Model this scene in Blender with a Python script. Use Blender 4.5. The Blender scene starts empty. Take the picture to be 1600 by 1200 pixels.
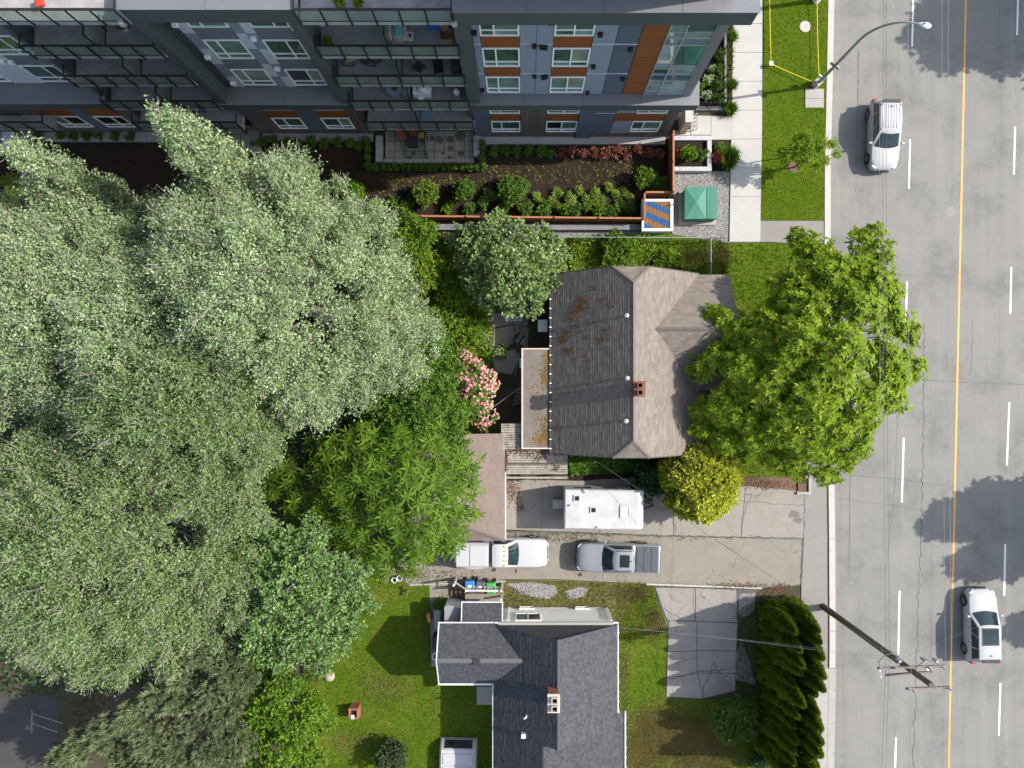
import bpy, bmesh, math, random
import numpy as np
from mathutils import Vector, Matrix

SC = bpy.context.scene
COL = SC.collection
rng = np.random.default_rng(7)
random.seed(7)

# ---------------------------------------------------------------- camera (drone looking straight down)
H, F, NX, NY = 48.0, 1152.0, 820.0, 610.0
cam_d = bpy.data.cameras.new('camera')
cam = bpy.data.objects.new('camera', cam_d)
COL.objects.link(cam)
cam.location = (0, 0, H)
cam_d.sensor_width = 36.0
cam_d.lens = 36.0 * F / 1600.0
cam_d.shift_x = -(NX - 800.0) / 1600.0
cam_d.shift_y = (NY - 600.0) / 1600.0
cam_d.clip_start = 0.5
cam_d.clip_end = 2000
SC.camera = cam

# ---------------------------------------------------------------- sky, sun, exposure
SUN_EL = math.radians(40)
SV = Vector((0.988, 0.15, 0)).normalized() * math.cos(SUN_EL) + Vector((0, 0, math.sin(SUN_EL)))
world = bpy.data.worlds.new('World')
SC.world = world
world.use_nodes = True
wn = world.node_tree
sky = wn.nodes.new('ShaderNodeTexSky')
sky.sky_type = 'NISHITA'
sky.sun_disc = False
sky.sun_elevation = SUN_EL
sky.sun_rotation = math.atan2(SV.x, SV.y)
sky.air_density = 1.0
sky.dust_density = 1.5
bg = wn.nodes['Background']
bg.inputs['Strength'].default_value = 0.15
hs = wn.nodes.new('ShaderNodeHueSaturation')
hs.inputs['Saturation'].default_value = 0.72
wn.links.new(sky.outputs[0], hs.inputs['Color'])
wn.links.new(hs.outputs[0], bg.inputs['Color'])
sd = bpy.data.lights.new('sun', 'SUN')
sd.energy = 3.6
sd.angle = math.radians(0.5)
sd.color = (1.0, 0.945, 0.86)
sun = bpy.data.objects.new('sun', sd)
COL.objects.link(sun)
sun.location = SV * 120
sun.rotation_euler = SV.to_track_quat('Z', 'Y').to_euler()
SC.view_settings.view_transform = 'Standard'
SC.view_settings.look = 'None'
SC.view_settings.gamma = 1.0
SC.view_settings.use_curve_mapping = False
SC.view_settings.exposure = 1.1
SC.render.engine = 'CYCLES'
SC.cycles.use_denoising = True
SC.cycles.max_bounces = 8
SC.cycles.diffuse_bounces = 5
SC.cycles.transparent_max_bounces = 12
SC.cycles.caustics_reflective = False
SC.cycles.caustics_refractive = False

# ---------------------------------------------------------------- survey helpers
def G(px, py, z=0.0):
    """survey point: map coordinates (24 units to the metre at ground level) -> metres at height z"""
    return ((px - NX) * (H - z) / F, (NY - py) * (H - z) / F, z)
def GX(px, z=0.0): return (px - NX) * (H - z) / F
def GY(py, z=0.0): return (NY - py) * (H - z) / F

LOC = {}
def link(o): COL.objects.link(o); return o

def tag(o, label=None, cat=None, group=None, kind=None):
    if label: o['label'] = label
    if cat: o['category'] = cat
    if group: o['group'] = group
    if kind: o['kind'] = kind
    return o

def thing(name, label, cat, loc=(0, 0, 0), group=None, kind=None):
    o = bpy.data.objects.new(name, None)
    o.empty_display_size = 0.3
    link(o)
    o.location = loc
    LOC[o.name] = Vector(loc)
    return tag(o, label, cat, group, kind)

def copy_tree(o, parent=None):
    c = o.copy()
    link(c)
    if parent is not None: c.parent = parent
    LOC[c.name] = LOC.get(o.name, Vector())
    for ch in o.children: copy_tree(ch, c)
    return c

class MB:
    """collects faces and links them as ONE mesh object"""
    def __init__(s): s.v = []; s.f = []; s.uv = {}
    def poly(s, pts, uv=None):
        n = len(s.v); s.v += [tuple(p) for p in pts]
        s.f.append(tuple(range(n, n + len(pts))))
        if uv is not None: s.uv[len(s.f) - 1] = uv
        return s
    def mesh(s, vs, fs):
        n = len(s.v); s.v += [tuple(p) for p in vs]
        s.f += [tuple(i + n for i in f) for f in fs]
        return s
    def box(s, x0, x1, y0, y1, z0, z1):
        if x0 > x1: x0, x1 = x1, x0
        if y0 > y1: y0, y1 = y1, y0
        if z0 > z1: z0, z1 = z1, z0
        return s.mesh([(x0,y0,z0),(x1,y0,z0),(x1,y1,z0),(x0,y1,z0),(x0,y0,z1),(x1,y0,z1),(x1,y1,z1),(x0,y1,z1)],
                      [(3,2,1,0),(4,5,6,7),(0,1,5,4),(1,2,6,5),(2,3,7,6),(3,0,4,7)])
    def obox(s, c, size, rz=0.0, rot=None):
        R = rot if rot is not None else Matrix.Rotation(rz, 3, 'Z')
        hx, hy, hz = size[0]/2, size[1]/2, size[2]/2
        vs = [Vector(c) + R @ Vector((sx*hx, sy*hy, sz*hz)) for sz in (-1,1) for sx, sy in ((-1,-1),(1,-1),(1,1),(-1,1))]
        return s.mesh(vs, [(3,2,1,0),(4,5,6,7),(0,1,5,4),(1,2,6,5),(2,3,7,6),(3,0,4,7)])
    def bar(s, a, b, w, h):
        a, b = Vector(a), Vector(b); d = b - a; L = d.length
        q = d.to_track_quat('X', 'Z').to_matrix()
        return s.obox((a + b) / 2, (L, w, h), rot=q)
    def prism(s, pts, z0, z1):
        n = len(pts)
        ar = sum(pts[i][0]*pts[(i+1)%n][1] - pts[(i+1)%n][0]*pts[i][1] for i in range(n))
        if ar < 0: pts = list(reversed(pts))
        vs = [(p[0], p[1], z0) for p in pts] + [(p[0], p[1], z1) for p in pts]
        return s.mesh(vs, [tuple(reversed(range(n))), tuple(range(n, 2*n))] + [(i, (i+1) % n, n + (i+1) % n, n + i) for i in range(n)])
    def tube(s, pts, r, n=6, cap=True):
        pts = [Vector(p) for p in pts]
        rs = r if isinstance(r, (list, tuple)) else [r] * len(pts)
        vs, fs = [], []
        u = None
        for i, p in enumerate(pts):
            d = (pts[min(i+1, len(pts)-1)] - pts[max(i-1, 0)]).normalized()
            if u is None: u = d.orthogonal().normalized()
            else:
                u = (u - d * u.dot(d))
                u = u.normalized() if u.length > 1e-6 else d.orthogonal().normalized()
            w = d.cross(u)
            for k in range(n):
                a = 2 * math.pi * k / n
                vs.append(p + (u * math.cos(a) + w * math.sin(a)) * rs[i])
        for i in range(len(pts) - 1):
            for k in range(n):
                fs.append((i*n + k, i*n + (k+1) % n, (i+1)*n + (k+1) % n, (i+1)*n + k))
        if cap:
            fs.append(tuple(reversed(range(n)))); fs.append(tuple(range((len(pts)-1)*n, len(pts)*n)))
        return s.mesh(vs, fs)
    def cyl(s, c, r, h, n=16, r2=None, axis='Z'):
        a = Vector(c); d = {'X': Vector((h,0,0)), 'Y': Vector((0,h,0)), 'Z': Vector((0,0,h))}[axis]
        return s.tube([a, a + d], [r, r if r2 is None else r2], n)
    def lathe(s, prof, c=(0,0,0), n=16):
        vs, fs = [], []
        for (r, z) in prof:
            for k in range(n):
                a = 2*math.pi*k/n
                vs.append((c[0] + r*math.cos(a), c[1] + r*math.sin(a), c[2] + z))
        m = len(prof)
        for i in range(m-1):
            for k in range(n): fs.append((i*n+k, i*n+(k+1)%n, (i+1)*n+(k+1)%n, (i+1)*n+k))
        fs.append(tuple(reversed(range(n)))); fs.append(tuple(range((m-1)*n, m*n)))
        return s.mesh(vs, fs)
    def loft(s, rings, cap=True):
        n = len(rings[0]); vs = [p for r in rings for p in r]; fs = []
        for i in range(len(rings)-1):
            for k in range(n): fs.append((i*n+k, i*n+(k+1)%n, (i+1)*n+(k+1)%n, (i+1)*n+k))
        if cap:
            fs.append(tuple(reversed(range(n)))); fs.append(tuple(range((len(rings)-1)*n, len(rings)*n)))
        return s.mesh(vs, fs)
    def build(s, name, mat, parent=None, smooth=False, local=False, bevel=0, loc=None, fix=False, label=None, cat=None, group=None, kind=None):
        if local: off = Vector((0, 0, 0))
        elif parent is not None: off = LOC[parent.name]
        else: off = Vector(loc) if loc is not None else Vector((0, 0, 0))
        me = bpy.data.meshes.new(name)
        me.from_pydata([(v[0]-off.x, v[1]-off.y, v[2]-off.z) for v in s.v], [], s.f)
        if s.uv:
            lay = me.uv_layers.new(name='UVMap')
            for p in me.polygons:
                u = s.uv.get(p.index)
                if u:
                    for k, li in enumerate(p.loop_indices): lay.data[li].uv = u[k]
        if mat is not None: me.materials.append(mat)
        if fix or bevel:
            bm = bmesh.new(); bm.from_mesh(me)
            if fix: bmesh.ops.recalc_face_normals(bm, faces=bm.faces)
            if bevel:
                es = [e for e in bm.edges if len(e.link_faces) == 2 and e.calc_face_angle(0) > 0.5]
                bmesh.ops.bevel(bm, geom=es, offset=bevel, segments=2, affect='EDGES', profile=0.5)
            bm.to_mesh(me); bm.free()
        if smooth:
            me.shade_smooth()
            me.set_sharp_from_angle(angle=math.radians(38 if smooth is True else smooth))
        o = bpy.data.objects.new(name, me)
        link(o)
        if parent is not None: o.parent = parent; LOC[o.name] = LOC[parent.name]
        else: o.location = off; LOC[o.name] = off
        return tag(o, label, cat, group, kind)

def np_mesh(name, V, Q, mat, parent=None, loc=None, kind=None, smooth=False):
    """V (n,3) float, Q (m,k) int -> one object"""
    off = LOC[parent.name] if parent is not None else (Vector(loc) if loc is not None else Vector((0,0,0)))
    V = V - np.array(off)
    me = bpy.data.meshes.new(name)
    m, k = Q.shape
    me.vertices.add(len(V)); me.vertices.foreach_set('co', V.astype(np.float32).ravel())
    me.loops.add(m * k); me.loops.foreach_set('vertex_index', Q.astype(np.int32).ravel())
    me.polygons.add(m)
    me.polygons.foreach_set('loop_start', np.arange(0, m*k, k, dtype=np.int32))
    try: me.polygons.foreach_set('loop_total', np.full(m, k, dtype=np.int32))
    except Exception: pass
    me.materials.append(mat)
    me.update(calc_edges=True)
    if smooth: me.shade_smooth()
    o = bpy.data.objects.new(name, me)
    link(o)
    if parent is not None: o.parent = parent; LOC[o.name] = LOC[parent.name]
    else: o.location = off; LOC[o.name] = Vector(off)
    if kind: o['kind'] = kind
    return o

# ---------------------------------------------------------------- materials
MATS = {}
def lin(c):
    return tuple(((x/255)/12.92 if x/255 <= 0.04045 else (((x/255)+0.055)/1.055)**2.4) for x in c)

class NT:
    def __init__(s, name):
        s.m = bpy.data.materials.new(name); s.m.use_nodes = True
        s.t = s.m.node_tree; s.b = s.t.nodes['Principled BSDF']; s.out = s.t.nodes['Material Output']
        MATS[name] = s.m
    def n(s, typ, **kw):
        x = s.t.nodes.new(typ)
        for k, v in kw.items(): setattr(x, k, v)
        return x
    def l(s, a, b): s.t.links.new(a, b)
    def coord(s, which='Object', scale=(1,1,1), rot=(0,0,0)):
        if which == 'World': o = s.n('ShaderNodeNewGeometry').outputs['Position']
        else: o = s.n('ShaderNodeTexCoord').outputs[which]
        if scale != (1,1,1) or rot != (0,0,0):
            mp = s.n('ShaderNodeMapping'); mp.inputs['Scale'].default_value = scale; mp.inputs['Rotation'].default_value = rot
            s.l(o, mp.inputs[0]); o = mp.outputs[0]
        return o
    def noise(s, co, scale, detail=4, rough=0.6, dist=0):
        x = s.n('ShaderNodeTexNoise'); x.inputs['Scale'].default_value = scale; x.inputs['Detail'].default_value = detail
        x.inputs['Roughness'].default_value = rough; x.inputs['Distortion'].default_value = dist
        s.l(co, x.inputs['Vector']); return x.outputs['Fac']
    def ramp(s, fac, stops, interp='LINEAR'):
        x = s.n('ShaderNodeValToRGB'); x.color_ramp.interpolation = interp
        e = x.color_ramp.elements
        while len(e) < len(stops): e.new(0.5)
        for k, (p, c) in enumerate(stops):
            e[k].position = p; e[k].color = (*c, 1) if len(c) == 3 else c
        s.l(fac, x.inputs[0]); return x.outputs[0]
    def mix(s, fac, a, b, mode='MIX'):
        x = s.n('ShaderNodeMix', data_type='RGBA', blend_type=mode)
        for sock, v in ((x.inputs[0], fac), (x.inputs[6], a), (x.inputs[7], b)):
            if isinstance(v, (int, float)): sock.default_value = v
            elif isinstance(v, tuple): sock.default_value = (*v, 1)
            else: s.l(v, sock)
        return x.outputs[2]
    def bump(s, h, strength=0.4, dist=0.02):
        x = s.n('ShaderNodeBump'); x.inputs['Strength'].default_value = strength; x.inputs['Distance'].default_value = dist
        s.l(h, x.inputs['Height']); s.l(x.outputs[0], s.b.inputs['Normal']); return x
    def base(s, c):
        if isinstance(c, tuple): s.b.inputs['Base Color'].default_value = (*c, 1)
        else: s.l(c, s.b.inputs['Base Color'])
    def set(s, rough=None, metal=None, spec=None, coat=None, alpha=None):
        if rough is not None: s.b.inputs['Roughness'].default_value = rough
        if metal is not None: s.b.inputs['Metallic'].default_value = metal
        if spec is not None: s.b.inputs['Specular IOR Level'].default_value = spec
        if coat is not None: s.b.inputs['Coat Weight'].default_value = coat; s.b.inputs['Coat Roughness'].default_value = 0.04
        if alpha is not None: s.b.inputs['Alpha'].default_value = alpha

def mul(c, k): return tuple(min(x*k, 1) for x in c)

def M(name, col, rough=0.7, var=0.15, scale=6, spec=0.4, metal=0, bump=0, bscale=40, dirt=None, dscale=0.8, damt=0.5, coords='Object', coat=None):
    if name in MATS: return MATS[name]
    t = NT(name); co = t.coord(coords)
    c = t.ramp(t.noise(co, scale, 5, 0.65), [(0.25, mul(col, 1-var)), (0.75, mul(col, 1+var))])
    if dirt is not None:
        f = t.ramp(t.noise(co, dscale, 6, 0.7), [(0.45, (0,0,0)), (0.75, (damt,damt,damt))])
        c = t.mix(f, c, dirt)
    t.base(c); t.set(rough, metal, spec, coat)
    if bump: t.bump(t.noise(co, bscale, 4), bump)
    return t.m

def leafmat(name, stops, trans=0.3, rough=0.5, spec=0.3):
    spec = spec*.5; rough = min(1, rough+.08)
    """leaf colours vary from leaf to leaf"""
    t = NT(name)
    isl = t.n('ShaderNodeNewGeometry').outputs['Random Per Island']
    n = len(stops)
    c = t.ramp(isl, [(i/(max(n-1, 1)), s) for i, s in enumerate(stops)])
    co = t.coord('World')
    big = t.ramp(t.noise(co, 0.55, 3), [(0.3, (0.78,0.8,0.78)), (0.7, (1.18,1.15,1.1))])
    c = t.mix(1.0, c, big, 'MULTIPLY')
    t.base(c); t.set(rough, 0, spec)
    tr = t.n('ShaderNodeBsdfTranslucent'); t.l(t.mix(1.0, c, (1.25,1.3,0.7), 'MULTIPLY'), tr.inputs[0])
    ms = t.n('ShaderNodeMixShader'); ms.inputs[0].default_value = trans
    t.l(t.b.outputs[0], ms.inputs[1]); t.l(tr.outputs[0], ms.inputs[2]); t.l(ms.outputs[0], t.out.inputs['Surface'])
    return t.m

def glassmat(name, tint, rough=0.04, spec=0.9):
    t = NT(name); co = t.coord('Object')
    c = t.ramp(t.noise(co, 0.9, 3), [(0.3, mul(tint, 0.6)), (0.7, mul(tint, 1.3))])
    t.base(c); t.set(rough, 0, spec)
    return t.m
# ================================================================= GROUND MATERIALS
t = NT('road_asphalt'); co = t.coord('World')
streak = t.noise(t.coord('World', (1.1, 0.012, 1)), 1.6, 5, 0.7)
fine = t.noise(co, 22, 3, 0.8)
c = t.ramp(streak, [(0.26, (.118,.114,.105)), (0.42, (.172,.167,.154)), (0.58, (.19,.184,.17)), (0.74, (.238,.228,.206))])
c = t.mix(0.5, c, t.ramp(fine, [(0.3, (.125,.122,.115)), (0.7, (.25,.243,.225))]))
blot = t.ramp(t.noise(co, 0.35, 6, 0.7), [(0.36, (.8,.8,.81)), (0.5, (1,1,1)), (0.7, (1.1,1.09,1.06))])
t.base(t.mix(1.0, c, blot, 'MULTIPLY')); t.set(0.85, 0, 0.3); t.bump(t.noise(co, 60, 2), 0.25, 0.01)
m_road = t.m

def asphalt_like(name, a, b, crack, cscale, cw=0.02, stain=(.12,.1,.08), fine_amt=.4):
    t = NT(name); co = t.coord('World')
    c = t.ramp(t.noise(co, 0.8, 6, 0.7), [(0.3, a), (0.7, b)])
    c = t.mix(fine_amt, c, t.ramp(t.noise(co, 26, 3, 0.8), [(0.3, mul(a, .7)), (0.7, mul(b, 1.25))]))
    st = t.ramp(t.noise(co, 0.55, 6, 0.75), [(0.52, (0,0,0)), (0.8, (.75,.75,.75))])
    c = t.mix(st, c, stain)
    if crack:
        v = t.n('ShaderNodeTexVoronoi', feature='DISTANCE_TO_EDGE'); v.inputs['Scale'].default_value = cscale
        wob = t.n('ShaderNodeVectorMath', operation='ADD')
        nz = t.n('ShaderNodeTexNoise'); nz.inputs['Scale'].default_value = 1.3; nz.inputs['Detail'].default_value = 5
        t.l(co, nz.inputs['Vector']); t.l(co, wob.inputs[0]); t.l(nz.outputs['Color'], wob.inputs[1]); t.l(wob.outputs[0], v.inputs['Vector'])
        f = t.ramp(v.outputs['Distance'], [(0.0, (.85,.85,.85)), (cw, (0,0,0))])
        gate = t.ramp(t.noise(co, 0.4, 3), [(0.48, (0,0,0)), (0.56, (1,1,1))])
        c = t.mix(t.mix(1.0, f, gate, 'MULTIPLY'), c, crack)
    t.base(c); t.set(0.88, 0, 0.25); t.bump(t.noise(co, 45, 3), 0.3, 0.01)
    return t.m
m_lane = asphalt_like('lane_asphalt', (.165,.15,.13), (.235,.21,.175), (.06,.055,.048), 0.8, 0.016, (.23,.18,.125))
m_drive = asphalt_like('driveway_concrete', (.2,.183,.16), (.265,.243,.213), (.09,.08,.07), 0.34, 0.006, (.19,.16,.135))
m_pad = asphalt_like('pad_concrete', (.18,.168,.15), (.26,.243,.22), (.045,.04,.035), 0.5, 0.012, (.105,.09,.078))
m_walk = asphalt_like('sidewalk_concrete', (.345,.335,.312), (.39,.38,.355), None, 1, stain=(.31,.3,.275), fine_amt=.2)
m_kerb = asphalt_like('kerb_concrete', (.36,.34,.31), (.43,.405,.37), None, 1, stain=(.3,.24,.19))
m_path = asphalt_like('path_asphalt', (.185,.174,.16), (.232,.218,.2), None, 1, stain=(.17,.16,.15))
m_oldwalk = asphalt_like('old_sidewalk_concrete', (.27,.26,.24), (.33,.315,.29), None, 1, stain=(.22,.2,.18))
m_patio = asphalt_like('patio_concrete', (.17,.165,.135), (.27,.26,.215), None, 1, stain=(.075,.075,.055))
m_oldpatio = asphalt_like('old_patio_concrete', (.16,.15,.125), (.25,.23,.19), (.05,.045,.035), 0.5, 0.012, (.06,.055,.045))

def groundmat(name, stops, big, bigs=0.5, fine=9, bump=0.6, bsc=30):
    t = NT(name); co = t.coord('World')
    c = t.ramp(t.noise(co, fine, 6, 0.75), [(0.25 + 0.5*i/(len(stops)-1), s) for i, s in enumerate(stops)])
    f = t.ramp(t.noise(co, bigs, 5, 0.65), [(0.44, (0,0,0)), (0.7, (.8,.8,.8))])
    t.base(t.mix(f, c, big)); t.set(1.0, 0, 0.03); t.bump(t.noise(co, bsc, 4), bump, 0.04)
    return t.m
m_grass = groundmat('lawn_turf', [(.042,.07,.005), (.064,.11,.008), (.095,.145,.012)], (.12,.13,.022))
m_verge = groundmat('verge_turf', [(.042,.072,.005), (.066,.108,.007), (.092,.138,.012)], (.09,.118,.012))
m_dry = groundmat('dry_grass', [(.07,.07,.02), (.13,.115,.045), (.2,.16,.075)], (.075,.1,.018), 0.7)
m_soil = groundmat('bark_mulch', [(.008,.006,.005), (.026,.019,.014), (.06,.043,.032)], (.034,.025,.019), 0.6, 14, 1.0, 22)
m_dirt = groundmat('bare_earth', [(.035,.029,.021), (.07,.058,.043), (.115,.096,.07)], (.035,.045,.015), 0.4)
m_leaflit = groundmat('leaf_litter', [(.07,.04,.025), (.15,.095,.065), (.25,.17,.12)], (.1,.08,.05), 0.8, 16, 1.0, 25)
t = NT('gravel'); co = t.coord('World')
v = t.n('ShaderNodeTexVoronoi'); v.inputs['Scale'].default_value = 24; t.l(co, v.inputs['Vector'])
sp = t.n('ShaderNodeSeparateColor'); t.l(v.outputs['Color'], sp.inputs[0])
t.base(t.ramp(sp.outputs[0], [(0, (.07,.07,.07)), (.5, (.18,.175,.17)), (1, (.34,.32,.3))])); t.set(0.85, 0, 0.3); t.bump(v.outputs['Distance'], 0.8, 0.03)
m_gravel = t.m
m_white = M('road_paint_white', (.72,.71,.68), .7, .12, 30, dirt=(.4,.39,.37), dscale=6, damt=.6, coords='World')
m_yellow = M('road_paint_yellow', (.62,.33,.075), .7, .15, 20, dirt=(.35,.24,.12), dscale=5, damt=.5, coords='World')
m_tar = M('tar_and_dark_line', (.075,.073,.07), .8, .3, 20, coords='World')

def sheet(name, pts, z, mat, kind='structure', parent=None, thick=None, zpx=None):
    """flat ground sheet from surveyed outline points"""
    P = [G(x, y)[:2] for x, y in pts]
    b = MB()
    if thick: b.prism(P, z - thick, z)
    else:
        ar = sum(P[i][0]*P[(i+1)%len(P)][1] - P[(i+1)%len(P)][0]*P[i][1] for i in range(len(P)))
        if ar < 0: P = P[::-1]
        b.poly([(p[0], p[1], z) for p in P])
    return b.build(name, mat, parent, kind=kind if parent is None else None)

# ================================================================= GROUND, ROAD, PAVEMENTS
MB().poly([(-400,-400,-.004),(400,-400,-.004),(400,400,-.004),(-400,400,-.004)]).build('ground', m_dirt, kind='structure')
kerb_line = [(1312,-1400),(1303,0),(1299.5,150),(1296,300),(1297,480),(1300,600),(1302,690),(1303.5,830),(1304.5,945),(1304,1043)]
def kx(y):
    for (x0,y0),(x1,y1) in zip(kerb_line, kerb_line[1:]):
        if y0 <= y <= y1: return x0 + (x1-x0)*(y-y0)/(y1-y0)
    return kerb_line[-1][0] - (y-1043)*0.02
road = sheet('road', kerb_line + [(1301,1200),(1296,1500),(1280,2700),(1710,2700),(1740,-1400)], .006, m_road)
# painted markings
def mark(name, a, b, w, mat, z=.011):
    (x0,y0),(x1,y1) = G(*a)[:2], G(*b)[:2]
    d = Vector((x1-x0, y1-y0)).normalized(); n = Vector((-d.y, d.x)) * w/2
    return MB().poly([(x0+n.x,y0+n.y,z),(x0-n.x,y0-n.y,z),(x1-n.x,y1-n.y,z),(x1+n.x,y1+n.y,z)]).build(name, mat, road, fix=False)
def yx(y): return 1509 - y*0.0225 if y < 860 else 1489.6 - (y-860)*0.021
for y0 in range(-1400, 2600, 200): mark('centre_line', (yx(y0+200), y0+200), (yx(y0), y0), .125, m_yellow)
for a, b in [((1427,-5),(1425,73)),((1422,218),(1420,295)),((1417,440),(1415,515)),((1412,684),(1409,785)),((1405.5,923),(1403.5,1023)),((1400,1152),(1397,1250)),((1436,-240),(1433,-160)),((1391,1390),(1388,1480))]:
    mark('lane_dash', b, a, .115, m_white)
for a, b in [((1591,-22),(1589,55)),((1586,198),(1584,273)),((1580,417),(1578.5,490)),((1577,629),(1573,727)),((1570.5,850),(1569,931)),((1563,1067),(1560.5,1150)),((1594,-240),(1593,-160)),((1556,1280),(1554,1360))]:
    mark('lane_dash', b, a, .115, m_white)
# cracks, seams and thin dark lines on the asphalt
def crack(pts, w, z=.0085, wob=.05, name='crack_and_dark_line', par=None, mat=None):
    P = [Vector(G(*p)[:2]) for p in pts]; Q = []
    for a, b in zip(P, P[1:]):
        n = max(2, int((b-a).length/.22))
        for i in range(n): Q.append(a.lerp(b, i/n) + Vector((random.gauss(0, wob), random.gauss(0, wob))))
    Q.append(P[-1]); bld = MB(); vs = []; fs = []
    for i, q in enumerate(Q):
        d = (Q[min(i+1, len(Q)-1)] - Q[max(i-1, 0)]).normalized(); n = Vector((-d.y, d.x)) * w*.5*random.uniform(.5, 1.3)
        vs += [(q.x+n.x, q.y+n.y, z), (q.x-n.x, q.y-n.y, z)]
        if i: k = 2*i; fs.append((k-2, k-1, k+1, k))
    return bld.mesh(vs, fs).build(name, mat or m_tar, par or road)
crack([(1444,505),(1443,640),(1441,760),(1438,850),(1434,960),(1431,1040),(1430,1100),(1427,1200),(1424,1300)], .055, wob=.05)
crack([(1402,610),(1401,690),(1398,760),(1384,900)], .022, wob=.03)
crack([(1328,744),(1327,860)], .035, wob=.012)
crack([(1326.5,860),(1326,915)], .02, wob=.012)
crack([(1341,80),(1340.5,120),(1340,170)], .05, wob=.015); crack([(1339,170),(1337,300)], .022, wob=.012)
crack([(1520,500),(1518,560),(1516,595)], .03, wob=.04)
crack([(1430,594),(1500,597),(1600,601),(1690,604)], .032, wob=.02)
crack([(1375,430),(1440,431),(1480,432)], .02, wob=.02)
crack([(1305,741),(1400,748),(1500,763)], .026, wob=.01)  # thin dark line slanting across the lanes
crack([(1304,778),(1400,790),(1440,798)], .02, wob=.01)  # second thin dark line across the lanes, a little lower
crack([(1502,665),(1506,690)], .02, wob=.03)
MB().cyl((*G(1484,331)[:2], .004), .34, .006, 24).build('manhole_cover', M('cast_iron', (.17,.165,.16), .6, .2, 20), road)
MB().box(*[GX(1292), GX(1300)], *[GY(371), GY(386)], .004, .012).build('storm_grate', M('grate_iron', (.07,.065,.06), .6, .3, 40), road)
# kerb: cast stretches with joints between them
kerb = sheet('kerb', [(x-9, y) for x, y in kerb_line] + [(x-.6, y) for x, y in reversed(kerb_line)], .055, m_kerb)
y = -620
while y < 1040:
    y2 = min(y + 146, 1043)
    xa, xb = kx(y+1), kx(y2-1)
    sheet('kerb_stone', [(xa-9.2, y+.4),(xa, y+.4),(xb, y2-.4),(xb-9.2, y2-.4)], .125, m_kerb, parent=kerb, thick=.13)
    y = y2
# grass verge along the kerb and the walks
sheet('verge', [(1193,-700),(kx(0)-9.5+6,-700),(kx(0)-9.5,0),(kx(150)-9.5,150),(kx(300)-9.5,300),(kx(345)-9.5,345),(1187.5,345),(1190,200)], .1, m_verge, thick=.1)
sidewalk = sheet('sidewalk', [(1145.5,-700),(1192,-700),(1191,170),(1187,378.5),(1139,378.5),(1143.5,170)], .06, m_kerb)
ys = [-682 + 45*i for i in range(24)] 
ys = [y for y in ys if y < 350] + [378]
for a, b in zip(ys, ys[1:]):
    f = lambda y: (1145.5 - max(0, y-20)*.0175, 1192.5 - max(0, y-20)*.0145)
    (l0, r0), (l1, r1) = f(a), f(b)
    sheet('paving_slab', [(l0, a+.35),(r0, a+.35),(r1, b-.35),(l1, b-.35)], .1, m_walk, parent=sidewalk, thick=.06)
entry = sheet('entry_walk', [(1078,181),(1143,182),(1143,219),(1110,219),(1110,212),(1052,212),(1052,205),(1078,203)], .06, m_kerb)
for (a, b) in [((1079,182),(1110,211)),((1110.6,182.5),(1143,218.5))]:
    sheet('paving_slab', [(a[0],a[1]),(b[0],a[1]),(b[0],b[1]),(a[0],b[1])], .095, m_walk, parent=entry, thick=.05)
sheet('asphalt_path', [(1187.6,345.5),(kx(345)-9.6,345.5),(kx(378)-9.6,380),(1230,380),(1205,378.5),(1187.6,378.5)], .085, m_path, thick=.085)
sheet('side_path', [(1262,640),(kx(640)-9.6,640),(kx(800)-9.6,800),(kx(945)-9.6,945),(kx(1043)-9.6,1043.5),(1273,1043.5),(1251,960),(1252,915),(1256,840),(1257,770)], .045, m_path, thick=.045)
lower_walk = sheet('lower_sidewalk', [(1271,1044),(1303,1044),(1300,1200),(1292,1700),(1258,1700),(1268,1200)], .03, m_kerb)
for a, b in zip([1044,1079,1128,1176,1224,1272,1320], [1079,1128,1176,1224,1272,1320,1368]):
    f = lambda y: 1303 - (y-1044)*.02
    sheet('paving_slab', [(f(a)-31.5, a+.4),(f(a)-8.5, a+.4),(f(b)-8.5, b-.4),(f(b)-31.5, b-.4)], .05, m_oldwalk, parent=lower_walk, thick=.04)
    sheet('gutter_slab', [(f(a)-7.8, a+.4),(f(a)+3, a+.4),(f(b)+3, b-.4),(f(b)-7.8, b-.4)], .045, m_oldwalk, parent=lower_walk, thick=.04)
# shared asphalt lane and concrete driveways
sheet('lane', [(600,892),(640,868),(700,848),(790,832),(1003,832),(1258,838),(1253,914),(1190,918),(1010,912),(870,905),(790,905),(700,913),(640,913)], .02, m_lane)
drive = sheet('driveway', [(788,748),(890,752),(1010,745),(1259,768),(1257,840.5),(1003,835),(788,827)], .03, m_pad)
for q in [[(789,749),(846,750),(846,828),(789,826.5)], [(847,750),(936,752),(936,831.5),(847,828)], [(937,752),(1010,745.5),(1048,751),(1052,836),(1003,834.5),(937,831.6)],
          [(1049,751),(1164,761),(1157,839),(1053,836)], [(1165,761),(1258,768.5),(1256.5,840),(1158,839)]]:
    sheet('drive_slab', q, .055, m_drive, parent=drive, thick=.03)
for pts, w in [([(1163,772),(1175,772),(1166,790),(1160,810),(1158,836)], .05), ([(1158,784),(1185,784),(1215,788),(1256,788)], .035), ([(1050,800),(1054,815),(1055,832)], .04), ([(1190,770),(1178,776)], .045), ([(850,752),(880,780)], .02)]:
    crack(pts, w, .059, .03, 'slab_crack', drive)
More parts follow.
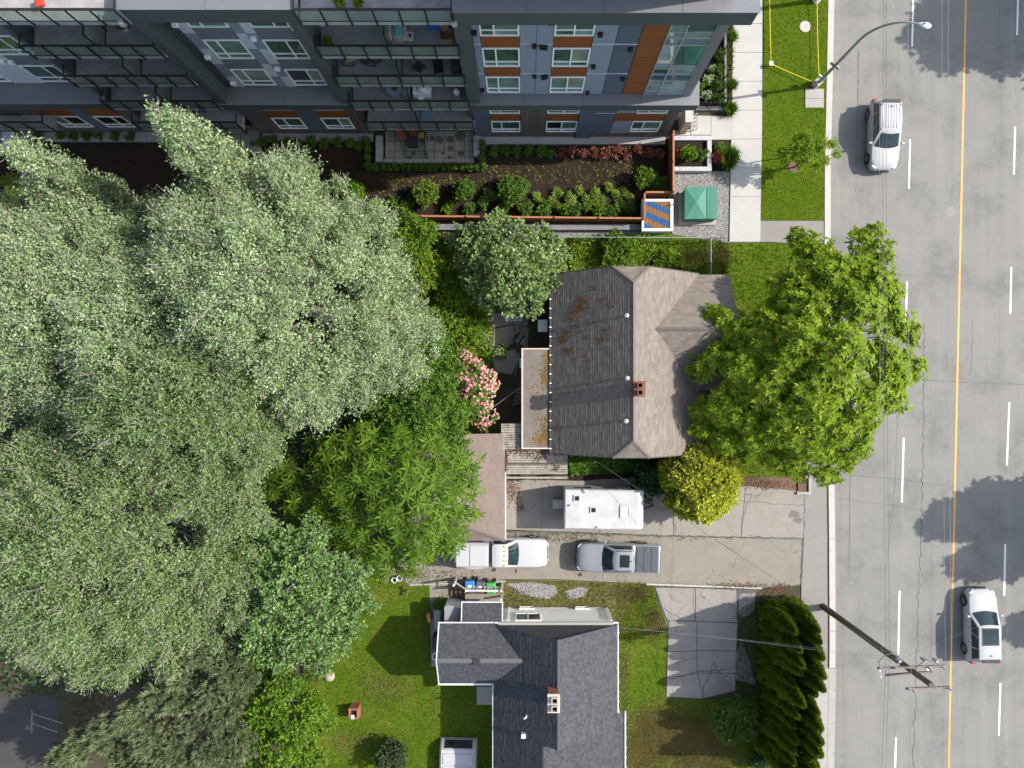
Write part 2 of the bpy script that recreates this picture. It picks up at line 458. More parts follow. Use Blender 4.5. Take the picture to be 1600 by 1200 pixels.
for c, r in [((1240,803), 9), ((1246,812), 7)]:
    n = 14; pts = [(c[0] + r*1.2*random.uniform(.6,1.1)*math.cos(k*2*math.pi/n), c[1] + r*.8*random.uniform(.6,1.1)*math.sin(k*2*math.pi/n)) for k in range(n)]
    sheet('damp_patch', pts, .0575 if r == 9 else .0585, M('damp_concrete', (.12,.105,.09), .6, .2, 20, coords='World'), parent=drive)
crack([(790,829),(900,832.5),(1003,836),(1130,839),(1256,841)], .1, .0565, .025, 'slab_joint', drive)
crack([(1256.5,770),(1255,840),(1251,914)], .06, .0575, .02, 'slab_joint', drive)
MB().bar((*G(1010,912.5)[:2], .03), (*G(1190,919)[:2], .03), .11, .07).build('kerb_edging', m_kerb, drive)
lane_edge = MB().bar((*G(640,914)[:2], .02), (*G(790,908)[:2], .02), .1, .06).build('path_edging', m_oldwalk, drive)
pad = sheet('parking_pad', [(1022,916),(1184,921),(1150,985),(1149,1080),(1095,1092),(1041,1089),(1043,985)], .012, m_tar)
for q in [[(1024,918),(1086,919),(1086,969),(1045,969),(1040,962)], [(1087,919),(1150,921),(1152,972),(1087,970)],
          [(1045,970.5),(1088,971),(1088,1016),(1044,1018)], [(1089,971),(1152,974),(1150,1016),(1089,1016)],
          [(1043.5,1019),(1088,1017),(1089,1051),(1042,1058)], [(1089,1017),(1149.5,1017),(1149,1051),(1090,1051)],
          [(1042,1059),(1089,1052),(1098,1091),(1041.5,1088)], [(1090,1052),(1149,1052),(1148,1079),(1099,1090.5)]]:
    sheet('pad_slab', q, .045, m_pad, parent=pad, thick=.035)
for pts, w in [([(1037,951),(1050,960),(1066,967)], .045), ([(1084,919),(1083,940),(1085,968)], .03), ([(1044,1033),(1060,1036),(1083,1028),(1088,1026)], .04), ([(1046,1062),(1090,1049),(1122,1047),(1149,1043)], .055),
               ([(1118,1040),(1108,1055),(1098,1074),(1100,1090)], .05), ([(1120,1042),(1115,1032),(1112,1048)], .04), ([(1135,940),(1150,948),(1151,968)], .04), ([(1060,1052),(1068,1072)], .025)]:
    crack(pts, w, .049, .03, 'slab_crack', pad)
sheet('pad_verge', [(1184,921),(1205,921),(1190,1000),(1182,1085),(1148,1082),(1150,985)], .008, m_dirt)
for q in [[(1155,928),(1180,926),(1178,955),(1162,965),(1154,958)], [(1158,1002),(1172,1035),(1181,1070),(1150,1062),(1150,1020)]]:
    sheet('gravel_patch', q, .016, m_gravel)
# lawns and beds
sheet('back_lawn', [(640,898),(672,900),(671,960),(672,1040),(700,1068),(775,1068),(775,1300),(440,1300),(450,1180),(470,1060),(520,960),(575,905)], .01, m_grass)
sheet('front_lawn', [(965,905),(1020,913),(1042,985),(1040,1090),(1100,1094),(1190,1085),(1200,1300),(960,1300),(960,985)], .01, m_grass)
sheet('side_grass', [(786,908),(870,906),(965,912),(985,935),(965,985),(786,960)], .011, m_dry)
for q in [[(792,912),(830,909),(868,915),(872,926),(858,936),(832,932),(812,928)], [(884,924),(905,916),(920,920),(913,931),(896,936),(884,934)]]:
    sheet('gravel_patch', q, .016, m_gravel)
sheet('side_walkway', [(671,902),(786,906),(786,918),(712,925),(705,948),(689,962),(688,1040),(674,1042),(672,960)], .014, m_oldpatio)
sheet('front_yard', [(1130,379),(1286,381),(1290,640),(1262,640),(1258,745),(1100,750),(1090,700),(1120,600)], .01, m_grass)
sheet('mulch_strip', [(1150,745),(1246,745),(1246,766),(1160,761)], .014, m_leaflit)
sheet('side_strip', [(690,362),(1131,366),(1131,440),(690,480)], .01, m_grass)
sheet('back_yard', [(560,365),(760,365),(770,500),(790,690),(700,800),(560,700)], .009, m_grass)
patio_old = sheet('old_patio', [(766,480),(862,480),(862,690),(790,690),(772,640),(764,560)], .016, m_dirt)
for q in [[(768,490),(800,488),(800,506),(772,512)], [(801,488),(825,490),(824,512),(801,506)], [(772,514),(802,508),(806,532),(790,545),(770,548)], [(803,508),(826,513),(824,545),(808,534)], [(770,552),(804,546),(812,560),(800,585),(772,580)]]:
    sheet('patio_slab', q, .04, m_oldpatio, parent=patio_old, thick=.03)
sheet('side_bed', [(885,704),(1060,704),(1050,752),(890,760)], .011, m_soil)
sheet('garden_bed', [(-260,205),(1045,218),(1045,347),(-260,338)], .012, m_soil)
sheet('gravel_yard', [(1053,267),(1144.5,268),(1140,380),(1050,366)], .03, m_gravel)
sheet('planting_strip', [(1110,220),(1143,220),(1140,268),(1112,268)], .034, m_soil)
sheet('entry_bed', [(1074,40),(1131,40),(1131,168),(1086,168)], .03, m_soil)
sheet('kerbside_bed', [(1138,30),(1145,30),(1143,182),(1136,182)], .032, m_dry)
sheet('neighbour_yard', [(-260,1095),(90,1085),(95,1400),(-260,1400)], .008, asphalt_like('shade_tinted_asphalt', (.035,.034,.034), (.06,.057,.056), None, 1, stain=(.03,.028,.027)))  # tree shade over this court is put into the darker asphalt colour
sheet('far_verge', [(1745,-1400),(1715,2700),(2600,2700),(2600,-1400)], .01, m_verge)

# ================================================================= GRASS
def in_poly(x, y, P):
    r = np.zeros(len(x), bool); n = len(P)
    for i in range(n):
        (x0, y0), (x1, y1) = P[i], P[(i+1) % n]
        if y0 == y1: continue
        c = ((y0 > y) != (y1 > y)) & (x < (x1-x0)*(y-y0)/(y1-y0) + x0)
        r ^= c
    return r
def sample_poly(pts, n, excl=()):
    P = [G(*p)[:2] for p in pts]
    xs = [p[0] for p in P]; ys = [p[1] for p in P]
    x = rng.uniform(min(xs), max(xs), n); y = rng.uniform(min(ys), max(ys), n)
    k = in_poly(x, y, P)
    for e in excl: k &= ~in_poly(x, y, [G(*p)[:2] for p in e])
    return x[k], y[k], P
def grass(name, pts, dens, h, w, mat, z=.01, excl=()):
    P = [G(*p)[:2] for p in pts]
    area = (max(p[0] for p in P)-min(p[0] for p in P))*(max(p[1] for p in P)-min(p[1] for p in P))
    x, y, _ = sample_poly(pts, int(area*dens), excl); n = len(x)
    a = rng.uniform(0, 2*np.pi, n); hh = h*rng.uniform(.5, 1.3, n); lean = rng.uniform(0.2, .9, n)*hh; b = rng.uniform(0, 2*np.pi, n)
    V = np.zeros((n, 3, 3))
    V[:,0] = np.c_[x - np.cos(a)*w, y - np.sin(a)*w, np.full(n, z)]
    V[:,1] = np.c_[x + np.cos(a)*w, y + np.sin(a)*w, np.full(n, z)]
    V[:,2] = np.c_[x + np.cos(b)*lean, y + np.sin(b)*lean, z + hh]
    return np_mesh(name, V.reshape(-1,3), np.arange(n*3).reshape(-1,3), mat, kind='stuff')
m_blade = leafmat('grass_blades', [(.052,.1,.005), (.08,.145,.009), (.11,.172,.016), (.065,.122,.007), (.15,.17,.035)], .25, .9, .04)
m_blade2 = leafmat('verge_blades', [(.052,.095,.004), (.078,.13,.007), (.105,.155,.012), (.065,.112,.006)], .25, .9, .04)
m_bladedry = leafmat('dry_blades', [(.1,.12,.03), (.2,.16,.07), (.26,.2,.1), (.08,.12,.02), (.16,.14,.05)], .25, .9, .04)
grass('lawn_grass', [(640,898),(672,900),(671,960),(672,1040),(700,1068),(772,1068),(772,1215),(450,1215),(460,1180),(480,1060),(530,960),(580,905)], 260, .07, .022, m_blade)
grass('lawn_grass', [(965,905),(1020,913),(1042,985),(1040,1090),(1100,1094),(1190,1085),(1200,1215),(960,1215),(960,985)], 260, .07, .022, m_blade)
grass('verge_grass', [(1193,-30),(1293,-30),(1289,150),(1286,300),(1286,344),(1188,344),(1191,200)], 280, .05, .02, m_blade2, .1)
grass('yard_grass', [(1152,955),(1200,925),(1192,1085),(1150,1082)], 260, .12, .03, m_blade)
grass('yard_grass', [(1132,380),(1284,382),(1288,640),(1262,640),(1258,745),(1100,748),(1140,600)], 160, .1, .025, m_blade)
grass('dry_grass', [(788,909),(870,907),(965,913),(1000,920),(1030,960),(985,1010),(968,985),(788,955)], 330, .12, .02, m_bladedry, .01,
      [[(792,912),(830,909),(868,915),(872,926),(858,936),(832,932)], [(884,924),(905,916),(920,920),(913,931),(896,936)]])
def blob_grass(name, spots, h, w, mat):
    xs, ys = [], []
    for px, py, rx_, ry_, n in spots:
        X, Y, _ = G(px, py); xs.append(rng.normal(X, rx_/24/1.7, n)); ys.append(rng.normal(Y, ry_/24/1.7, n))
    x, y = np.concatenate(xs), np.concatenate(ys); n = len(x)
    a = rng.uniform(0, 6.28, n); b = rng.uniform(0, 6.28, n); hh = h*rng.uniform(.5,1.3,n); ln = rng.uniform(.2,1,n)*hh
    V = np.zeros((n,3,3)); z = .01
    V[:,0] = np.c_[x-np.cos(a)*w, y-np.sin(a)*w, np.full(n,z)]; V[:,1] = np.c_[x+np.cos(a)*w, y+np.sin(a)*w, np.full(n,z)]; V[:,2] = np.c_[x+np.cos(b)*ln, y+np.sin(b)*ln, z+hh]
    return np_mesh(name, V.reshape(-1,3), np.arange(n*3).reshape(-1,3), mat, kind='stuff')
m_bladebrown = leafmat('brown_blades', [(.24,.18,.085), (.31,.24,.13), (.19,.15,.06), (.15,.16,.045)], .2, .9, .04)
blob_grass('dry_grass', [(1040,1140,60,34,26000),(1095,1175,50,36,22000),(1000,1185,30,26,8000),(1022,975,12,22,2500),(995,925,25,12,2500),(975,1060,8,60,1500),(600,1075,40,30,2500),(560,1160,40,20,1800)], .06, .028, m_bladebrown)
grass('yard_grass', [(890,384),(1128,372),(1138,432),(890,440)], 230, .09, .035, m_blade2, .01)
blob_grass('dry_grass', [(1090,402,40,12,2600),(1040,420,30,8,1200),(1128,400,10,18,1500),(960,425,30,6,700)], .1, .03, m_bladedry)
grass('dry_grass', [(1136,40),(1146,40),(1143,182),(1136,182)], 500, .25, .03, m_bladedry, .03)
grass('dry_grass', [(1152,742),(1200,745),(1204,758),(1160,758)], 300, .06, .02, m_bladedry, .01)
# ================================================================= APARTMENT BUILDING
m_core = M('render_charcoal', (.075,.08,.086), .75, .08, 3)
m_frame_dk = M('panel_charcoal_green', (.052,.066,.07), .6, .06, 2, dirt=(.07,.085,.09), damt=.3)
m_light = M('panel_pale_grey', (.44,.47,.53), .6, .05, 2, dirt=(.38,.41,.47), damt=.4)
m_bluegrey = M('panel_blue_grey', (.19,.225,.285), .6, .06, 2, dirt=(.22,.26,.32), damt=.4)
m_midgrey = M('panel_mid_grey', (.13,.145,.175), .6, .06, 2)
m_slate = M('panel_slate', (.078,.098,.135), .6, .06, 2)
def planks(name, col, pitch, axis, depth=.5, var=.2):
    t = NT(name); co = t.coord('Object')
    sx = t.n('ShaderNodeSeparateXYZ'); t.l(co, sx.inputs[0])
    d = t.n('ShaderNodeMath', operation='DIVIDE'); t.l(sx.outputs[axis], d.inputs[0]); d.inputs[1].default_value = pitch
    fr = t.n('ShaderNodeMath', operation='FRACT'); t.l(d.outputs[0], fr.inputs[0])
    fl = t.n('ShaderNodeMath', operation='FLOOR'); t.l(d.outputs[0], fl.inputs[0])
    wn_ = t.n('ShaderNodeTexWhiteNoise', noise_dimensions='1D'); t.l(fl.outputs[0], wn_.inputs['W'])
    c = t.ramp(wn_.outputs['Value'], [(0, mul(col, 1-var)), (1, mul(col, 1+var))])
    g = t.ramp(fr.outputs[0], [(0, (.35,.35,.35)), (.08, (1,1,1)), (.92, (1,1,1)), (1, (.35,.35,.35))])
    g2 = t.ramp(t.noise(t.coord('Object', (6,6,6) if axis else (6,6,6)), 3, 4), [(.3, (.85,.85,.85)), (.7, (1.12,1.12,1.12))])
    t.base(t.mix(1, t.mix(1, c, g, 'MULTIPLY'), g2, 'MULTIPLY')); t.set(.65, 0, .3); t.bump(g, depth, .02)
    return t.m
m_wood = planks('cedar_cladding', (.2,.066,.02), .16, 2, .3, .12)
m_brownsid = planks('brown_siding', (.105,.088,.08), .24, 0, .5, .18)
m_cap = M('metal_coping', (.17,.175,.185), .45, .06, 2, metal=.3, dirt=(.2,.2,.2), damt=.4)
m_whiteframe = M('vinyl_white', (.78,.78,.78), .45, .03)
m_glass_g = glassmat('window_glass_green', (.035,.085,.07), .05)
m_glass_d = glassmat('window_glass_dark', (.014,.019,.019), .04)
m_glass_b = glassmat('window_glass_blind', (.11,.2,.165), .07)
m_glass_w = glassmat('window_glass_blind_open', (.2,.24,.2), .08)
m_glass_s = glassmat('spandrel_glass', (.07,.115,.15), .06)
m_glass_l = glassmat('curtainwall_glass', (.15,.24,.235), .05)
m_black = M('black_metal', (.012,.012,.013), .45, .1)
m_balc = M('balcony_membrane', (.3,.285,.29), .8, .1, 3, dirt=(.11,.1,.085), damt=.6)
m_alu = M('aluminium', (.42,.44,.45), .4, .05, 3, metal=.5)
t = NT('balcony_glass'); t.base((.22,.27,.25)); t.set(.06, 0, .9)
tb = t.n('ShaderNodeBsdfTransparent'); tb.inputs[0].default_value = (.82,.9,.86,1)
ms = t.n('ShaderNodeMixShader'); ms.inputs[0].default_value = .32
t.l(tb.outputs[0], ms.inputs[1]); t.l(t.b.outputs[0], ms.inputs[2]); t.l(ms.outputs[0], t.out.inputs[0]); m_railglass = t.m
m_concgrey = M('concrete_grey', (.27,.265,.26), .8, .12, 4, dirt=(.18,.17,.16), coords='World')

apt = thing('apartment_building', 'long modern apartment block with grey panels, cedar stripes and balconies along the garden', 'apartment building', (-6, 25, 0))
A_Y, L_Y, B_Y, C_Y = 16.5, 16.42, 16.9, 17.1
BACK = 46
# cores
b = MB()
b.box(-3.2, 9.1, A_Y+.05, BACK, 0, 16.4)
b.box(-17.0, -9.8, B_Y+.05, BACK, 0, 16.4)
b.box(-60, -23.5, C_Y+.05, BACK, 0, 16.4)
b.box(-9.8, -3.2, 18.3, BACK, 0, 16.1); b.box(-23.5, -17.0, 18.3, BACK, 0, 16.1)
b.box(-9.8, -3.2, 22, BACK, 16.1, 19); b.box(-23.5, -17, 22, BACK, 16.1, 19); b.box(-3.05, 8.85, 16.55, BACK, 16.4, 22)
b.build('wall', m_core, apt)
def panel(x0, x1, z0, z1, y, mat, name='cladding_panel', g=.012, th=.045):
    MB().box(x0+g, x1-g, y, y+th, z0+g, z1-g).build(name, mat, apt)
wr = random.Random(3)
def window(x0, x1, z0, z1, y, split=.5, low=.27, mats=None, w=.075):
    b = MB(); yf, yb = y-.035, y+.05
    b.box(x0, x1, yf, yb, z0, z0+w); b.box(x0, x1, yf, yb, z1-w, z1)
    b.box(x0, x0+w, yf, yb, z0+w, z1-w); b.box(x1-w, x1, yf, yb, z0+w, z1-w)
    xm = x0 + (x1-x0)*split; zt = z0 + (z1-z0)*low
    b.box(x0+w, x1-w, yf+.005, yb, zt-.03, zt+.03)
    b.box(xm-.035, xm+.035, yf+.003, yb, z0+w, zt-.03); b.box(xm-.035, xm+.035, yf+.003, yb, zt+.03, z1-w)
    f = b.build('window', m_whiteframe, apt)
    for (a0, a1) in ((x0+w, xm-.035), (xm+.035, x1-w)):
        big = wr.choice([m_glass_g, m_glass_b, m_glass_d, m_glass_b, m_glass_g, m_glass_w]) if mats is None else mats
        MB().box(a0, a1, y+.012, y+.03, z0+w, zt-.03).build('pane', m_glass_b if big is not m_glass_d and wr.random() < .6 else m_glass_g, f)
        MB().box(a0, a1, y+.012, y+.03, zt+.03, z1-w).build('pane', big, f)
ROWS = [(7.21,9.21), (10.47,12.47), (13.72,15.7)]
LEV = [6.95, 9.6, 12.87, 15.88]
# --- block A upper
for (x0, x1, split) in ((-2.08,-.25,.36), (1.36,3.2,.5)):
    for z0, z1 in ROWS: window(x0, x1, z0, z1, A_Y, split)
    for z0, z1 in ((9.24,10.44), (12.5,13.69)): panel(x0, x1, z0, z1, A_Y, m_wood, 'cedar_panel')
    panel(x0, x1, 6.95, 7.2, A_Y, m_bluegrey)
for x0, x1, mt in ((-2.45,-2.09,m_bluegrey), (-.24,.56,m_bluegrey), (.56,1.35,m_bluegrey), (3.21,4.28,m_bluegrey), (4.29,5.38,m_slate)):
    for z0, z1 in zip(LEV, LEV[1:]): panel(x0, x1, z0, z1, A_Y, mt)
for x0, x1 in ((-.24,1.35), (3.21,5.38), (-2.45,-2.09)):
    for z in (9.6, 12.87): MB().box(x0, x1, A_Y-.012, A_Y+.02, z-.035, z+.035).build('flashing', m_light, apt)
panel(5.4, 6.6, 6.95, 15.88, A_Y-.01, m_wood, 'cedar_panel')
cw = MB()
XV = [6.62, 7.4, 8.75]; ZV = [7.0, 7.34, 8.73, 9.56, 10.25, 10.58, 12.83, 13.53, 14.1, 15.88]
for x in XV: cw.box(x-.03, x+.03, A_Y-.06, A_Y+.05, 6.95, 15.88)
for z in ZV:
    for x0, x1 in zip(XV, XV[1:]): cw.box(x0+.03, x1-.03, A_Y-.055, A_Y+.05, z-.025, z+.025)
cwo = cw.build('curtain_wall', m_alu, apt)
for j, (z0, z1) in enumerate(zip(ZV, ZV[1:])):
    for i, (x0, x1) in enumerate(zip(XV, XV[1:])):
        mt = m_glass_s if j in (2, 6) else (m_glass_l if (i + j) % 3 else m_glass_g)
        MB().box(x0+.03, x1-.03, A_Y+.0, A_Y+.025, z0+.025, z1-.025).build('pane', mt, cwo)
MB().box(8.78, 9.22, A_Y-.1, A_Y+3, 6.95, 15.88).build('corner_post', m_cap, apt)
# side frame of block A and fascias
MB().box(-3.15, -2.47, 15.98, 16.7, 6.95, 15.9).build('side_frame', m_frame_dk, apt)
def fascia(x0, x1, y, z0, z1, depth=.55, capmat=None, endx=True):
    MB().box(x0, x1, y, y+1.2, z0, z1-.04).build('fascia', m_frame_dk, apt)
    n = max(1, int((x1-x0)/3)); w = (x1-x0+.1)/n
    for i in range(n):
        MB().box(x0-.05+i*w+.008, x0-.05+(i+1)*w-.008, y-.05, y+depth, z1-.04, z1).build('coping', capmat or m_cap, apt)
fascia(-3.15, 9.85, 15.9, 15.9, 17.06, .6)
MB().box(9.25, 9.87, 16.52, 40, 15.9, 17.02).build('fascia', m_frame_dk, apt)
MB().box(9.3, 9.92, 16.53, 40, 17.02, 17.06).build('coping', m_cap, apt)
MB().box(8.86, 9.25, 17.12, 40, 16.4, 16.9).build('roof_deck', M('roof_membrane', (.42,.43,.44), .8, .08, 2), apt)
fascia(-17.05, -9.75, 15.98, 15.95, 17.15, .4)
MB().box(-17.0, -9.8, 17.2, 40, 16.42, 16.8).build('roof_deck', M('roof_gravel', (.4,.37,.32), .9, .15, 6), apt)
fascia(-60, -23.5, 16.3, 15.95, 17.1, .4)
# cornice over the two-storey base
for x0, x1, y0, yw in ((-3.2, 9.7, 15.93, A_Y+.04), (-17.05, -9.75, 15.95, B_Y+.04), (-60, -23.45, 16.0, C_Y+.04)):
    MB().box(x0, x1, y0, yw, 6.05, 6.86).build('cornice', m_frame_dk, apt)
    n = max(1, int((x1-x0)/3)); w = (x1-x0+.08)/n
    for i in range(n):
        MB().box(x0-.04+i*w+.008, x0-.04+(i+1)*w-.008, y0-.04, yw, 6.86, 6.9).build('cornice_cap', m_cap, apt)
MB().box(9.15, 9.7, A_Y+.05, 40, 6.05, 6.86).build('cornice', m_frame_dk, apt); MB().box(9.15, 9.74, A_Y+.05, 40, 6.86, 6.9).build('cornice_cap', m_cap, apt)
# --- block A base
for (x0, x1, split) in ((-2.08,-.28,.36), (1.32,3.23,.5), (6.6,8.4,.4)):
    window(x0, x1, 1.23, 3.02, L_Y, split); window(x0, x1, 4.33, 6.03, L_Y, split)
    panel(x0 if x0 < 6 else 5.4, x1, 3.05, 4.3, L_Y, m_wood, 'cedar_panel')
    panel(x0, x1, .3, 1.2, L_Y, m_brownsid, 'siding_panel')
panel(-.27, 1.31, .3, 6.04, L_Y, m_brownsid, 'siding_panel')
panel(8.42, 9.15, .3, 6.04, L_Y, m_brownsid, 'siding_panel')
panel(-3.2, -2.1, .3, 6.04, L_Y, m_slate)
MB().box(3.25, 4.2, L_Y-.12, L_Y+.05, .3, 6.04).build('pilaster', m_slate, apt)
for z0, z1, ma, mb_ in ((.9,3.03,m_slate,m_bluegrey), (4.32,6.04,m_slate,m_bluegrey)):
    panel(4.22, 5.4, z0, z1, L_Y, ma); panel(5.41, 6.58, z0, z1, L_Y, mb_)
panel(4.22, 5.39, 3.05, 4.3, L_Y, m_slate); panel(4.22, 6.58, .3, .88, L_Y, m_brownsid, 'siding_panel')
MB().box(4.25, 5.38, L_Y-.015, L_Y+.02, 4.29, 4.35).build('flashing', m_light, apt)
MB().box(-3.2, 9.1, 15.95, L_Y, 0, .28).build('plinth', m_concgrey, apt)
# --- block B
for (x0, x1, split) in ((-15.55,-13.72,.34), (-12.68,-10.88,.62)):
    for z0, z1 in ROWS: window(x0, x1, z0, z1, B_Y, split)
    for z0, z1 in ((9.24,10.44), (12.5,13.69)): panel(x0, x1, z0, z1, B_Y, m_midgrey)
    panel(x0, x1, 6.95, 7.19, B_Y, m_midgrey)
sw = 0
for x0, x1 in ((-16.15,-15.56), (-13.71,-13.2), (-13.2,-12.69), (-10.87,-10.28)):
    for k, (z0, z1) in enumerate(zip([6.95,8.3,9.8,11.5,13.1,14.5], [8.3,9.8,11.5,13.1,14.5,15.9])):
        panel(x0, x1, z0, z1, B_Y, m_light if (k + sw) % 2 == 0 else m_bluegrey)
    sw += 1
MB().box(-17.05, -16.6, 15.98, B_Y+.05, 6.95, 15.94).build('side_frame', m_frame_dk, apt)
MB().box(-16.6, -16.16, B_Y-.03, B_Y+.05, 6.95, 15.94).build('side_frame', m_frame_dk, apt)
MB().box(-10.26, -9.75, 15.98, B_Y+.05, 6.95, 15.94).build('side_frame', m_frame_dk, apt)
MB().box(-9.8, -9.72, B_Y+.06, 18.3, 0, 16.05).build('side_wall', m_slate, apt)
MB().box(-23.5, -23.42, C_Y+.06, 18.3, 0, 16.05).build('side_wall', m_slate, apt)
for (x0, x1, split) in ((-15.5,-13.75,.4), (-12.5,-10.75,.6)):
    window(x0, x1, 1.23, 3.02, L_Y+.2, split); window(x0, x1, 4.33, 6.03, L_Y+.2, split)
    panel(x0, x1, 3.05, 4.3, L_Y+.2, m_wood, 'cedar_panel'); panel(x0, x1, .3, 1.2, L_Y+.2, m_brownsid, 'siding_panel')
panel(-13.73, -12.52, .3, 6.04, L_Y+.2, m_slate)
panel(-17.0, -15.52, .3, 6.04, L_Y+.2, m_brownsid, 'siding_panel'); panel(-10.73, -9.78, .3, 6.04, L_Y+.2, m_brownsid, 'siding_panel')
MB().box(-17.0, -9.8, L_Y+.25, B_Y+.1, 0, 6.05).build('base_wall', m_core, apt)
MB().box(-17.0, -9.8, 16.15, L_Y+.24, 0, .28).build('plinth', m_concgrey, apt)
# --- block C
for (x0, x1, split) in ((-30.3,-28.4,.5), (-26.65,-24.8,.62)):
    for z0, z1 in ROWS: window(x0, x1, z0, z1, C_Y, split)
    for z0, z1 in ((9.24,10.44), (12.5,13.69)): panel(x0, x1, z0, z1, C_Y, m_midgrey)
    panel(x0, x1, 6.95, 7.19, C_Y, m_midgrey)
for x0, x1, mt in ((-31.2,-30.32,m_bluegrey), (-28.38,-27.5,m_light), (-27.5,-26.67,m_light), (-24.78,-23.7,m_bluegrey)):
    for z0, z1 in zip(LEV, LEV[1:]): panel(x0, x1, z0, z1, C_Y, mt)
MB().box(-23.68, -23.42, 16.4, C_Y+.05, 6.95, 15.94).build('side_frame', m_frame_dk, apt)
for (x0, x1, split) in ((-29.1,-27.3,.4), (-26.4,-24.6,.6)):
    window(x0, x1, 1.23, 3.02, L_Y+.3, split); window(x0, x1, 4.33, 6.03, L_Y+.3, split)
    panel(x0, x1, 3.05, 4.3, L_Y+.3, m_wood, 'cedar_panel'); panel(x0, x1, .3, 1.2, L_Y+.3, m_brownsid, 'siding_panel')
panel(-27.28, -26.42, .3, 6.04, L_Y+.3, m_slate)
panel(-33, -29.12, .3, 6.04, L_Y+.3, m_brownsid, 'siding_panel'); panel(-24.58, -23.5, .3, 6.04, L_Y+.3, m_brownsid, 'siding_panel')
MB().box(-60, -23.5, L_Y+.35, C_Y+.1, 0, 6.05).build('base_wall', m_core, apt)
MB().box(-60, -23.5, 16.15, L_Y+.34, 0, .28).build('plinth', m_concgrey, apt)
# wall lamps
for px, py, z, y in [(728,66,12.2,A_Y),(846,73,12.2,A_Y),(852,74,12.2,A_Y),(741,51,13.9,A_Y),(861,35,15.6,A_Y),(938,54,13.6,A_Y),(985,77,11.8,A_Y),(927,104,10.4,A_Y),(973,123,9,A_Y),(853,119,9.1,A_Y),(849,121,9.1,A_Y),(835,119,9.1,A_Y),(754,141,7.5,A_Y),(918,145,7.4,A_Y),(835,72,12.2,A_Y)]:
    zz = 48 - (y-.08)*F/(NY-py); x = GX(px, zz)
    MB().box(x-.11, x+.11, y-.16, y, zz-.16, zz+.1).build('wall_lamp', m_black, apt)
for px, py in [(273,39),(324,90),(364,131),(460,44),(497,95),(522,136),(396,61),(433,108)]:
    zz = 48 - (B_Y-.08)*F/(NY-py); x = GX(px, zz)
    MB().box(x-.12, x+.12, B_Y-.15, B_Y, zz-.14, zz+.1).build('wall_vent', m_whiteframe, apt)
for px, py in [(3,97),(18,98)]:
    zz = 48 - (C_Y-.08)*F/(NY-py); x = GX(px, zz)
    MB().box(x-.12, x+.12, C_Y-.15, C_Y, zz-.14, zz+.1).build('wall_vent', m_whiteframe, apt)
for px, z in ((712, 15.7), (200, 15.7)):
    x = GX(px, z); MB().box(x-.12, x+.1, 15.76, 15.95, 16.0, 16.3).build('rainwater_head', M('rainwater_grey', (.3,.3,.31), .6, .05), apt)
# balconies
def balcony(x0, x1, z, nposts, yf=15.92, div=None, posts=True):
    yb = 18.28
    s = MB().box(x0, x1, yf, yb, z-.24, z).build('balcony', m_balc, apt)
    MB().box(x0, x1, yf-.03, yf, z-.22, z+.01).build('slab_edge', m_alu, s)
    MB().box(x0, x1, yf-.06, yf+.03, z+1.05, z+1.11).build('handrail', m_black, s)
    MB().box(x0, x1, yf-.03, yf+.01, z+.06, z+.1).build('bottom_rail', m_black, s)
    st = (x1-x0-.06)/(nposts-1)
    for i in range(nposts):
        x = x0 + .03 + i*st
        MB().box(x-.03, x+.03, yf-.1, yf-.035, z-.2, z+1.05).build('railing_post', m_black, s)
        if i < nposts-1: MB().box(x+.035, x+st-.035, yf-.02, yf, z+.12, z+1.04).build('glass_panel', m_railglass, s)
    for x in (x0+.03, x1-.03):
        MB().box(x-.03, x+.03, yf+.04, yf+.5, z+1.05, z+1.11).build('handrail', m_black, s)
    if div is not None and z < 16:
        h = 1.9; b = MB()
        for y in (yf+.1, 17.1, yb-.05): b.box(div-.03, div+.03, y-.03, y+.03, z, z+h)
        b.box(div-.03, div+.03, yf+.13, 17.07, z+h-.06, z+h); b.box(div-.03, div+.03, 17.13, yb-.08, z+h-.06, z+h)
        b.box(div-.03, div+.03, yf+.13, 17.07, z+.1, z+.15); b.box(div-.03, div+.03, 17.13, yb-.08, z+.1, z+.15)
        b.build('privacy_screen', m_black, s)
        MB().box(div-.01, div+.01, yf+.14, 17.06, z+.16, z+h-.07).build('glass_panel', m_railglass, s)
        MB().box(div-.01, div+.01, 17.14, yb-.09, z+.16, z+h-.07).build('glass_panel', m_railglass, s)
    return s
FL = [3.2, 6.4, 9.65, 12.9, 16.15]
for z in FL:
    balcony(-9.7 if z > 4 else -9.55, -3.05, z, 7, div=-6.35)
    balcony(-23.35, -17.1, z, 7, div=-19.9)
    for x0 in (-9.3, -5.9, -22.9, -19.4):
        if z < 16:
            f = MB().box(x0, x0+2.2, 18.22, 18.29, z+.02, z+2.25).build('balcony_door', m_whiteframe, apt)
            MB().box(x0+.08, x0+1.06, 18.205, 18.218, z+.1, z+2.17).build('pane', m_glass_d, f)
            MB().box(x0+1.14, x0+2.12, 18.205, 18.218, z+.1, z+2.17).build('pane', m_glass_g, f)
for x in (-9.55, -23.2):
    for z in FL[:4]:
        MB().box(x-.16, x+.04, 17.3, 18.1, z+.05, z+2.1).build('side_door', m_whiteframe, apt)
balcony(-36, -28.6, 3.2, 7)
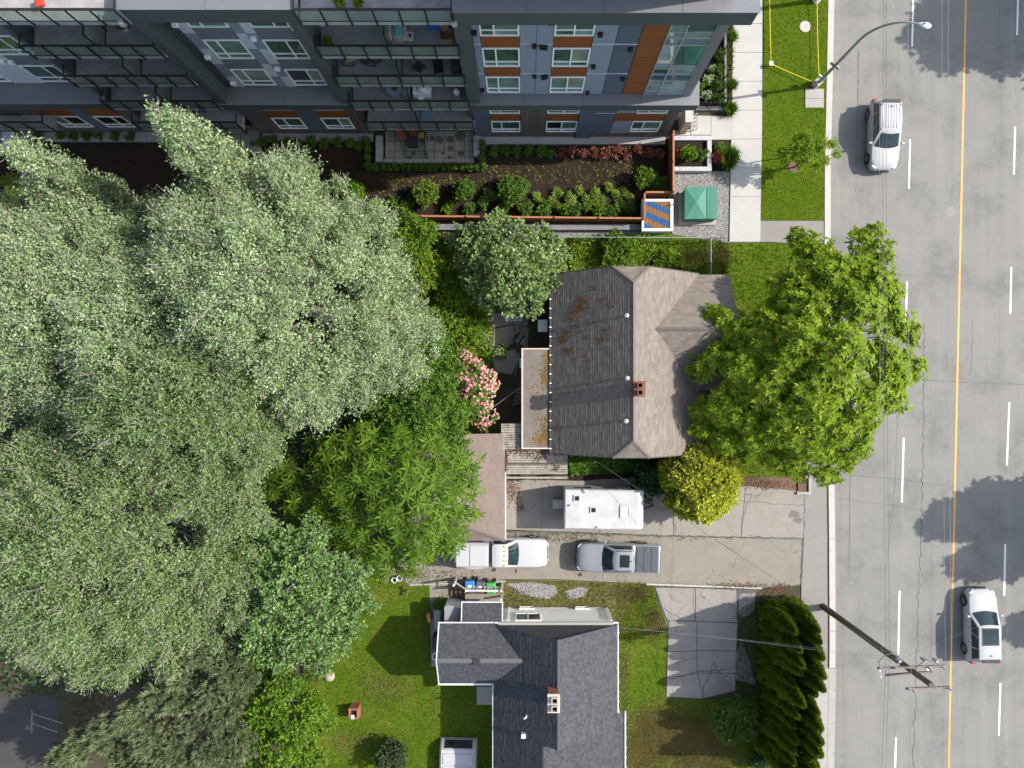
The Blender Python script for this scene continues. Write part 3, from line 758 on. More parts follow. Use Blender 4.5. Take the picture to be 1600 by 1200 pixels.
# ground-floor patios: pavers laid one by one
def pavers(name, q, nx, ny, z, mat, gap=.015):
    x0, y0 = G(*q[0])[:2]; x1, y1 = G(*q[1])[:2]
    root = MB().box(x0, x1, y0, y1, -.002, z-.02).build(name, m_soil, kind='structure')
    base = None
    w, h = (x1-x0)/nx, (y1-y0)/ny
    for i in range(nx):
        for j in range(ny):
            if base is None:
                base = MB().box(-w/2+gap, w/2-gap, -h/2+gap, h/2-gap, -.04, 0).build('paver', mat, root); o = base
            else:
                o = base.copy(); link(o)
            o.location = Vector((x0+(i+.5)*w, y0+(j+.5)*h, z+random.uniform(-.006,.006)))
            o.parent = root
    return root
pavers('patio', [(602,252),(741,205)], 9, 3, .07, m_patio)
pavers('patio', [(330,240),(408,196)], 5, 3, .07, m_patio)
pavers('patio', [(-70,232),(54,188)], 8, 3, .07, m_patio)
def low_wall(label, q, z, mat, n=1, horiz=True):
    w = thing('garden_wall', label, 'garden wall', (*G((q[0]+q[2])/2, (q[1]+q[3])/2)[:2], 0))
    for k in range(n):
        if horiz: xs = (q[0]+(q[2]-q[0])*k/n+.25, q[0]+(q[2]-q[0])*(k+1)/n-.25); yy = (q[1], q[3])
        else: xs = (q[0], q[2]); yy = (q[1]+(q[3]-q[1])*k/n+.25, q[1]+(q[3]-q[1])*(k+1)/n-.25)
        MB().box(GX(xs[0]), GX(xs[1]), GY(yy[0]), GY(yy[1]), 0, z).build('wall_block', mat, w)
    return w
low_wall('low grey block wall along the left edge of the paved patio', (589,215,599,256), .45, m_concgrey, 4, False)
low_wall('low grey block wall along the right edge of the paved patio', (741,215,750,248), .45, m_concgrey, 3, False)
low_wall('grey block edging in front of the paved patio behind the hedge', (600,250,741,256), .2, m_concgrey, 9, True)
# dark stains on the patio
for k, (px, py, r) in enumerate([(676,217,5),(687,219,7),(704,218,7),(719,213,9),(704,232,5),(692,240,3),(646,240,5),(720,240,6),(660,222,4),(640,247,5),(703,247,5),(384,206,6),(360,215,5),(395,226,6),(376,231,5),(10,208,6),(25,205,6),(40,212,5),(30,225,6)]):
    n = 11; pts = [(px + r*random.uniform(.7,1.1)*math.cos(j*2*math.pi/n), py + r*random.uniform(.6,1)*math.sin(j*2*math.pi/n)) for j in range(n)]
    sheet('patio_stain', pts, .081 + .0007*(k % 9), M('wet_stain', (.075,.073,.055), .7, .25, 12, coords='World'))
# ================================================================= SHINGLED ROOFS
def shinglemat(name, a, b, dirt, row, damt=.5, dsc=.5, bw=.32):
    t = NT(name)
    uv = t.n('ShaderNodeTexCoord').outputs['UV']
    br = t.n('ShaderNodeTexBrick'); br.offset = .37; br.offset_frequency = 2; br.squash = 1
    br.inputs['Scale'].default_value = 1; br.inputs['Brick Width'].default_value = bw; br.inputs['Row Height'].default_value = row
    br.inputs['Mortar Size'].default_value = .006; br.inputs['Mortar Smooth'].default_value = .3; br.inputs['Bias'].default_value = 0
    br.inputs['Color1'].default_value = (*a, 1); br.inputs['Color2'].default_value = (*b, 1); br.inputs['Mortar'].default_value = (*mul(a, .6), 1)
    t.l(uv, br.inputs['Vector'])
    co = t.coord('World')
    f = t.ramp(t.noise(co, dsc, 6, .7), [(.45, (0,0,0)), (.75, (damt,damt,damt))])
    c = t.mix(f, br.outputs['Color'], dirt)
    c = t.mix(.35, c, t.ramp(t.noise(co, 30, 3, .8), [(.3, mul(a, .6)), (.7, mul(b, 1.4))]))
    t.base(c); t.set(.9, 0, .2); t.bump(br.outputs['Fac'], -.25, .01)
    return t.m
def clip(poly, f):
    out = []
    for i in range(len(poly)):
        a, b2 = poly[i], poly[(i+1) % len(poly)]; fa, fb = f(a), f(b2)
        if fa >= 0: out.append(a)
        if (fa >= 0) != (fb >= 0):
            k = fa/(fa-fb); out.append((a[0]+(b2[0]-a[0])*k, a[1]+(b2[1]-a[1])*k))
    return out
def shingles(mb, poly, expo, th=.022):
    P = [Vector(p) for p in poly]
    n = (P[1]-P[0]).cross(P[2]-P[1]).normalized()
    if n.z < 0: n = -n
    u = (P[1]-P[0]).normalized(); v = n.cross(u)
    if v.z < 0: u, v = -u, -v
    o = P[0]; Q = [((p-o).dot(u), (p-o).dot(v)) for p in P]
    v0, v1 = min(q[1] for q in Q), max(q[1] for q in Q)
    k = v0; i = 0
    while k < v1 - 1e-4:
        lo, hi = k, min(k+expo, v1)
        c = clip(clip(Q, lambda q: q[1]-lo), lambda q: hi-q[1])
        if len(c) >= 3:
            whole, umax = c, max(q[0] for q in c)
            ua = min(q[0] for q in c)
            while ua < umax - 1e-4:
                ub = min(umax, ua + random.uniform(.35, 1.1))
                if umax - ub < .2: ub = umax
                c = clip(clip(whole, lambda q: q[0]-ua), lambda q: ub-q[0])
                if len(c) >= 3:
                    tk = th*random.uniform(.82, 1.15); sl = random.uniform(-.006, .006) if lo > v0 else 0
                    def lift(q):
                        w = (q[1]-lo)/expo
                        return o + u*q[0] + v*(q[1] + sl*(1-w)) + n*(tk*(1-w)+.003)
                    pts = [lift(q) for q in c]
                    nn = Vector((0,0,0))
                    for a in range(1, len(pts)-1): nn += (pts[a]-pts[0]).cross(pts[a+1]-pts[0])
                    if nn.dot(n) < 0: c = c[::-1]; pts = pts[::-1]
                    mb.poly(pts, [(q[0]+i*.113, q[1]-v0) for q in c])
                    lows = sorted([q for q in c if abs(q[1]-lo) < 1e-5])
                    if len(lows) >= 2:
                        a, b2 = lows[0], lows[-1]
                        pa, pb = o+u*a[0]+v*(lo+sl), o+u*b2[0]+v*(lo+sl)
                        mb.poly([pa - n*.01, pb - n*.01, pb + n*(tk+.003), pa + n*(tk+.003)], [(0,0)]*4)
                ua = ub
        k += expo; i += 1
    return mb
def ridge_caps(parent, a, b2, mat, n1, n2, w=.16, step=.25):
    """overlapping cap pieces along a ridge or hip; n1, n2 point down the two slopes"""
    a, b2 = Vector(a), Vector(b2); d = (b2-a); L = d.length; d.normalize(); k = int(L/step)
    mb = MB(); n1, n2 = Vector(n1).normalized(), Vector(n2).normalized(); up = Vector((0,0,1))
    for i in range(k):
        p, q = a + d*(i*L/k), a + d*((i+1)*L/k + .03)
        for s in (n1, n2):
            mb.poly([p+up*.03, q+up*.05, q+s*w+up*.035, p+s*w+up*.02])
    return mb.build('ridge_cap', mat, parent, fix=False)

# ----------------------------------------------------------------- old brown-roofed house
m_sh1 = shinglemat('brown_shingles', (.118,.1,.086), (.208,.179,.153), (.11,.096,.083), .165)
m_sh1d = M('brown_ridge', (.12,.1,.088), .9, .2, 8)
m_oldwall = M('faded_stucco', (.3,.28,.25), .85, .1, 3, dirt=(.18,.17,.15))
m_trim = M('trim_beige', (.5,.41,.36), .6, .08, 5)
m_gutter_dk = M('gutter_brown', (.07,.06,.055), .5, .1)
m_brick = None
def brickmat(name, a, b, mortar):
    t = NT(name); br = t.n('ShaderNodeTexBrick'); co = t.coord('Object', (1,1,1), (math.radians(90),0,0))
    br.inputs['Scale'].default_value = 1; br.inputs['Brick Width'].default_value = .21; br.inputs['Row Height'].default_value = .075; br.inputs['Mortar Size'].default_value = .008
    br.inputs['Color1'].default_value = (*a,1); br.inputs['Color2'].default_value = (*b,1); br.inputs['Mortar'].default_value = (*mortar,1)
    t.l(co, br.inputs[0]); t.base(br.outputs[0]); t.set(.9, 0, .2); return t.m
m_brick = brickmat('red_brick', (.22,.075,.045), (.3,.12,.07), (.3,.26,.22))
m_brickp = M('brick_piece_red', (.24,.09,.055), .9, .25, 4, coords='World')
m_mortar = M('mortar', (.3,.27,.23), .9, .15, 10)
m_brick_cap = M('chimney_cap', (.42,.36,.31), .85, .12, 8)
m_hole = M('flue_black', (.006,.006,.006), .95)  # near-black fill at the bottom of the flue pots
def chimney(par, name, cx, cy, z0, z1, sx, sy, cap_mat, flues, brickm):
    """chimney of separate bricks: core, brick courses, cap and flue pots"""
    ch = MB().box(cx-sx/2+.02, cx+sx/2-.02, cy-sy/2+.02, cy+sy/2-.02, z0, z1-.1).build(name, m_mortar, par)
    hgt = .085; bl = .2; k = 0; z = z0; mesh = {}
    while z + hgt < z1 - .05:
        off = (k % 2)*bl/2
        for side in range(4):
            Ls = sx if side in (0, 2) else sy
            t0 = -Ls/2
            while t0 < Ls/2 - .02:
                t1 = min(t0 + bl - (off if t0 == -Ls/2 else 0), Ls/2)
                if side == 0: bx = (cx+t0+.006, cx+t1-.006, cy-sy/2, cy-sy/2+.06)
                elif side == 2: bx = (cx+t0+.006, cx+t1-.006, cy+sy/2-.06, cy+sy/2)
                elif side == 1: bx = (cx+sx/2-.06, cx+sx/2, cy+t0+.066, cy+t1-.006)
                else: bx = (cx-sx/2, cx-sx/2+.06, cy+t0+.066, cy+t1-.006)
                if bx[1]-bx[0] > .02 and bx[3]-bx[2] > .02:
                    key = (round(bx[1]-bx[0], 3), round(bx[3]-bx[2], 3))
                    if key not in mesh:
                        h2 = MB().box(-key[0]/2, key[0]/2, -key[1]/2, key[1]/2, 0, hgt-.012).build('brick', brickm, ch, local=True); mesh[key] = h2
                    else:
                        h2 = mesh[key].copy(); link(h2); h2.parent = ch
                    p = Vector(((bx[0]+bx[1])/2, (bx[2]+bx[3])/2, z)) - LOC[ch.name]
                    h2.location = p + Vector((random.uniform(-.004,.004), random.uniform(-.004,.004), 0))
                t0 = t1
        z += hgt; k += 1
    MB().box(cx-sx/2-.05, cx+sx/2+.05, cy-sy/2-.05, cy+sy/2+.05, z1-.1, z1).build('cap', cap_mat, ch)
    for fx, fy, fs in flues:
        b = MB(); x0, x1, y0, y1 = cx+fx-fs/2, cx+fx+fs/2, cy+fy-fs/2, cy+fy+fs/2; w = .045
        b.box(x0, x1, y0, y0+w, z1, z1+.22); b.box(x0, x1, y1-w, y1, z1, z1+.22); b.box(x0, x0+w, y0+w, y1-w, z1, z1+.22); b.box(x1-w, x1, y0+w, y1-w, z1, z1+.22)
        b.build('flue_pot', cap_mat, ch)
        MB().box(x0+w, x1-w, y0+w, y1-w, z1+.002, z1+.02).build('flue_opening', m_hole, ch)
    return ch
h1 = thing('house', 'old house with weathered brown shingle roof and front gable beneath the big leafy tree', 'house', (6.1, 1.6, 0))
EV, RX, RZ = 3.0, 6.12, 6.38
W0, E0, N0, S0 = 1.65, 10.6, 7.1, -3.85
pt = (RZ-EV)/(RX-W0)
cutz = RZ - 1.05*pt
b = MB()
shingles(b, [(W0,S0,EV),(W0,N0,EV),(RX-1.05,N0,cutz),(RX,N0-1.0,RZ),(RX,S0+1.0,RZ),(RX-1.05,S0,cutz)], .165, .021)
shingles(b, [(E0,N0,EV),(E0,S0,EV),(RX+1.05,S0,cutz),(RX,S0+1.0,RZ),(RX,N0-1.0,RZ),(RX+1.05,N0,cutz)], .18, .022)
shingles(b, [(RX-1.05,N0,cutz),(RX+1.05,N0,cutz),(RX,N0-1.0,RZ)], .18)
shingles(b, [(RX+1.05,S0,cutz),(RX-1.05,S0,cutz),(RX,S0+1.0,RZ)], .18)
WZ, WY = 5.3, 3.55; wx = RX + (RZ-WZ)/pt
shingles(b, [(E0,N0-.05,EV),(12.5,N0-.05,EV),(12.5,WY,WZ),(wx,WY,WZ)], .18)
shingles(b, [(12.5,.05,EV),(E0,.05,EV),(wx,WY,WZ),(12.5,WY,WZ)], .18)
roof1 = b.build('roof', m_sh1, h1)
ridge_caps(roof1, (RX,S0+1,RZ), (RX,N0-1,RZ), m_sh1d, (-1,0,-pt), (1,0,-pt))
ridge_caps(roof1, (wx,WY,WZ), (12.5,WY,WZ), m_sh1d, (0,1,-.63), (0,-1,-.63))
for sx in (-1, 1):
    ridge_caps(roof1, (RX,N0-1,RZ), (RX+sx*1.05,N0,cutz), m_sh1d, (sx*.7,-.7,-.5), (-sx*.5,.7,-.4), .14)
    ridge_caps(roof1, (RX,S0+1,RZ), (RX+sx*1.05,S0,cutz), m_sh1d, (sx*.7,.7,-.5), (-sx*.5,-.7,-.4), .14)
b = MB().box(W0+.45, E0-.4, S0+.4, N0-.4, 0, EV+.05); b.box(E0-.4, 12.1, .5, N0-.45, 0, EV+.05)
for Y in (S0+.4, N0-.4):
    b.poly([(W0+.45,Y,EV+.05),(E0-.4,Y,EV+.05),(RX+1.05,Y,cutz-.1),(RX-1.05,Y,cutz-.1)])
b.poly([(12.1,.5,EV+.05),(12.1,N0-.45,EV+.05),(12.1,WY,WZ-.08)])
b.build('wall', m_oldwall, h1)
g = MB().box(W0-.13, W0+.0, S0, N0, EV-.12, EV-.01).build('gutter', m_gutter_dk, h1)
for i in range(19):
    y = S0 + .3 + i*.57
    MB().box(W0-.15, W0+.06, y-.025, y+.025, EV-.005, EV+.012).build('gutter_strap', m_whiteframe, g)
MB().box(E0, E0+.13, S0, .0, EV-.12, EV-.01).build('gutter', m_gutter_dk, h1)
for Y, s in ((S0, -1), (N0, 1)):
    for a_, c_ in (((W0,EV),(RX-1.05,cutz)), ((RX+1.05,cutz),(E0,EV)), ((RX-1.05,cutz),(RX+1.05,cutz))):
        MB().bar((a_[0],Y+s*.03,a_[1]-.06),(c_[0],Y+s*.03,c_[1]-.06), .05, .15).build('barge_board', m_gutter_dk, h1)
chimney(h1, 'chimney', 6.3, .08, 5.5, 7.6, .52, .78, M('rust_cap', (.16,.07,.045), .9, .25, 6), [(.0,.2,.3),(.0,-.19,.3)], m_brickp)
for px, py in ((979,493),(980,591),(978,658)):
    z = 6.4; x, y = GX(px, z), GY(py, z)
    v = MB().cyl((x,y,5.8), .08, .6, 14).build('vent_pipe', M('galvanised', (.38,.39,.4), .5, .1, 6, metal=.7), h1, smooth=True)
    MB().lathe([(.12,0),(.13,.05),(.02,.1)], (x,y,6.4), 14).build('vent_cap', MATS['galvanised'], v, smooth=True)
# flat-roofed annex
an = MB().box(.05, 1.62, -3.35, 2.4, 0, 2.6).build('annex_wall', m_oldwall, h1)
m_tarroof = asphalt_like('tar_gravel_roof', (.115,.1,.09), (.18,.155,.13), None, 1, stain=(.24,.22,.2))
MB().box(-.12, 1.68, -3.5, 2.5, 2.62, 2.86).build('annex_roof', m_tarroof, an)
b = MB(); b.box(-.2, -.11, -3.58, 2.58, 2.6, 2.95); b.box(-.11, 1.62, 2.5, 2.58, 2.6, 2.95); b.box(-.11, 1.62, -3.58, -3.5, 2.6, 2.95)
b.build('annex_trim', m_trim, an)
b = MB(); n = 0
pts = [(850+random.uniform(-12,12), 560+random.uniform(-8,8)) for _ in range(5)]
P3 = [G(x, y, 2.9) for x, y in [(842,572),(858,566),(866,548),(870,575),(880,560)]]
MB().poly([G(863,547,3.02),G(880,549,3.25),G(886,566,3.3),G(866,573,3.06)]).build('tar_patch', M('tar_patch', (.1,.1,.105), .8, .2, 6), roof1)

# ----------------------------------------------------------------- moss and litter on the roofs
def scatter_chips(name, spots, size, mat, parent=None, flat=.35):
    V = []; n = len(spots)
    P = np.array(spots); s = size*rng.uniform(.5, 1.5, n); a = rng.uniform(0, 6.28, n)
    t4 = np.array([[1,0,0],[-.4,.8,0],[-.6,-.7,0],[0,0,flat]])
    ca, sa = np.cos(a), np.sin(a)
    V = np.empty((n,4,3))
    V[:,:,0] = P[:,None,0] + s[:,None]*(ca[:,None]*t4[None,:,0] - sa[:,None]*t4[None,:,1])
    V[:,:,1] = P[:,None,1] + s[:,None]*(sa[:,None]*t4[None,:,0] + ca[:,None]*t4[None,:,1])
    V[:,:,2] = P[:,None,2] + s[:,None]*t4[None,:,2]
    f = np.array([[0,1,3],[1,2,3],[2,0,3]])
    Q = (np.arange(n)[:,None,None]*4 + f[None]).reshape(-1,3)
    return np_mesh(name, V.reshape(-1,3), Q, mat, parent, kind='stuff')
m_moss = leafmat('roof_moss', [(.07,.032,.016), (.1,.048,.02), (.06,.036,.018), (.09,.06,.022)], 0, .95, .1)
m_litter = leafmat('roof_litter', [(.16,.09,.035), (.1,.055,.025), (.22,.15,.06), (.07,.05,.02), (.18,.13,.04)], 0, .95, .1)
sp = []
for px, py, r, n in [(907,480,14,150),(912,470,8,60),(898,488,9,70),(893,499,6,50),(930,451,5,30),(946,470,8,35),(956,478,6,20),(880,530,9,70),(887,522,9,60),(940,531,7,45),(948,515,9,25),(890,550,7,45),(885,548,5,25),(920,560,25,30),(900,600,30,25),(930,500,30,50),(905,520,25,50)]:
    for _ in range(n):
        x, y = px + random.gauss(0, r*.5), py + random.gauss(0, r*.5)
        z = 4.5
        for _k in range(3): X, Y = GX(x, z), GY(y, z); z = EV + (X-W0)*pt
        if W0 < X < RX-.2: sp.append((X, Y, z+.02))
scatter_chips('moss', sp, .055, m_moss, roof1, .5)
sp = []
for px, py, rx_, ry_, n in [(856,563,6,16,420),(852,590,5,14,200),(860,640,4,25,170),(855,680,10,12,330),(842,688,14,8,260),(850,660,9,12,130),(838,615,14,40,90)]:
    for _ in range(n):
        X, Y, _z = G(px + random.gauss(0, rx_*.6), py + random.gauss(0, ry_*.6), 2.9)
        if -.08 < X < 1.6 and -3.45 < Y < 2.45: sp.append((X, Y, 2.865))
scatter_chips('leaf_litter', sp, .05, m_litter, an, .5)

# ----------------------------------------------------------------- garage and weathered deck
gar = thing('garage', 'brown-shingled garage whose roof disappears under the spreading tree beside the white pickup', 'garage', (-4, -6.2, 0))
gx0, gx1, gy0, gy1, gr, gez = -7.0, -1.23, -9.25, -2.65, -4.15, 2.55
b = MB(); gz = gez + (gx1-gr)*.3
shingles(b, [(gx1,gy1,gez),(gx1,gy0,gez),(gr,gy0+1.2,gz),(gr,gy1,gz)], .2, .025)
shingles(b, [(gx0,gy0,gez),(gx0,gy1,gez),(gr,gy1,gz),(gr,gy0+1.2,gz)], .2, .025)
shingles(b, [(gx1,gy0,gez),(gx0,gy0,gez),(gr,gy0+1.2,gz)], .2, .025)
m_sh2 = shinglemat('garage_shingles', (.15,.118,.098), (.2,.16,.135), (.12,.1,.088), .2)
gr_o = b.build('roof', m_sh2, gar)
ridge_caps(gr_o, (gr,gy0+1.2,gz), (gx1,gy0,gez), m_sh1d, (.7,.6,-.2), (-.3,-.9,-.2), .12)
b = MB().box(gx0+.3, gx1-.25, gy0+.3, gy1-.2, 0, gez); b.poly([(gx0+.3,gy1-.2,gez),(gx1-.25,gy1-.2,gez),(gr,gy1-.2,gz-.05)])
b.build('wall', m_oldwall, gar)
MB().box(gx1, gx1+.08, gy0, -5.0, gez-.1, gez+.02).build('gutter', M('gutter_white', (.5,.49,.49), .5, .05), gar)
dk = thing('timber_deck', 'weathered grey slatted timber deck between the garage and the old house', 'deck', (.2, -4.6, 0))
m_deckw = M('weathered_timber', (.27,.245,.205), .85, .3, 2.5, dirt=(.07,.055,.045), dscale=3, damt=.85, coords='World')
def plank_row(x0, x1, y0, y1, z, pw, gap):
    y = y0; 
    while y < y1 - .02:
        if random.random() < .94:
            x = x0
            cut = x0 + (x1-x0)*random.choice([.3,.5,.65,1.0,1.0])
            for a, c in ((x0, cut), (cut, x1)):
                if c - a > .1: MB().box(a+.008, c-.008, y, min(y+pw, y1), z-.03+random.uniform(-.008,.008), z+random.uniform(-.006,.006)).build('plank', m_deckw, dk)
        y += pw + gap
plank_row(GX(791,2.5), GX(887,2.5), GY(748,2.5), GY(702.5,2.5), 2.5, .12, .022)
plank_row(GX(783,2.6), GX(818,2.6), GY(702,2.6), GY(662,2.6), 2.6, .12, .03)
b = MB()
for px, py in ((794,745),(884,745),(884,706),(794,706),(786,666),(815,666)):
    x, y, _ = G(px, py, 2.4); b.box(x-.06, x+.06, y-.06, y+.06, 0, 2.44)
b.build('post', M('deck_post', (.16,.14,.12), .85, .2, 4), dk)
for py in (704, 725, 746):
    y = GY(py, 2.4); MB().box(GX(791,2.4), GX(887,2.4), y-.03, y+.03, 2.3, 2.455).build('joist', MATS['deck_post'], dk)
for px in (785, 801, 816):
    x = GX(px, 2.5); MB().box(x-.03, x+.03, GY(701,2.5), GY(663,2.5), 2.38, 2.55).build('joist', MATS['deck_post'], dk)
sp = []
for px, py, rx_, ry_, n in [(789,722,4,13,260),(810,703,25,4,200),(850,706,25,5,240),(840,716,14,5,60),(868,730,6,6,50)]:
    for _ in range(n):
        X, Y, _z = G(px + random.gauss(0, rx_*.6), py + random.gauss(0, ry_*.6), 2.55); sp.append((X, Y, 2.515 if X > GX(790,2.5) else 2.56))
scatter_chips('leaf_litter', sp, .05, leafmat('deck_litter', [(.09,.045,.03),(.05,.03,.02),(.13,.08,.05)], 0, .95, .1), dk, .5)

# ----------------------------------------------------------------- grey-roofed house
m_sh3 = shinglemat('charcoal_shingles', (.03,.031,.036), (.076,.077,.085), (.042,.043,.048), .15, .4, 1.2, .17)
m_sh3d = M('charcoal_ridge', (.05,.052,.06), .9, .2, 8)
m_whitewall = planks('white_siding', (.82,.8,.75), .12, 2, .25, .03)
h2 = thing('house', 'white-sided house with charcoal shingle roof and brick chimney at the bottom of the view', 'house', (1, -18, 0))
w0, e0, n0, r2x, r2z, ev2 = -1.9, 5.65, -14.3, 1.87, 5.8, 3.0
S2 = -20.6; p2 = (r2z-ev2)/(r2x-w0)
b = MB()
shingles(b, [(w0,S2,ev2),(w0,n0,ev2),(r2x,n0,r2z),(r2x,S2,r2z)], .17, .028)
shingles(b, [(e0,n0,ev2),(e0,S2,ev2),(r2x,S2,r2z),(r2x,n0,r2z)], .15, .018)
ex, ez = 1.08, ev2 + (1.08-w0)*p2; 
shingles(b, [(w0,-42,ev2),(w0,S2,ev2),(ex,S2,ez),(ex,-42,ez)], .17, .028)
shingles(b, [(6.1,S2+1.0,2.9),(6.1,-42,2.9),(ex,-42,ez),(ex,S2,ez)], .15, .018)
wy, wz = -16.05, 4.33; wx2 = w0 + (wz-ev2)/p2
shingles(b, [(-1.9,-14.22,ev2),(-5.2,-14.22,ev2),(-5.2,wy,wz),(wx2,wy,wz)], .15, .02)
shingles(b, [(-5.2,-17.87,ev2),(-1.9,-17.87,ev2),(wx2,wy,wz),(-5.2,wy,wz)], .15, .02)
b.poly([(w0,n0-.02,ev2),(e0,n0-.02,ev2),(r2x,n0-.1,r2z-.02)], [(0,0),(7.5,0),(3.7,2.8)])
roof2 = b.build('roof', m_sh3, h2)
ridge_caps(roof2, (r2x,S2,r2z), (r2x,n0,r2z), m_sh3d, (-1,0,-p2), (1,0,-p2))
ridge_caps(roof2, (-5.2,wy,wz), (wx2,wy,wz), M('ridge_grey', (.12,.118,.12), .9, .2, 8), (0,1,-.7), (0,-1,-.7))
for ye, sgn in ((-14.22, 1), (-17.87, -1)):
    MB().bar((wx2,wy,wz+.012), (-1.9,ye,ev2+.012), .12, .02).build('valley', M('valley_metal', (.03,.032,.036), .6, .1), roof2)
b = MB().box(w0+.3, e0-.25, -42, n0+.15, 0, ev2); b.box(-4.95, w0+.3, -17.6, -14.45, 0, ev2)
b.poly([(-4.95,-17.6,ev2),(-4.95,-14.45,ev2),(-4.95,wy,wz-.06)])
b.poly([(w0+.3,S2+.05,ev2),(e0-.25,S2+.05,ev2),(r2x,S2+.05,r2z-.06)])
b.box(e0-.25, 5.9, -42, S2+.6, 0, 2.8)
b.build('wall', m_whitewall, h2)
m_wgut = M('gutter_enamel', (.55,.55,.55), .4, .04)
for q in ((w0-.08,w0,-17.87,-42), (e0,e0+.08,S2+1.0,n0), (6.1,6.18,-42,S2+1.0)):
    g = MB().box(q[0], q[1], q[2], q[3], ev2-.12, ev2-.005).build('gutter', m_wgut, h2)
    y0_, y1_ = min(q[2], q[3]), max(q[2], q[3]); k = max(y0_, -26)
    while k < y1_:
        MB().box(q[0]-.01, q[1]+.05, k-.02, k+.02, ev2-.004, ev2+.02).build('gutter_strap', m_wgut, g); k += .6
g = MB().box(-5.3, e0+.08, n0+.07, n0+.15, ev2-.12, ev2-.002).build('gutter', m_wgut, h2)
g = MB().box(-5.3, w0-.12, -18.0, -17.88, ev2-.12, ev2-.002).build('gutter', m_wgut, h2)
for ye in (-14.2, -17.87): MB().bar((-5.24,ye,ev2-.03),(-5.24,wy,wz-.03), .07, .14).build('barge_board', m_wgut, h2)
chimney(h2, 'chimney', 1.62, -17.55, 4.9, 6.7, .6, .95, m_brick_cap, [(.05,.22,.36),(.05,-.24,.36)], m_brickp)
def roofvent(px, py, z, par):
    x, y = GX(px, z), GY(py, z)
    v = MB().box(x-.15, x+.15, y-.15, y+.15, z-.25, z+.06).build('roof_vent', M('vent_black', (.025,.025,.028), .5, .1), par)
    MB().box(x-.19, x+.19, y-.19, y+.19, z+.06, z+.1).build('vent_hood', MATS['vent_black'], v)
roofvent(864, 1034, 5.35, h2); roofvent(860, 1143, 5.3, h2); roofvent(745, 1034, 4.3, h2)
x, y, z = G(822,1120,4.7); v = MB().tube([(x,y,4.2),(x,y,4.75),(x-.1,y,4.95)], .06, 10).build('vent_pipe', m_wgut, h2, smooth=True)
x, y, z = G(818,1150,4.6); MB().box(x-.13, x+.13, y-.13, y+.13, 4.2, 4.66).build('roof_flashing_box', m_wgut, h2)
# windows in the north wall
yw = n0+.15
def h2win(x0, x1, z0, z1):
    b = MB(); w = .07
    b.box(x0, x1, yw, yw+.06, z0, z0+w); b.box(x0, x1, yw, yw+.06, z1-w, z1); b.box(x0, x0+w, yw, yw+.06, z0+w, z1-w); b.box(x1-w, x1, yw, yw+.06, z0+w, z1-w)
    xm = (x0+x1)/2; b.box(xm-.03, xm+.03, yw, yw+.055, z0+w, z1-w)
    f = b.build('window', m_whiteframe, h2)
    MB().box(x0+w, xm-.03, yw, yw+.03, z0+w, z1-w).build('pane', m_glass_s, f); MB().box(xm+.03, x1-w, yw, yw+.03, z0+w, z1-w).build('pane', m_glass_d, f)
h2win(-.6, 1.0, 1.3, 2.75)
for xa, xb in ((-.35, .62), (3.25, 4.15)):
    f = MB(); f.box(xa, xb, yw+.05, yw+.12, .1, .16); f.box(xa, xb, yw+.05, yw+.12, .5, .56); f.box(xa, xa+.06, yw+.05, yw+.12, .16, .5); f.box(xb-.06, xb, yw+.05, yw+.12, .16, .5)
    f = f.build('window', m_whiteframe, h2); MB().box(xa+.06, xb-.06, yw+.01, yw+.08, .16, .5).build('pane', m_glass_d, f)
for x in (-1.05, 5.3): MB().tube([(x,yw+.08,ev2-.12),(x,yw+.06,2.6),(x,yw+.06,.1)], .04, 8).build('downpipe', m_wgut, h2)
MB().box(-1.55, 5.35, yw-.02, yw+.05, 0, .1).build('plinth', m_concgrey, h2)
# porch on the north side
por = MB(); shingles(por, [(-1.42,-13.15,2.35),(-3.85,-13.15,2.35),(-3.85,-14.28,2.85),(-1.42,-14.28,2.85)], .15, .022)
po = por.build('porch_roof', m_sh3, h2)
b = MB().box(-3.9, -1.38, -13.16, -13.08, 2.2, 2.36); b.bar((-3.89,-13.1,2.3),(-3.89,-14.25,2.8), .06, .14); b.bar((-1.38,-13.1,2.3),(-1.38,-14.25,2.8), .06, .14)
b.build('porch_trim', m_wgut, po)
sh = MB().poly([G(695,948,2.105),G(701,945,2.105),G(725,952,2.105),G(725,972,2.105),G(694,970,2.105)]).build('lean_to_roof', M('lean_to_grey', (.2,.2,.21), .7, .1, 3), po)
MB().box(-5.0, -3.9, -14.4, -13.5, 0, 2.1).build('lean_to_wall', m_whitewall, po)
MB().box(-3.8, -1.45, -14.3, -13.0, 0, .95).build('porch_floor', M('porch_boards', (.2,.17,.14), .8, .2, 5), h2)
# ================================================================= VEGETATION
def unit(v): return v / np.maximum(np.linalg.norm(v, axis=-1, keepdims=True), 1e-9)
def rand_dir(n, zb=0.0):
    v = rng.normal(size=(n, 3)); v = unit(v); v[:,2] += zb
    return unit(v)
def leaf_quads(pos, d, up, L, ratio, droop=.12, fold=.06):
    d = unit(d); w = unit(np.cross(up, d)); n = np.cross(d, w)
    L = np.broadcast_to(np.asarray(L, float), (len(pos),))[:,None]
    V = np.empty((len(pos), 4, 3))
    V[:,0] = pos
    V[:,1] = pos + d*L*.48 + w*L*ratio*.5 + n*L*fold
    V[:,2] = pos + d*L - n*L*droop
    V[:,3] = pos + d*L*.48 - w*L*ratio*.5 + n*L*fold
    return V.reshape(-1, 3)
def quads_obj(name, Vs, mat, parent=None, loc=None, kind=None):
    V = np.concatenate(Vs); return np_mesh(name, V, np.arange(len(V)).reshape(-1, 4), mat, parent, loc, kind)
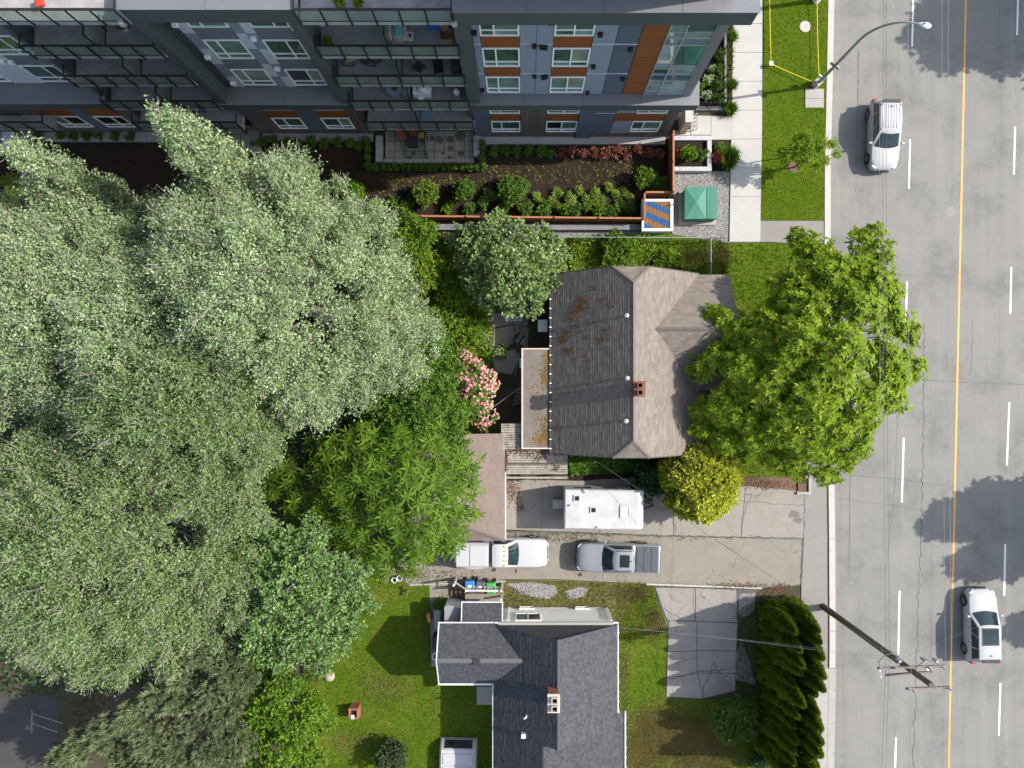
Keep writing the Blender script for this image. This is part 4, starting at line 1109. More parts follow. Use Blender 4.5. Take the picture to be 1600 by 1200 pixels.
def sticks(A, B, ra, rb, bend=.0):
    """three-sided tapering twigs with one bend"""
    n = len(A); d = unit(B-A); u = unit(np.cross(d, rand_dir(n))); w = np.cross(d, u)
    Mid = (A+B)/2 + u*bend*np.linalg.norm(B-A, axis=1, keepdims=True)
    V = np.empty((n, 9, 3))
    for k in range(3):
        a = 2*np.pi*k/3; o = u*np.cos(a) + w*np.sin(a)
        V[:,k] = A + o*ra; V[:,3+k] = Mid + o*(ra+rb)/2; V[:,6+k] = B + o*rb
    f = [(k, (k+1)%3, 3+(k+1)%3, 3+k) for k in range(3)] + [(3+k, 3+(k+1)%3, 6+(k+1)%3, 6+k) for k in range(3)]
    Q = (np.arange(n)[:,None,None]*9 + np.array(f)[None]).reshape(-1, 4)
    return V.reshape(-1, 3), Q

def crown_leaves(clumps, style, sprays, k, L, ratio, slen=.5, zb=.25, centre=None, outw=.5, upw=.3, shell=.4, var=.35):
    """clumps: list of (centre, radius or (rx,ry,rz)) in metres -> leaf vertices"""
    out = []
    for c, r in clumps:
        c = np.array(c); rr = np.array(r if hasattr(r, '__len__') else (r, r, r*.85))
        n = max(6, int(sprays * (rr.prod()**(1/3))**2))
        d = rand_dir(n, zb)
        u = rng.uniform(shell, 1, (n, 1))**.6
        lump = 1 + .22*np.sin(d[:,:1]*5 + c[0]*3) * np.cos(d[:,1:2]*4.3 + c[1]*2)
        tip = c + d*rr*u*lump
        o = unit(tip - np.array(centre)) if centre is not None else d
        s = unit(d*.6 + o*outw + np.array([0,0,upw]) + rng.normal(size=(n,3))*.28)
        if style == 'twig':
            tt = rng.uniform(0, 1, (n, k, 1))
            pos = tip[:,None] - s[:,None]*slen*tt*rng.uniform(.6, 1.3, (n,1,1)) + rng.normal(size=(n,k,3))*slen*.1
            side = rand_dir(n*k).reshape(n, k, 3)
            ld = s[:,None]*.55 + side*.8
            up = unit(rand_dir(n*k, .5).reshape(n, k, 3) + o[:,None]*.3)
        elif style == 'star':
            e1 = unit(np.cross(s, rand_dir(n))); e2 = np.cross(s, e1)
            a = (np.arange(k)*2*np.pi/k)[None,:,None] + rng.uniform(-.25, .25, (n,k,1))
            pos = np.repeat(tip[:,None], k, 1) - s[:,None]*.03
            ld = e1[:,None]*np.cos(a) + e2[:,None]*np.sin(a) + s[:,None]*rng.uniform(.05, .55, (n,k,1))
            up = np.repeat(s[:,None], k, 1)
        elif style == 'tuft':
            a = rng.uniform(0, 2*np.pi, (n,k,1)); e1 = unit(np.cross(s, rand_dir(n))); e2 = np.cross(s, e1)
            pos = tip[:,None] - s[:,None]*rng.uniform(0, slen, (n,k,1))
            ld = s[:,None] + (e1[:,None]*np.cos(a) + e2[:,None]*np.sin(a))*rng.uniform(.15, .6, (n,k,1))
            up = rand_dir(n*k, .3).reshape(n,k,3)
        elif style == 'frond':   # compound leaves: leaflets in pairs along spokes
            m = 6; e1 = unit(np.cross(s, rand_dir(n))); e2 = np.cross(s, e1)
            a = (np.arange(m)*2*np.pi/m)[None,:,None] + rng.uniform(-.3, .3, (n,m,1))
            sp_ = unit(e1[:,None]*np.cos(a) + e2[:,None]*np.sin(a) + s[:,None]*rng.uniform(.1,.5,(n,m,1)))
            kk = k; tt = (np.arange(kk)+1)/kk
            sd = np.where(np.arange(kk) % 2 == 0, 1.0, -1.0)
            pos = tip[:,None,None] + sp_[:,:,None]*(slen*tt)[None,None,:,None]
            wv = np.cross(np.repeat(s[:,None], m, 1), sp_)
            ld = sp_[:,:,None]*.6 + wv[:,:,None]*sd[None,None,:,None]
            up = np.broadcast_to(s[:,None,None], ld.shape)
            pos, ld, up = pos.reshape(n, -1, 3), ld.reshape(n, -1, 3), up.reshape(n, -1, 3)
        N = pos.shape[0]*pos.shape[1]
        out.append(leaf_quads(pos.reshape(N,3), ld.reshape(N,3), up.reshape(N,3), L*rng.uniform(1-var, 1+var, N), ratio))
    return out

m_bark = M('bark_brown', (.11,.085,.065), .9, .25, 5, bump=.4, bscale=20)
m_barkgrey = M('bark_pale', (.36,.33,.28), .85, .2, 4, bump=.3, bscale=20)
def curve(a, b, sag=.15, n=5):
    a, b = Vector(a), Vector(b); m = a.lerp(b, .5) + Vector((0,0,-sag*(b-a).length)) + Vector((random.gauss(0,.06), random.gauss(0,.06), 0))*(b-a).length
    return [(a*(1-t)**2 + m*2*t*(1-t) + b*t*t) for t in [i/(n-1) for i in range(n)]]
def trunk_mesh(base, fork, clumps, r0, bark, parent, limb=.35):
    b = MB(); base, fork = Vector(base), Vector(fork)
    pts = [base.lerp(fork, i/5) + Vector((random.gauss(0,.05), random.gauss(0,.05), 0))*(i > 0) for i in range(6)]
    b.tube(pts, [r0*1.35, r0, r0*.9, r0*.8, r0*.7, r0*.6], 10)
    for c, r in clumps:
        st = base.lerp(fork, random.uniform(.5, 1)); e = Vector(c)
        b.tube(curve(st, e, .12), [r0*limb, r0*limb*.75, r0*limb*.5, r0*limb*.35, r0*limb*.15], 5)
    return b.build('trunk', bark, parent, smooth=True)
def tree(name, label, cat, base_px, clumps_px, mat, style='twig', sprays=60, k=12, L=.15, ratio=.6, r0=.15, bark=None, group=None, twigs=0, twigmat=None, fork=None, extra=None, **kw):
    bx, by, _ = G(*base_px)
    cl = [(G(x, y, z), r) for x, y, z, r in clumps_px]
    limb = kw.pop('limb', .35)
    t_ = thing(name, label, cat, (bx, by, 0), group)
    zc = sum(c[0][2] for c in cl)/len(cl)
    cen = (bx, by, zc*.6)
    fk = fork or (bx, by, max(.5, min(c[0][2] for c in cl)))
    trunk_mesh((bx, by, 0), fk, cl, r0, bark or m_bark, t_, limb)
    quads_obj('crown', crown_leaves(cl, style, sprays, k, L, ratio, centre=cen, **kw), mat, t_)
    if twigs:
        A, B = [], []
        for c, r in cl:
            c = np.array(c); rr = np.array(r if hasattr(r, '__len__') else (r,)*3)
            d = rand_dir(twigs, .4); A.append(c - d*rr*.25); B.append(c + d*rr*1.0)
        V, Q = sticks(np.concatenate(A), np.concatenate(B), .028, .008, .06)
        np_mesh('twig', V, Q, twigmat or m_barkgrey, t_, kind='stuff')
    return t_

# ---- colours per species
lm_pop = leafmat('leaf_silver_poplar', [(.14,.215,.08), (.19,.275,.12), (.27,.35,.2), (.36,.42,.29), (.18,.28,.09), (.44,.49,.38), (.155,.24,.08), (.235,.32,.16)], .28, .5, .3)
lm_pop2 = leafmat('leaf_green_poplar', [(.1,.165,.05), (.14,.21,.07), (.18,.25,.11), (.23,.29,.16), (.13,.215,.055), (.29,.35,.23), (.11,.185,.05), (.16,.235,.085)], .28, .5, .3)
lm_chest = leafmat('leaf_bright_green', [(.095,.17,.006), (.15,.235,.01), (.22,.305,.02), (.12,.2,.008), (.3,.365,.045), (.07,.13,.006)], .34, .5, .25)
lm_walnut = leafmat('leaf_sumac_green', [(.055,.115,.01), (.085,.155,.015), (.13,.2,.025), (.065,.13,.011), (.045,.095,.012)], .28, .5, .2)
lm_mid = leafmat('leaf_mid_green', [(.06,.13,.016), (.095,.18,.026), (.13,.22,.04), (.07,.145,.018)], .28, .5, .25)
lm_pale = leafmat('leaf_pale_sage', [(.11,.185,.05), (.16,.245,.08), (.23,.31,.13), (.125,.21,.045), (.33,.4,.22), (.09,.165,.045)], .2, .45, .4)
lm_grey = leafmat('leaf_grey_green', [(.07,.145,.03), (.105,.2,.048), (.155,.25,.08), (.22,.3,.14)], .2, .42, .5)
lm_pine = leafmat('needle_olive', [(.11,.155,.07), (.16,.205,.1), (.22,.265,.16), (.13,.185,.1), (.18,.185,.075), (.26,.31,.21)], .15, .5, .3)
lm_lime = leafmat('leaf_lime', [(.075,.155,.012), (.11,.205,.018), (.155,.25,.03), (.09,.175,.013)], .3, .5, .3)
lm_gold = leafmat('spray_gold', [(.68,.63,.1), (.76,.72,.18), (.58,.6,.1), (.42,.5,.07), (.3,.38,.05)], .3, .6, .1)
lm_goldgr = leafmat('spray_gold_green', [(.24,.31,.03), (.36,.42,.045), (.5,.5,.06), (.18,.26,.025)], .3, .6, .1)
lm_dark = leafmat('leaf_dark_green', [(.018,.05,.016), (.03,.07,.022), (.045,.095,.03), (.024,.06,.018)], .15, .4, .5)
lm_cedar = leafmat('cedar_scale', [(.075,.12,.01), (.115,.17,.015), (.155,.215,.024), (.09,.14,.012), (.2,.26,.035)], .25, .6, .12)
lm_box = leafmat('leaf_boxwood', [(.045,.1,.014), (.075,.15,.02), (.1,.185,.03), (.055,.12,.016)], .2, .45, .4)
lm_purple = leafmat('leaf_barberry', [(.2,.06,.045), (.3,.11,.08), (.4,.19,.14), (.15,.045,.035)], .2, .5, .3)
lm_pink = leafmat('petal_pink', [(.62,.25,.25), (.7,.36,.36), (.75,.5,.46), (.55,.16,.2)], .3, .5, .2)
lm_ivy = leafmat('leaf_weedy', [(.1,.2,.014), (.15,.27,.022), (.2,.32,.04), (.19,.26,.025), (.22,.22,.03)], .38, .5, .3)
lm_red = leafmat('leaf_red_shrub', [(.25,.03,.04), (.34,.06,.07), (.18,.03,.03)], .2, .5, .3)
lm_white = leafmat('leaf_variegated', [(.35,.42,.25), (.2,.3,.12), (.45,.5,.35)], .2, .5, .3)
lm_fern = leafmat('leaf_fern', [(.09,.16,.015), (.14,.21,.03), (.2,.25,.05), (.07,.13,.02)], .3, .5, .3)

# ---- silver poplars: tall, pale twigs, fine leaves
lm_twig = M('poplar_twig', (.34,.325,.27), .8, .2, 3)
def poplar(label, bx, by, h, R, zlow, nclump, seed, spr=64, lean=(0,0)):
    global rng
    r_ = np.random.default_rng(seed); random.seed(seed); rng = np.random.default_rng(seed+100)
    t_ = thing('poplar_tree', label, 'tree', (bx, by, 0), 'silvery poplars massed on the left')
    cl = []; A1, B1 = [], []
    top = np.array([bx+lean[0], by+lean[1], h])
    for i in range(nclump):
        hf = (i+.5)/nclump; z = zlow + (h-zlow)*hf**.9
        prof = (1-hf)**.5*1.15 if hf > .25 else .85+.6*hf
        th = i*2.399 + r_.uniform(-.5,.5); rad = R*min(1, prof)*r_.uniform(.35, 1.0)**.6
        ax = np.array([bx, by, 0]) + np.array([lean[0], lean[1], 0])*z/h
        c = np.array([ax[0] + rad*math.cos(th), ax[1] + rad*math.sin(th), z + r_.uniform(-.5,.5)])
        r = r_.uniform(.75, 1.35)*(1-.45*hf**2)
        cl.append((tuple(c), (r, r, r*1.25)))
        A1.append([ax[0], ax[1], max(zlow*.5, z - rad*r_.uniform(.6,1.1))]); B1.append(c)
    for j in range(3):
        c = top + np.array([r_.uniform(-.25,.25), r_.uniform(-.25,.25), -.3-j*.9]); cl.append((tuple(c), (.3+.15*j,)*2 + (.75,)))
    A1 = np.array(A1); B1 = np.array(B1)
    b = MB(); b.tube([(bx,by,0),(bx+lean[0]*.3,by+lean[1]*.3,h*.35),(bx+lean[0]*.7,by+lean[1]*.7,h*.7),tuple(top)], [.28,.15,.06,.012], 10)
    b.build('trunk', m_barkgrey, t_, smooth=True)
    V, Q = sticks(A1, B1, .042, .014, .07)
    AA, BB = [], []
    for (c, r), a in zip(cl, A1):
        c = np.array(c); o = unit(c - a); n = 8
        d = unit(rand_dir(n)*.7 + o*.8 + np.array([0,0,.5])); AA.append(c - d*.3*rng.uniform(.5,1.5,(n,1))); BB.append(c + d*np.array(r)*rng.uniform(.7, 1.08, (n,1)))
    Vt, Qt = sticks(np.concatenate(AA), np.concatenate(BB), .016, .005, .09)
    np_mesh('branch', np.concatenate([V, Vt]), np.concatenate([Q, Qt+len(V)]), lm_twig, t_, kind='stuff')
    quads_obj('crown', crown_leaves(cl, 'twig', spr, 15, .125, .6, slen=.75, centre=(bx,by,zlow), outw=.45, upw=.75, shell=.2, var=.45), lm_pop, t_)
    return t_
def dome_poplar(label, bx, by, h, R, zedge, n, seed, rx=1.0, spr=84, mat=None):
    """broad old poplar: clumps spread over a domed crown, thin pale limbs below them"""
    global rng
    r_ = np.random.default_rng(seed); random.seed(seed); rng = np.random.default_rng(seed+100)
    t_ = thing('poplar_tree', label, 'tree', (bx, by, 0), 'silvery poplars massed on the left')
    cl = []; A1, B1 = [], []
    def put(r, th, z, cr):
        c = np.array([bx + r*rx*math.cos(th), by + r*math.sin(th), z]); cl.append((tuple(c), (cr, cr, cr*1.05)))
        A1.append([bx + r*.25*math.cos(th), by + r*.25*math.sin(th), max(2.5, z - r*.55 - 1.2)]); B1.append(c)
    for i in range(n):
        f = (i+.5)/n; r = R*math.sqrt(f)*r_.uniform(.93, 1.05); th = i*2.39996 + r_.uniform(-.15,.15)
        z = h - (h-zedge)*f**.95 + .8*math.sin(th*3+seed)*f + r_.uniform(-.55,.55)
        put(r, th, z, r_.uniform(.85, 1.3))
        if f > .55: put(r*.97, th+.1, z - r_.uniform(1.2,2.2), r_.uniform(.9,1.25))
    for i in range(int(R*9)):
        th = r_.uniform(0, 6.283); put(R*r_.uniform(.98,1.13), th, zedge + .8*math.sin(th*3+seed) + r_.uniform(-.8,.9), r_.uniform(.35,.65))
    A1 = np.array(A1); B1 = np.array(B1)
    b = MB(); b.tube([(bx,by,0),(bx,by,h*.35),(bx+.2,by,h*.7),(bx+.1,by+.1,h-.5)], [.4,.25,.12,.02], 10)
    b.build('trunk', m_barkgrey, t_, smooth=True)
    V, Q = sticks(A1, B1, .045, .014, .07)
    AA, BB = [], []
    for (c, r), a in zip(cl, A1):
        c = np.array(c); o = unit(c - a); m = 6
        d = unit(rand_dir(m)*.7 + o*.8 + np.array([0,0,.45])); AA.append(c - d*.3*rng.uniform(.5,1.5,(m,1))); BB.append(c + d*np.array(r)*rng.uniform(.8, 1.16, (m,1)))
    Vt, Qt = sticks(np.concatenate(AA), np.concatenate(BB), .02, .006, .1)
    np_mesh('branch', np.concatenate([V, Vt]), np.concatenate([Q, Qt+len(V)]), lm_twig, t_, kind='stuff')
    quads_obj('crown', crown_leaves(cl, 'twig', spr, 14, .108, .6, slen=.85, centre=(bx,by,zedge*.6), outw=.8, upw=.5, shell=.2, var=.45), mat or lm_pop, t_)
    return t_
dome_poplar('broad silvery poplar with the widest crown, right of the middle of the mass', -13.1, 4.9, 16.5, 6.75, 9.5, 112, 31)
dome_poplar('broad silvery poplar filling the lower left of the view above the pine', -21.2, -7.6, 16.0, 7.0, 9.5, 120, 32, mat=lm_pop2)
dome_poplar('broad silvery poplar at the left edge below the slim spire', -23.2, 4.0, 15.6, 6.2, 9.5, 90, 33)
dome_poplar('silvery poplar in the centre of the mass, between the three broad ones', -17.2, -.4, 15.4, 5.4, 10.5, 66, 34, mat=lm_pop2)
dome_poplar('small silvery poplar at the right tip of the mass beside the weedy back yard', -7.9, 2.7, 10.8, 2.7, 6.2, 26, 35)
dome_poplar('silvery poplar joining the left-edge crown to the widest one', -18.8, 3.0, 15.8, 4.2, 11.5, 44, 37)
dome_poplar('silvery poplar joining the middle crown to the widest one above it', -15.4, .6, 15.2, 3.6, 11.5, 34, 38, mat=lm_pop2)
poplar('tallest silvery poplar, its pointed top reaching up over the apartment garden', -13.6, 7.4, 17.5, 1.75, 4, 44, 11, lean=(-1.5,4.0))
poplar('slim silvery poplar whose tip stands at the upper left edge by the garden fence', -22.8, 8.2, 15.6, 1.6, 4, 34, 15, lean=(.4,2.3))
poplar('slender silvery poplar top just right of the tallest one', -12.0, 8.6, 14.2, 1.7, 4, 30, 24, lean=(.2,1.4))
rng = np.random.default_rng(5); random.seed(5)

# ---- grey-green tree at the lower right of the poplars
tree('grey_green_tree', 'grey-green leafy tree overhanging the left edge of the back lawn', 'tree', (480,905),
     [(430,850,8,1.5),(480,870,8.5,1.6),(530,900,7.5,1.5),(560,935,6.5,1.2),(400,890,8,1.5),(450,920,9,1.7),(500,950,8,1.6),(545,970,6.5,1.2),(420,960,8,1.6),(470,990,7.5,1.5),(520,1005,6.5,1.2),(440,1020,7,1.3),(395,830,7,1.3),(490,830,6.5,1.2),(385,960,7.5,1.3),(555,900,6,1.0),(500,1035,5.5,.9),(400,1010,7,1.2)],
     lm_grey, sprays=85, k=13, L=.17, ratio=.6, slen=.5, r0=.2, twigs=5, twigmat=lm_twig)
# ---- bright shrub tree below it
tree('lime_tree', 'bright lime-green bushy tree beside the olive pine at the bottom edge', 'tree', (470,1100),
     [(400,1060,4,1.1),(440,1070,4.5,1.2),(480,1100,4,1.1),(420,1110,5,1.3),(460,1140,5,1.3),(500,1130,3.5,1.0),(400,1150,4.5,1.2),(440,1180,5,1.3),(485,1180,4,1.1),(395,1195,4,1.1),(470,1220,4,1.2),(385,1110,3.5,.9),(415,1045,3.5,.8)],
     lm_lime, sprays=95, k=12, L=.2, ratio=.55, slen=.45, r0=.14)
# ---- sumac-like tree with star-shaped fronds
tree('sumac_tree', 'spreading tree with star-shaped frond clusters covering the garage roof', 'tree', (660,760),
     [(530,705,6,1.2),(570,690,6.5,1.2),(620,700,7,1.3),(670,700,6.5,1.3),(710,720,5.5,1.0),(540,760,6.5,1.3),(590,745,7.5,1.4),(640,750,8,1.5),(690,755,7,1.3),(728,760,5.5,.9),(560,810,6.5,1.3),(610,800,7.5,1.4),(660,805,7.5,1.4),(705,805,6,1.1),(600,850,6,1.2),(650,850,6.5,1.3),(690,850,5.5,1.0),(735,800,4.8,.7),(560,855,5.5,1.1),(510,730,5.5,1.0),(515,790,5.5,1.0),(640,880,5,.9),(735,725,4.5,.7),(715,838,4.6,.7),(500,700,5,.8),(455,735,4.5,1.0),(470,780,4.5,1.1),(430,760,4,1.0),(505,835,5,1.1),(470,820,4.5,1.0),(540,880,4.8,.9),(600,885,4.8,.9),(415,725,3.6,.8)],
     lm_walnut, style='star', sprays=34, k=7, L=.46, ratio=.22, r0=.2, zb=.75, outw=.25, upw=1.1, shell=.45, twigs=2, twigmat=m_barkgrey)
# ---- fine leaved plum left of the rhododendron
tree('plum_tree', 'dense mid-green tree between the poplars and the pink rhododendron', 'tree', (670,625),
     [(640,520,5,1.0),(675,530,5,1.0),(610,540,5.5,1.0),(580,620,6,1.1),(620,570,5,1.1),(660,560,5.5,1.2),(700,570,5,1.0),(600,610,5.5,1.1),(645,605,6.5,1.3),(690,610,6,1.2),(620,650,6,1.2),(665,650,6.5,1.3),(710,650,5,1.1),(590,660,5,1.0),(640,690,5.5,1.1),(690,690,5,1.0),(720,690,4,.8),(575,690,4.5,.9),(640,540,4.5,.9),(735,640,3.5,.7)],
     lm_mid, sprays=105, k=12, L=.17, ratio=.5, slen=.45, r0=.15)
# ---- pale sage tree
tree('sage_tree', 'pale sage-green rounded tree between the garden fence and the old brown roof', 'tree', (795,440),
     [(730,370,2.7,1.04),(770,365,3.2,1.14),(815,375,3.7,1.25),(860,385,3.2,1.04),(750,400,3.7,1.14),(795,410,4.7,1.35),(840,415,4.2,1.25),(875,405,2.7,0.83),(725,405,2.7,0.94),(745,440,3.2,1.04),(785,450,4.2,1.14),(825,450,4.2,1.14),(855,440,3.2,0.94),(760,470,2.7,0.83),(800,480,3.2,0.83),(830,480,2.9,0.83),(845,365,2.7,0.73),(715,380,2.2,0.73),(780,345,2.3,0.73)],
     lm_pale, sprays=120, k=13, L=.17, ratio=.62, slen=.32, r0=.15)
# ---- the big street-side tree
tree('leafy_street_tree', 'large bright green tree with star-shaped leaf clusters overhanging the road and old house', 'tree', (1205,567),
     [(1345,375,6.44,.8),(1365,365,6.44,.7),(1378,395,6.59,.8),(1370,440,6.81,1.2),(1350,415,6.44,.9),(1260,385,5.70,.9),(1245,370,5.33,.6),(1285,400,5.85,.9),(1300,440,6.59,1.5),(1240,465,6.07,1.2),(1220,445,5.70,.8),(1340,480,7.18,1.6),(1395,500,6.29,1.1),(1420,520,5.70,.8),(1425,575,5.70,.9),(1385,560,6.59,1.4),(1310,545,7.92,1.7),(1250,535,7.40,1.6),(1195,505,5.85,1.0),(1185,540,6.14,1.2),(1125,500,4.96,.8),(1110,495,4.59,.6),(1150,525,5.33,1.0),(1160,575,6.00,1.3),(1095,575,4.66,.9),(1120,560,5.11,1.0),(1200,610,6.74,1.5),(1135,635,5.40,1.3),(1095,640,4.37,.8),(1090,672,4.22,.6),(1270,620,7.48,1.7),(1340,625,6.88,1.5),(1395,625,5.70,.9),(1330,680,5.85,1.2),(1262,690,6.29,1.4),(1190,675,5.40,1.3),(1135,690,4.59,.9),(1235,725,4.81,.9),(1290,715,5.26,1.0),(1205,715,4.59,.8),(1345,700,5.11,.7),(1215,480,5.33,.7),(1250,740,4.22,.6),(1300,745,4.22,.5),(1350,655,5.70,1.0),(1375,600,6.44,1.2),(1310,420,6.44,1.0),(1270,480,6.81,1.3),(1345,445,6.88,1.2),(1220,580,6.81,1.4),(1290,590,7.62,1.6),(1160,610,5.70,1.2),(1170,650,5.55,1.2),(1230,655,6.59,1.4),(1300,665,6.59,1.4),(1285,745,4.52,.6),(1320,720,4.96,.8),(1400,585,6.14,1.0),(1255,430,6.14,.9),(1390,460,6.29,.9)],
     lm_chest, style='star', sprays=125, k=8, L=.27, ratio=.34, r0=.26, zb=.45, outw=.45, upw=.55, shell=.3, twigs=2, twigmat=m_barkgrey, fork=(G(1205,567)[0], G(1205,567)[1], 2.8))
# ---- golden cypress and neighbours
gx, gy, _ = G(1092,748,2.4)
gt = thing('golden_cypress', 'round golden-yellow conifer beside the driveway in front of the big tree', 'conifer', (gx, gy, 0))
MB().tube([(gx,gy,0),(gx,gy,2.6)], [.16,.05], 8).build('trunk', m_bark, gt)
cl = []
for i in range(84):
    d = rand_dir(1, .35)[0]; cl.append(((gx + d[0]*1.98, gy + d[1]*2.08, 2.35 + d[2]*2.05), .66))
up_ = [c for c in cl if c[0][2] + .5*(c[0][0]-gx) + .5*(c[0][1]-gy)*.6 > 2.5]; lo_ = [c for c in cl if c not in up_]
quads_obj('golden_spray', crown_leaves(up_, 'tuft', 420, 9, .22, .32, slen=.2, centre=(gx,gy,.8), outw=.9, upw=.6, zb=.3), lm_gold, gt)
quads_obj('green_spray', crown_leaves(lo_ + [(c, .45) for c, r in up_], 'tuft', 300, 9, .22, .32, slen=.22, centre=(gx,gy,.8), outw=.9, upw=.5, zb=.2), lm_goldgr, gt)
def shrub(name, label, cat, px, py, r, h, mat, style='twig', sprays=70, k=10, L=.12, ratio=.6, group=None, lumps=7, z0=0, **kw):
    """bushy plant made of several leaf clumps on short stems"""
    bx, by, _ = G(px, py, z0 + h*.5)
    t_ = thing(name, label, cat, (bx, by, z0), group)
    cl = []
    for i in range(lumps):
        a = i*2.4 + random.uniform(-.4,.4); q = r*.62*math.sqrt((i+.3)/lumps)
        cl.append(((bx+q*math.cos(a), by+q*math.sin(a), z0 + h*random.uniform(.45,.72)), (r*.5, r*.5, h*.38)))
    b = MB()
    for c, rr in cl: b.tube([(bx,by,z0),((bx+c[0])/2,(by+c[1])/2,z0+h*.35),c], [.03,.022,.01], 5)
    b.build('stem', m_bark, t_)
    kw.setdefault('slen', .25)
    quads_obj('foliage', crown_leaves(cl, style, sprays*2.6/max(r*.5,.25)**.5, k, L, ratio, centre=(bx,by,z0), **kw), mat, t_)
    return t_
shrub('holly_bush', 'dark green holly bush between the trailer and the golden conifer', 'bush', 1012, 752, 1.35, 2.4, lm_dark, sprays=60, k=12, L=.14)
shrub('round_bush', 'round clipped green bush beside the cedar hedge and the cracked parking pad', 'bush', 1146, 1121, 1.5, 2.3, lm_box, sprays=260, k=12, L=.11, lumps=18)
shrub('dark_shrub', 'dark shrub at the foot of the cedar hedge below the round bush', 'bush', 1190, 1180, 1.1, 1.3, lm_dark, sprays=60, lumps=8)
shrub('dark_shrub', 'dark olive shrub at the bottom edge of the back lawn', 'bush', 612, 1180, 1.15, 1.9, leafmat('leaf_olive_dark', [(.04,.065,.025),(.06,.085,.035),(.085,.11,.05)], .2, .5, .4), sprays=70, k=11, L=.13, lumps=9)
# ---- olive pine at the lower left
cl = []
for i in range(150):
    px, py = random.uniform(95, 392), random.uniform(1005, 1240)
    if py > 1020 + max(0, 310-px)*.72 + max(0, px-350)*.6: cl.append((px, py, 8.4 - abs(px-260)/90 + random.uniform(-.5,.5), .72))
tree('olive_pine', 'broad olive-grey pine with upright needle tufts at the lower left', 'conifer', (320,1080), cl, lm_pine, style='tuft', sprays=120, k=40, L=.3, ratio=.1, slen=.34, r0=.2, limb=.2, upw=1.0, outw=.35, zb=.5, shell=.5)
tree('rust_pine', 'thin rust-brown conifer edge between the pine and the dark parking court', 'conifer', (175,1120), [(150,1085,2.5,.8),(175,1065,2.6,.7),(130,1120,2.2,.7),(95,1170,1.8,.8),(70,1195,1.6,.7)],
     leafmat('needle_rust', [(.07,.035,.018),(.1,.055,.025),(.06,.05,.025)], .1, .6, .2), style='tuft', sprays=36, k=16, L=.2, ratio=.16, slen=.3, r0=.1)

# ---- cedar hedge: two tight rows of columnar cedars
def cedar_mesh(seed, n=7500, Hh=6.2, R=.8):
    r_ = np.random.default_rng(seed)
    hf = r_.uniform(0.02, 1, n)**.85; th = r_.uniform(0, 2*np.pi, n)
    prof = np.where(hf < .2, 1.0+hf, 1.2-.35*(hf-.2))*(1 - hf**1.9)**.85
    lump = 1 + .13*np.sin(th*3 + hf*9 + seed) + .1*np.sin(th*7 + hf*21)
    rad = R*prof*lump*r_.uniform(.72, 1, n)
    pos = np.c_[rad*np.cos(th), rad*np.sin(th), hf*Hh*.985]
    d = np.c_[np.cos(th)*.45, np.sin(th)*.45, np.full(n, .9)] + r_.normal(size=(n,3))*.18
    up = np.c_[np.cos(th+1.2), np.sin(th+1.2), np.full(n,.1)] + r_.normal(size=(n,3))*.3
    return leaf_quads(pos, d, unit(up), r_.uniform(.16,.34,n), .42, .04, .03)
CED = [cedar_mesh(s) for s in (1,2,3)]
ced_proto = []
ced_spots = []; ced_lab = []
ORD2 = 'first second third fourth fifth sixth seventh eighth ninth tenth eleventh twelfth'.split()
for row, (px0, hh) in enumerate(((1229, 6.1), (1203, 5.5))):
    for i in range(12):
        ced_lab.append('dark green columnar cedar, ' + ORD2[i] + ' from the driveway in the ' + ('road-side' if row == 0 else 'house-side') + ' hedge row')
        ced_spots.append((px0 - i*.9 + random.uniform(-3,3), 941 + i*18.3 + row*9 + random.uniform(-5,5), hh*random.uniform(.82,1.12)/6.0))
for i, (px, py, s) in enumerate(ced_spots):
    x, y, _ = G(px, py)
    if i < 3:
        o = thing('cedar', ced_lab[i], 'cedar', (x, y, 0), 'cedars in the hedge along the road')
        LOC[o.name] = Vector((0,0,0))
        MB().tube([(0,0,0),(0,0,5.4)], [.1,.02], 7).build('trunk', m_bark, o)
        quads_obj('crown', [CED[i]], lm_cedar, o)
        ced_proto.append(o)
    else:
        o = copy_tree(ced_proto[i % 3]); o.location = (x, y, 0); o['label'] = ced_lab[i]
    o.rotation_euler = (0, 0, random.uniform(0, 6.28)); o.scale = (s*random.uniform(.92,1.1), s*random.uniform(.92,1.1), s)

# ---- pink rhododendron
rx, ry, _ = G(743, 610, 2)
rh = thing('rhododendron', 'tall rhododendron covered in pink blossom beside the flat-roofed annex', 'flowering shrub', (rx, ry, 0))
cl = [(G(px, py, z), r) for px, py, z, r in [(730,560,2.2,.6),(745,575,2.6,.7),(760,590,2.4,.6),(728,590,2.5,.6),(745,605,2.8,.7),(765,610,2.2,.5),(735,625,2.4,.6),(755,635,2.5,.6),(765,650,2.0,.5),(750,655,2.0,.5),(725,565,1.8,.5),(772,600,1.8,.4),(720,610,2,.5),(758,668,1.6,.4)]]
b = MB()
for c, r in cl: b.tube([(rx,ry,0),((rx+c[0])/2,(ry+c[1])/2,1.0),c], [.05,.04,.015], 5)
b.build('stem', m_bark, rh)
quads_obj('foliage', crown_leaves(cl, 'star', 95, 7, .17, .36, centre=(rx,ry,.5), zb=.4), lm_mid, rh)
quads_obj('blossom', crown_leaves([(c, r*1.08) for c, r in cl], 'star', 120, 9, .085, .85, centre=(rx,ry,.3), zb=.5, shell=.85, upw=.5), lm_pink, rh)

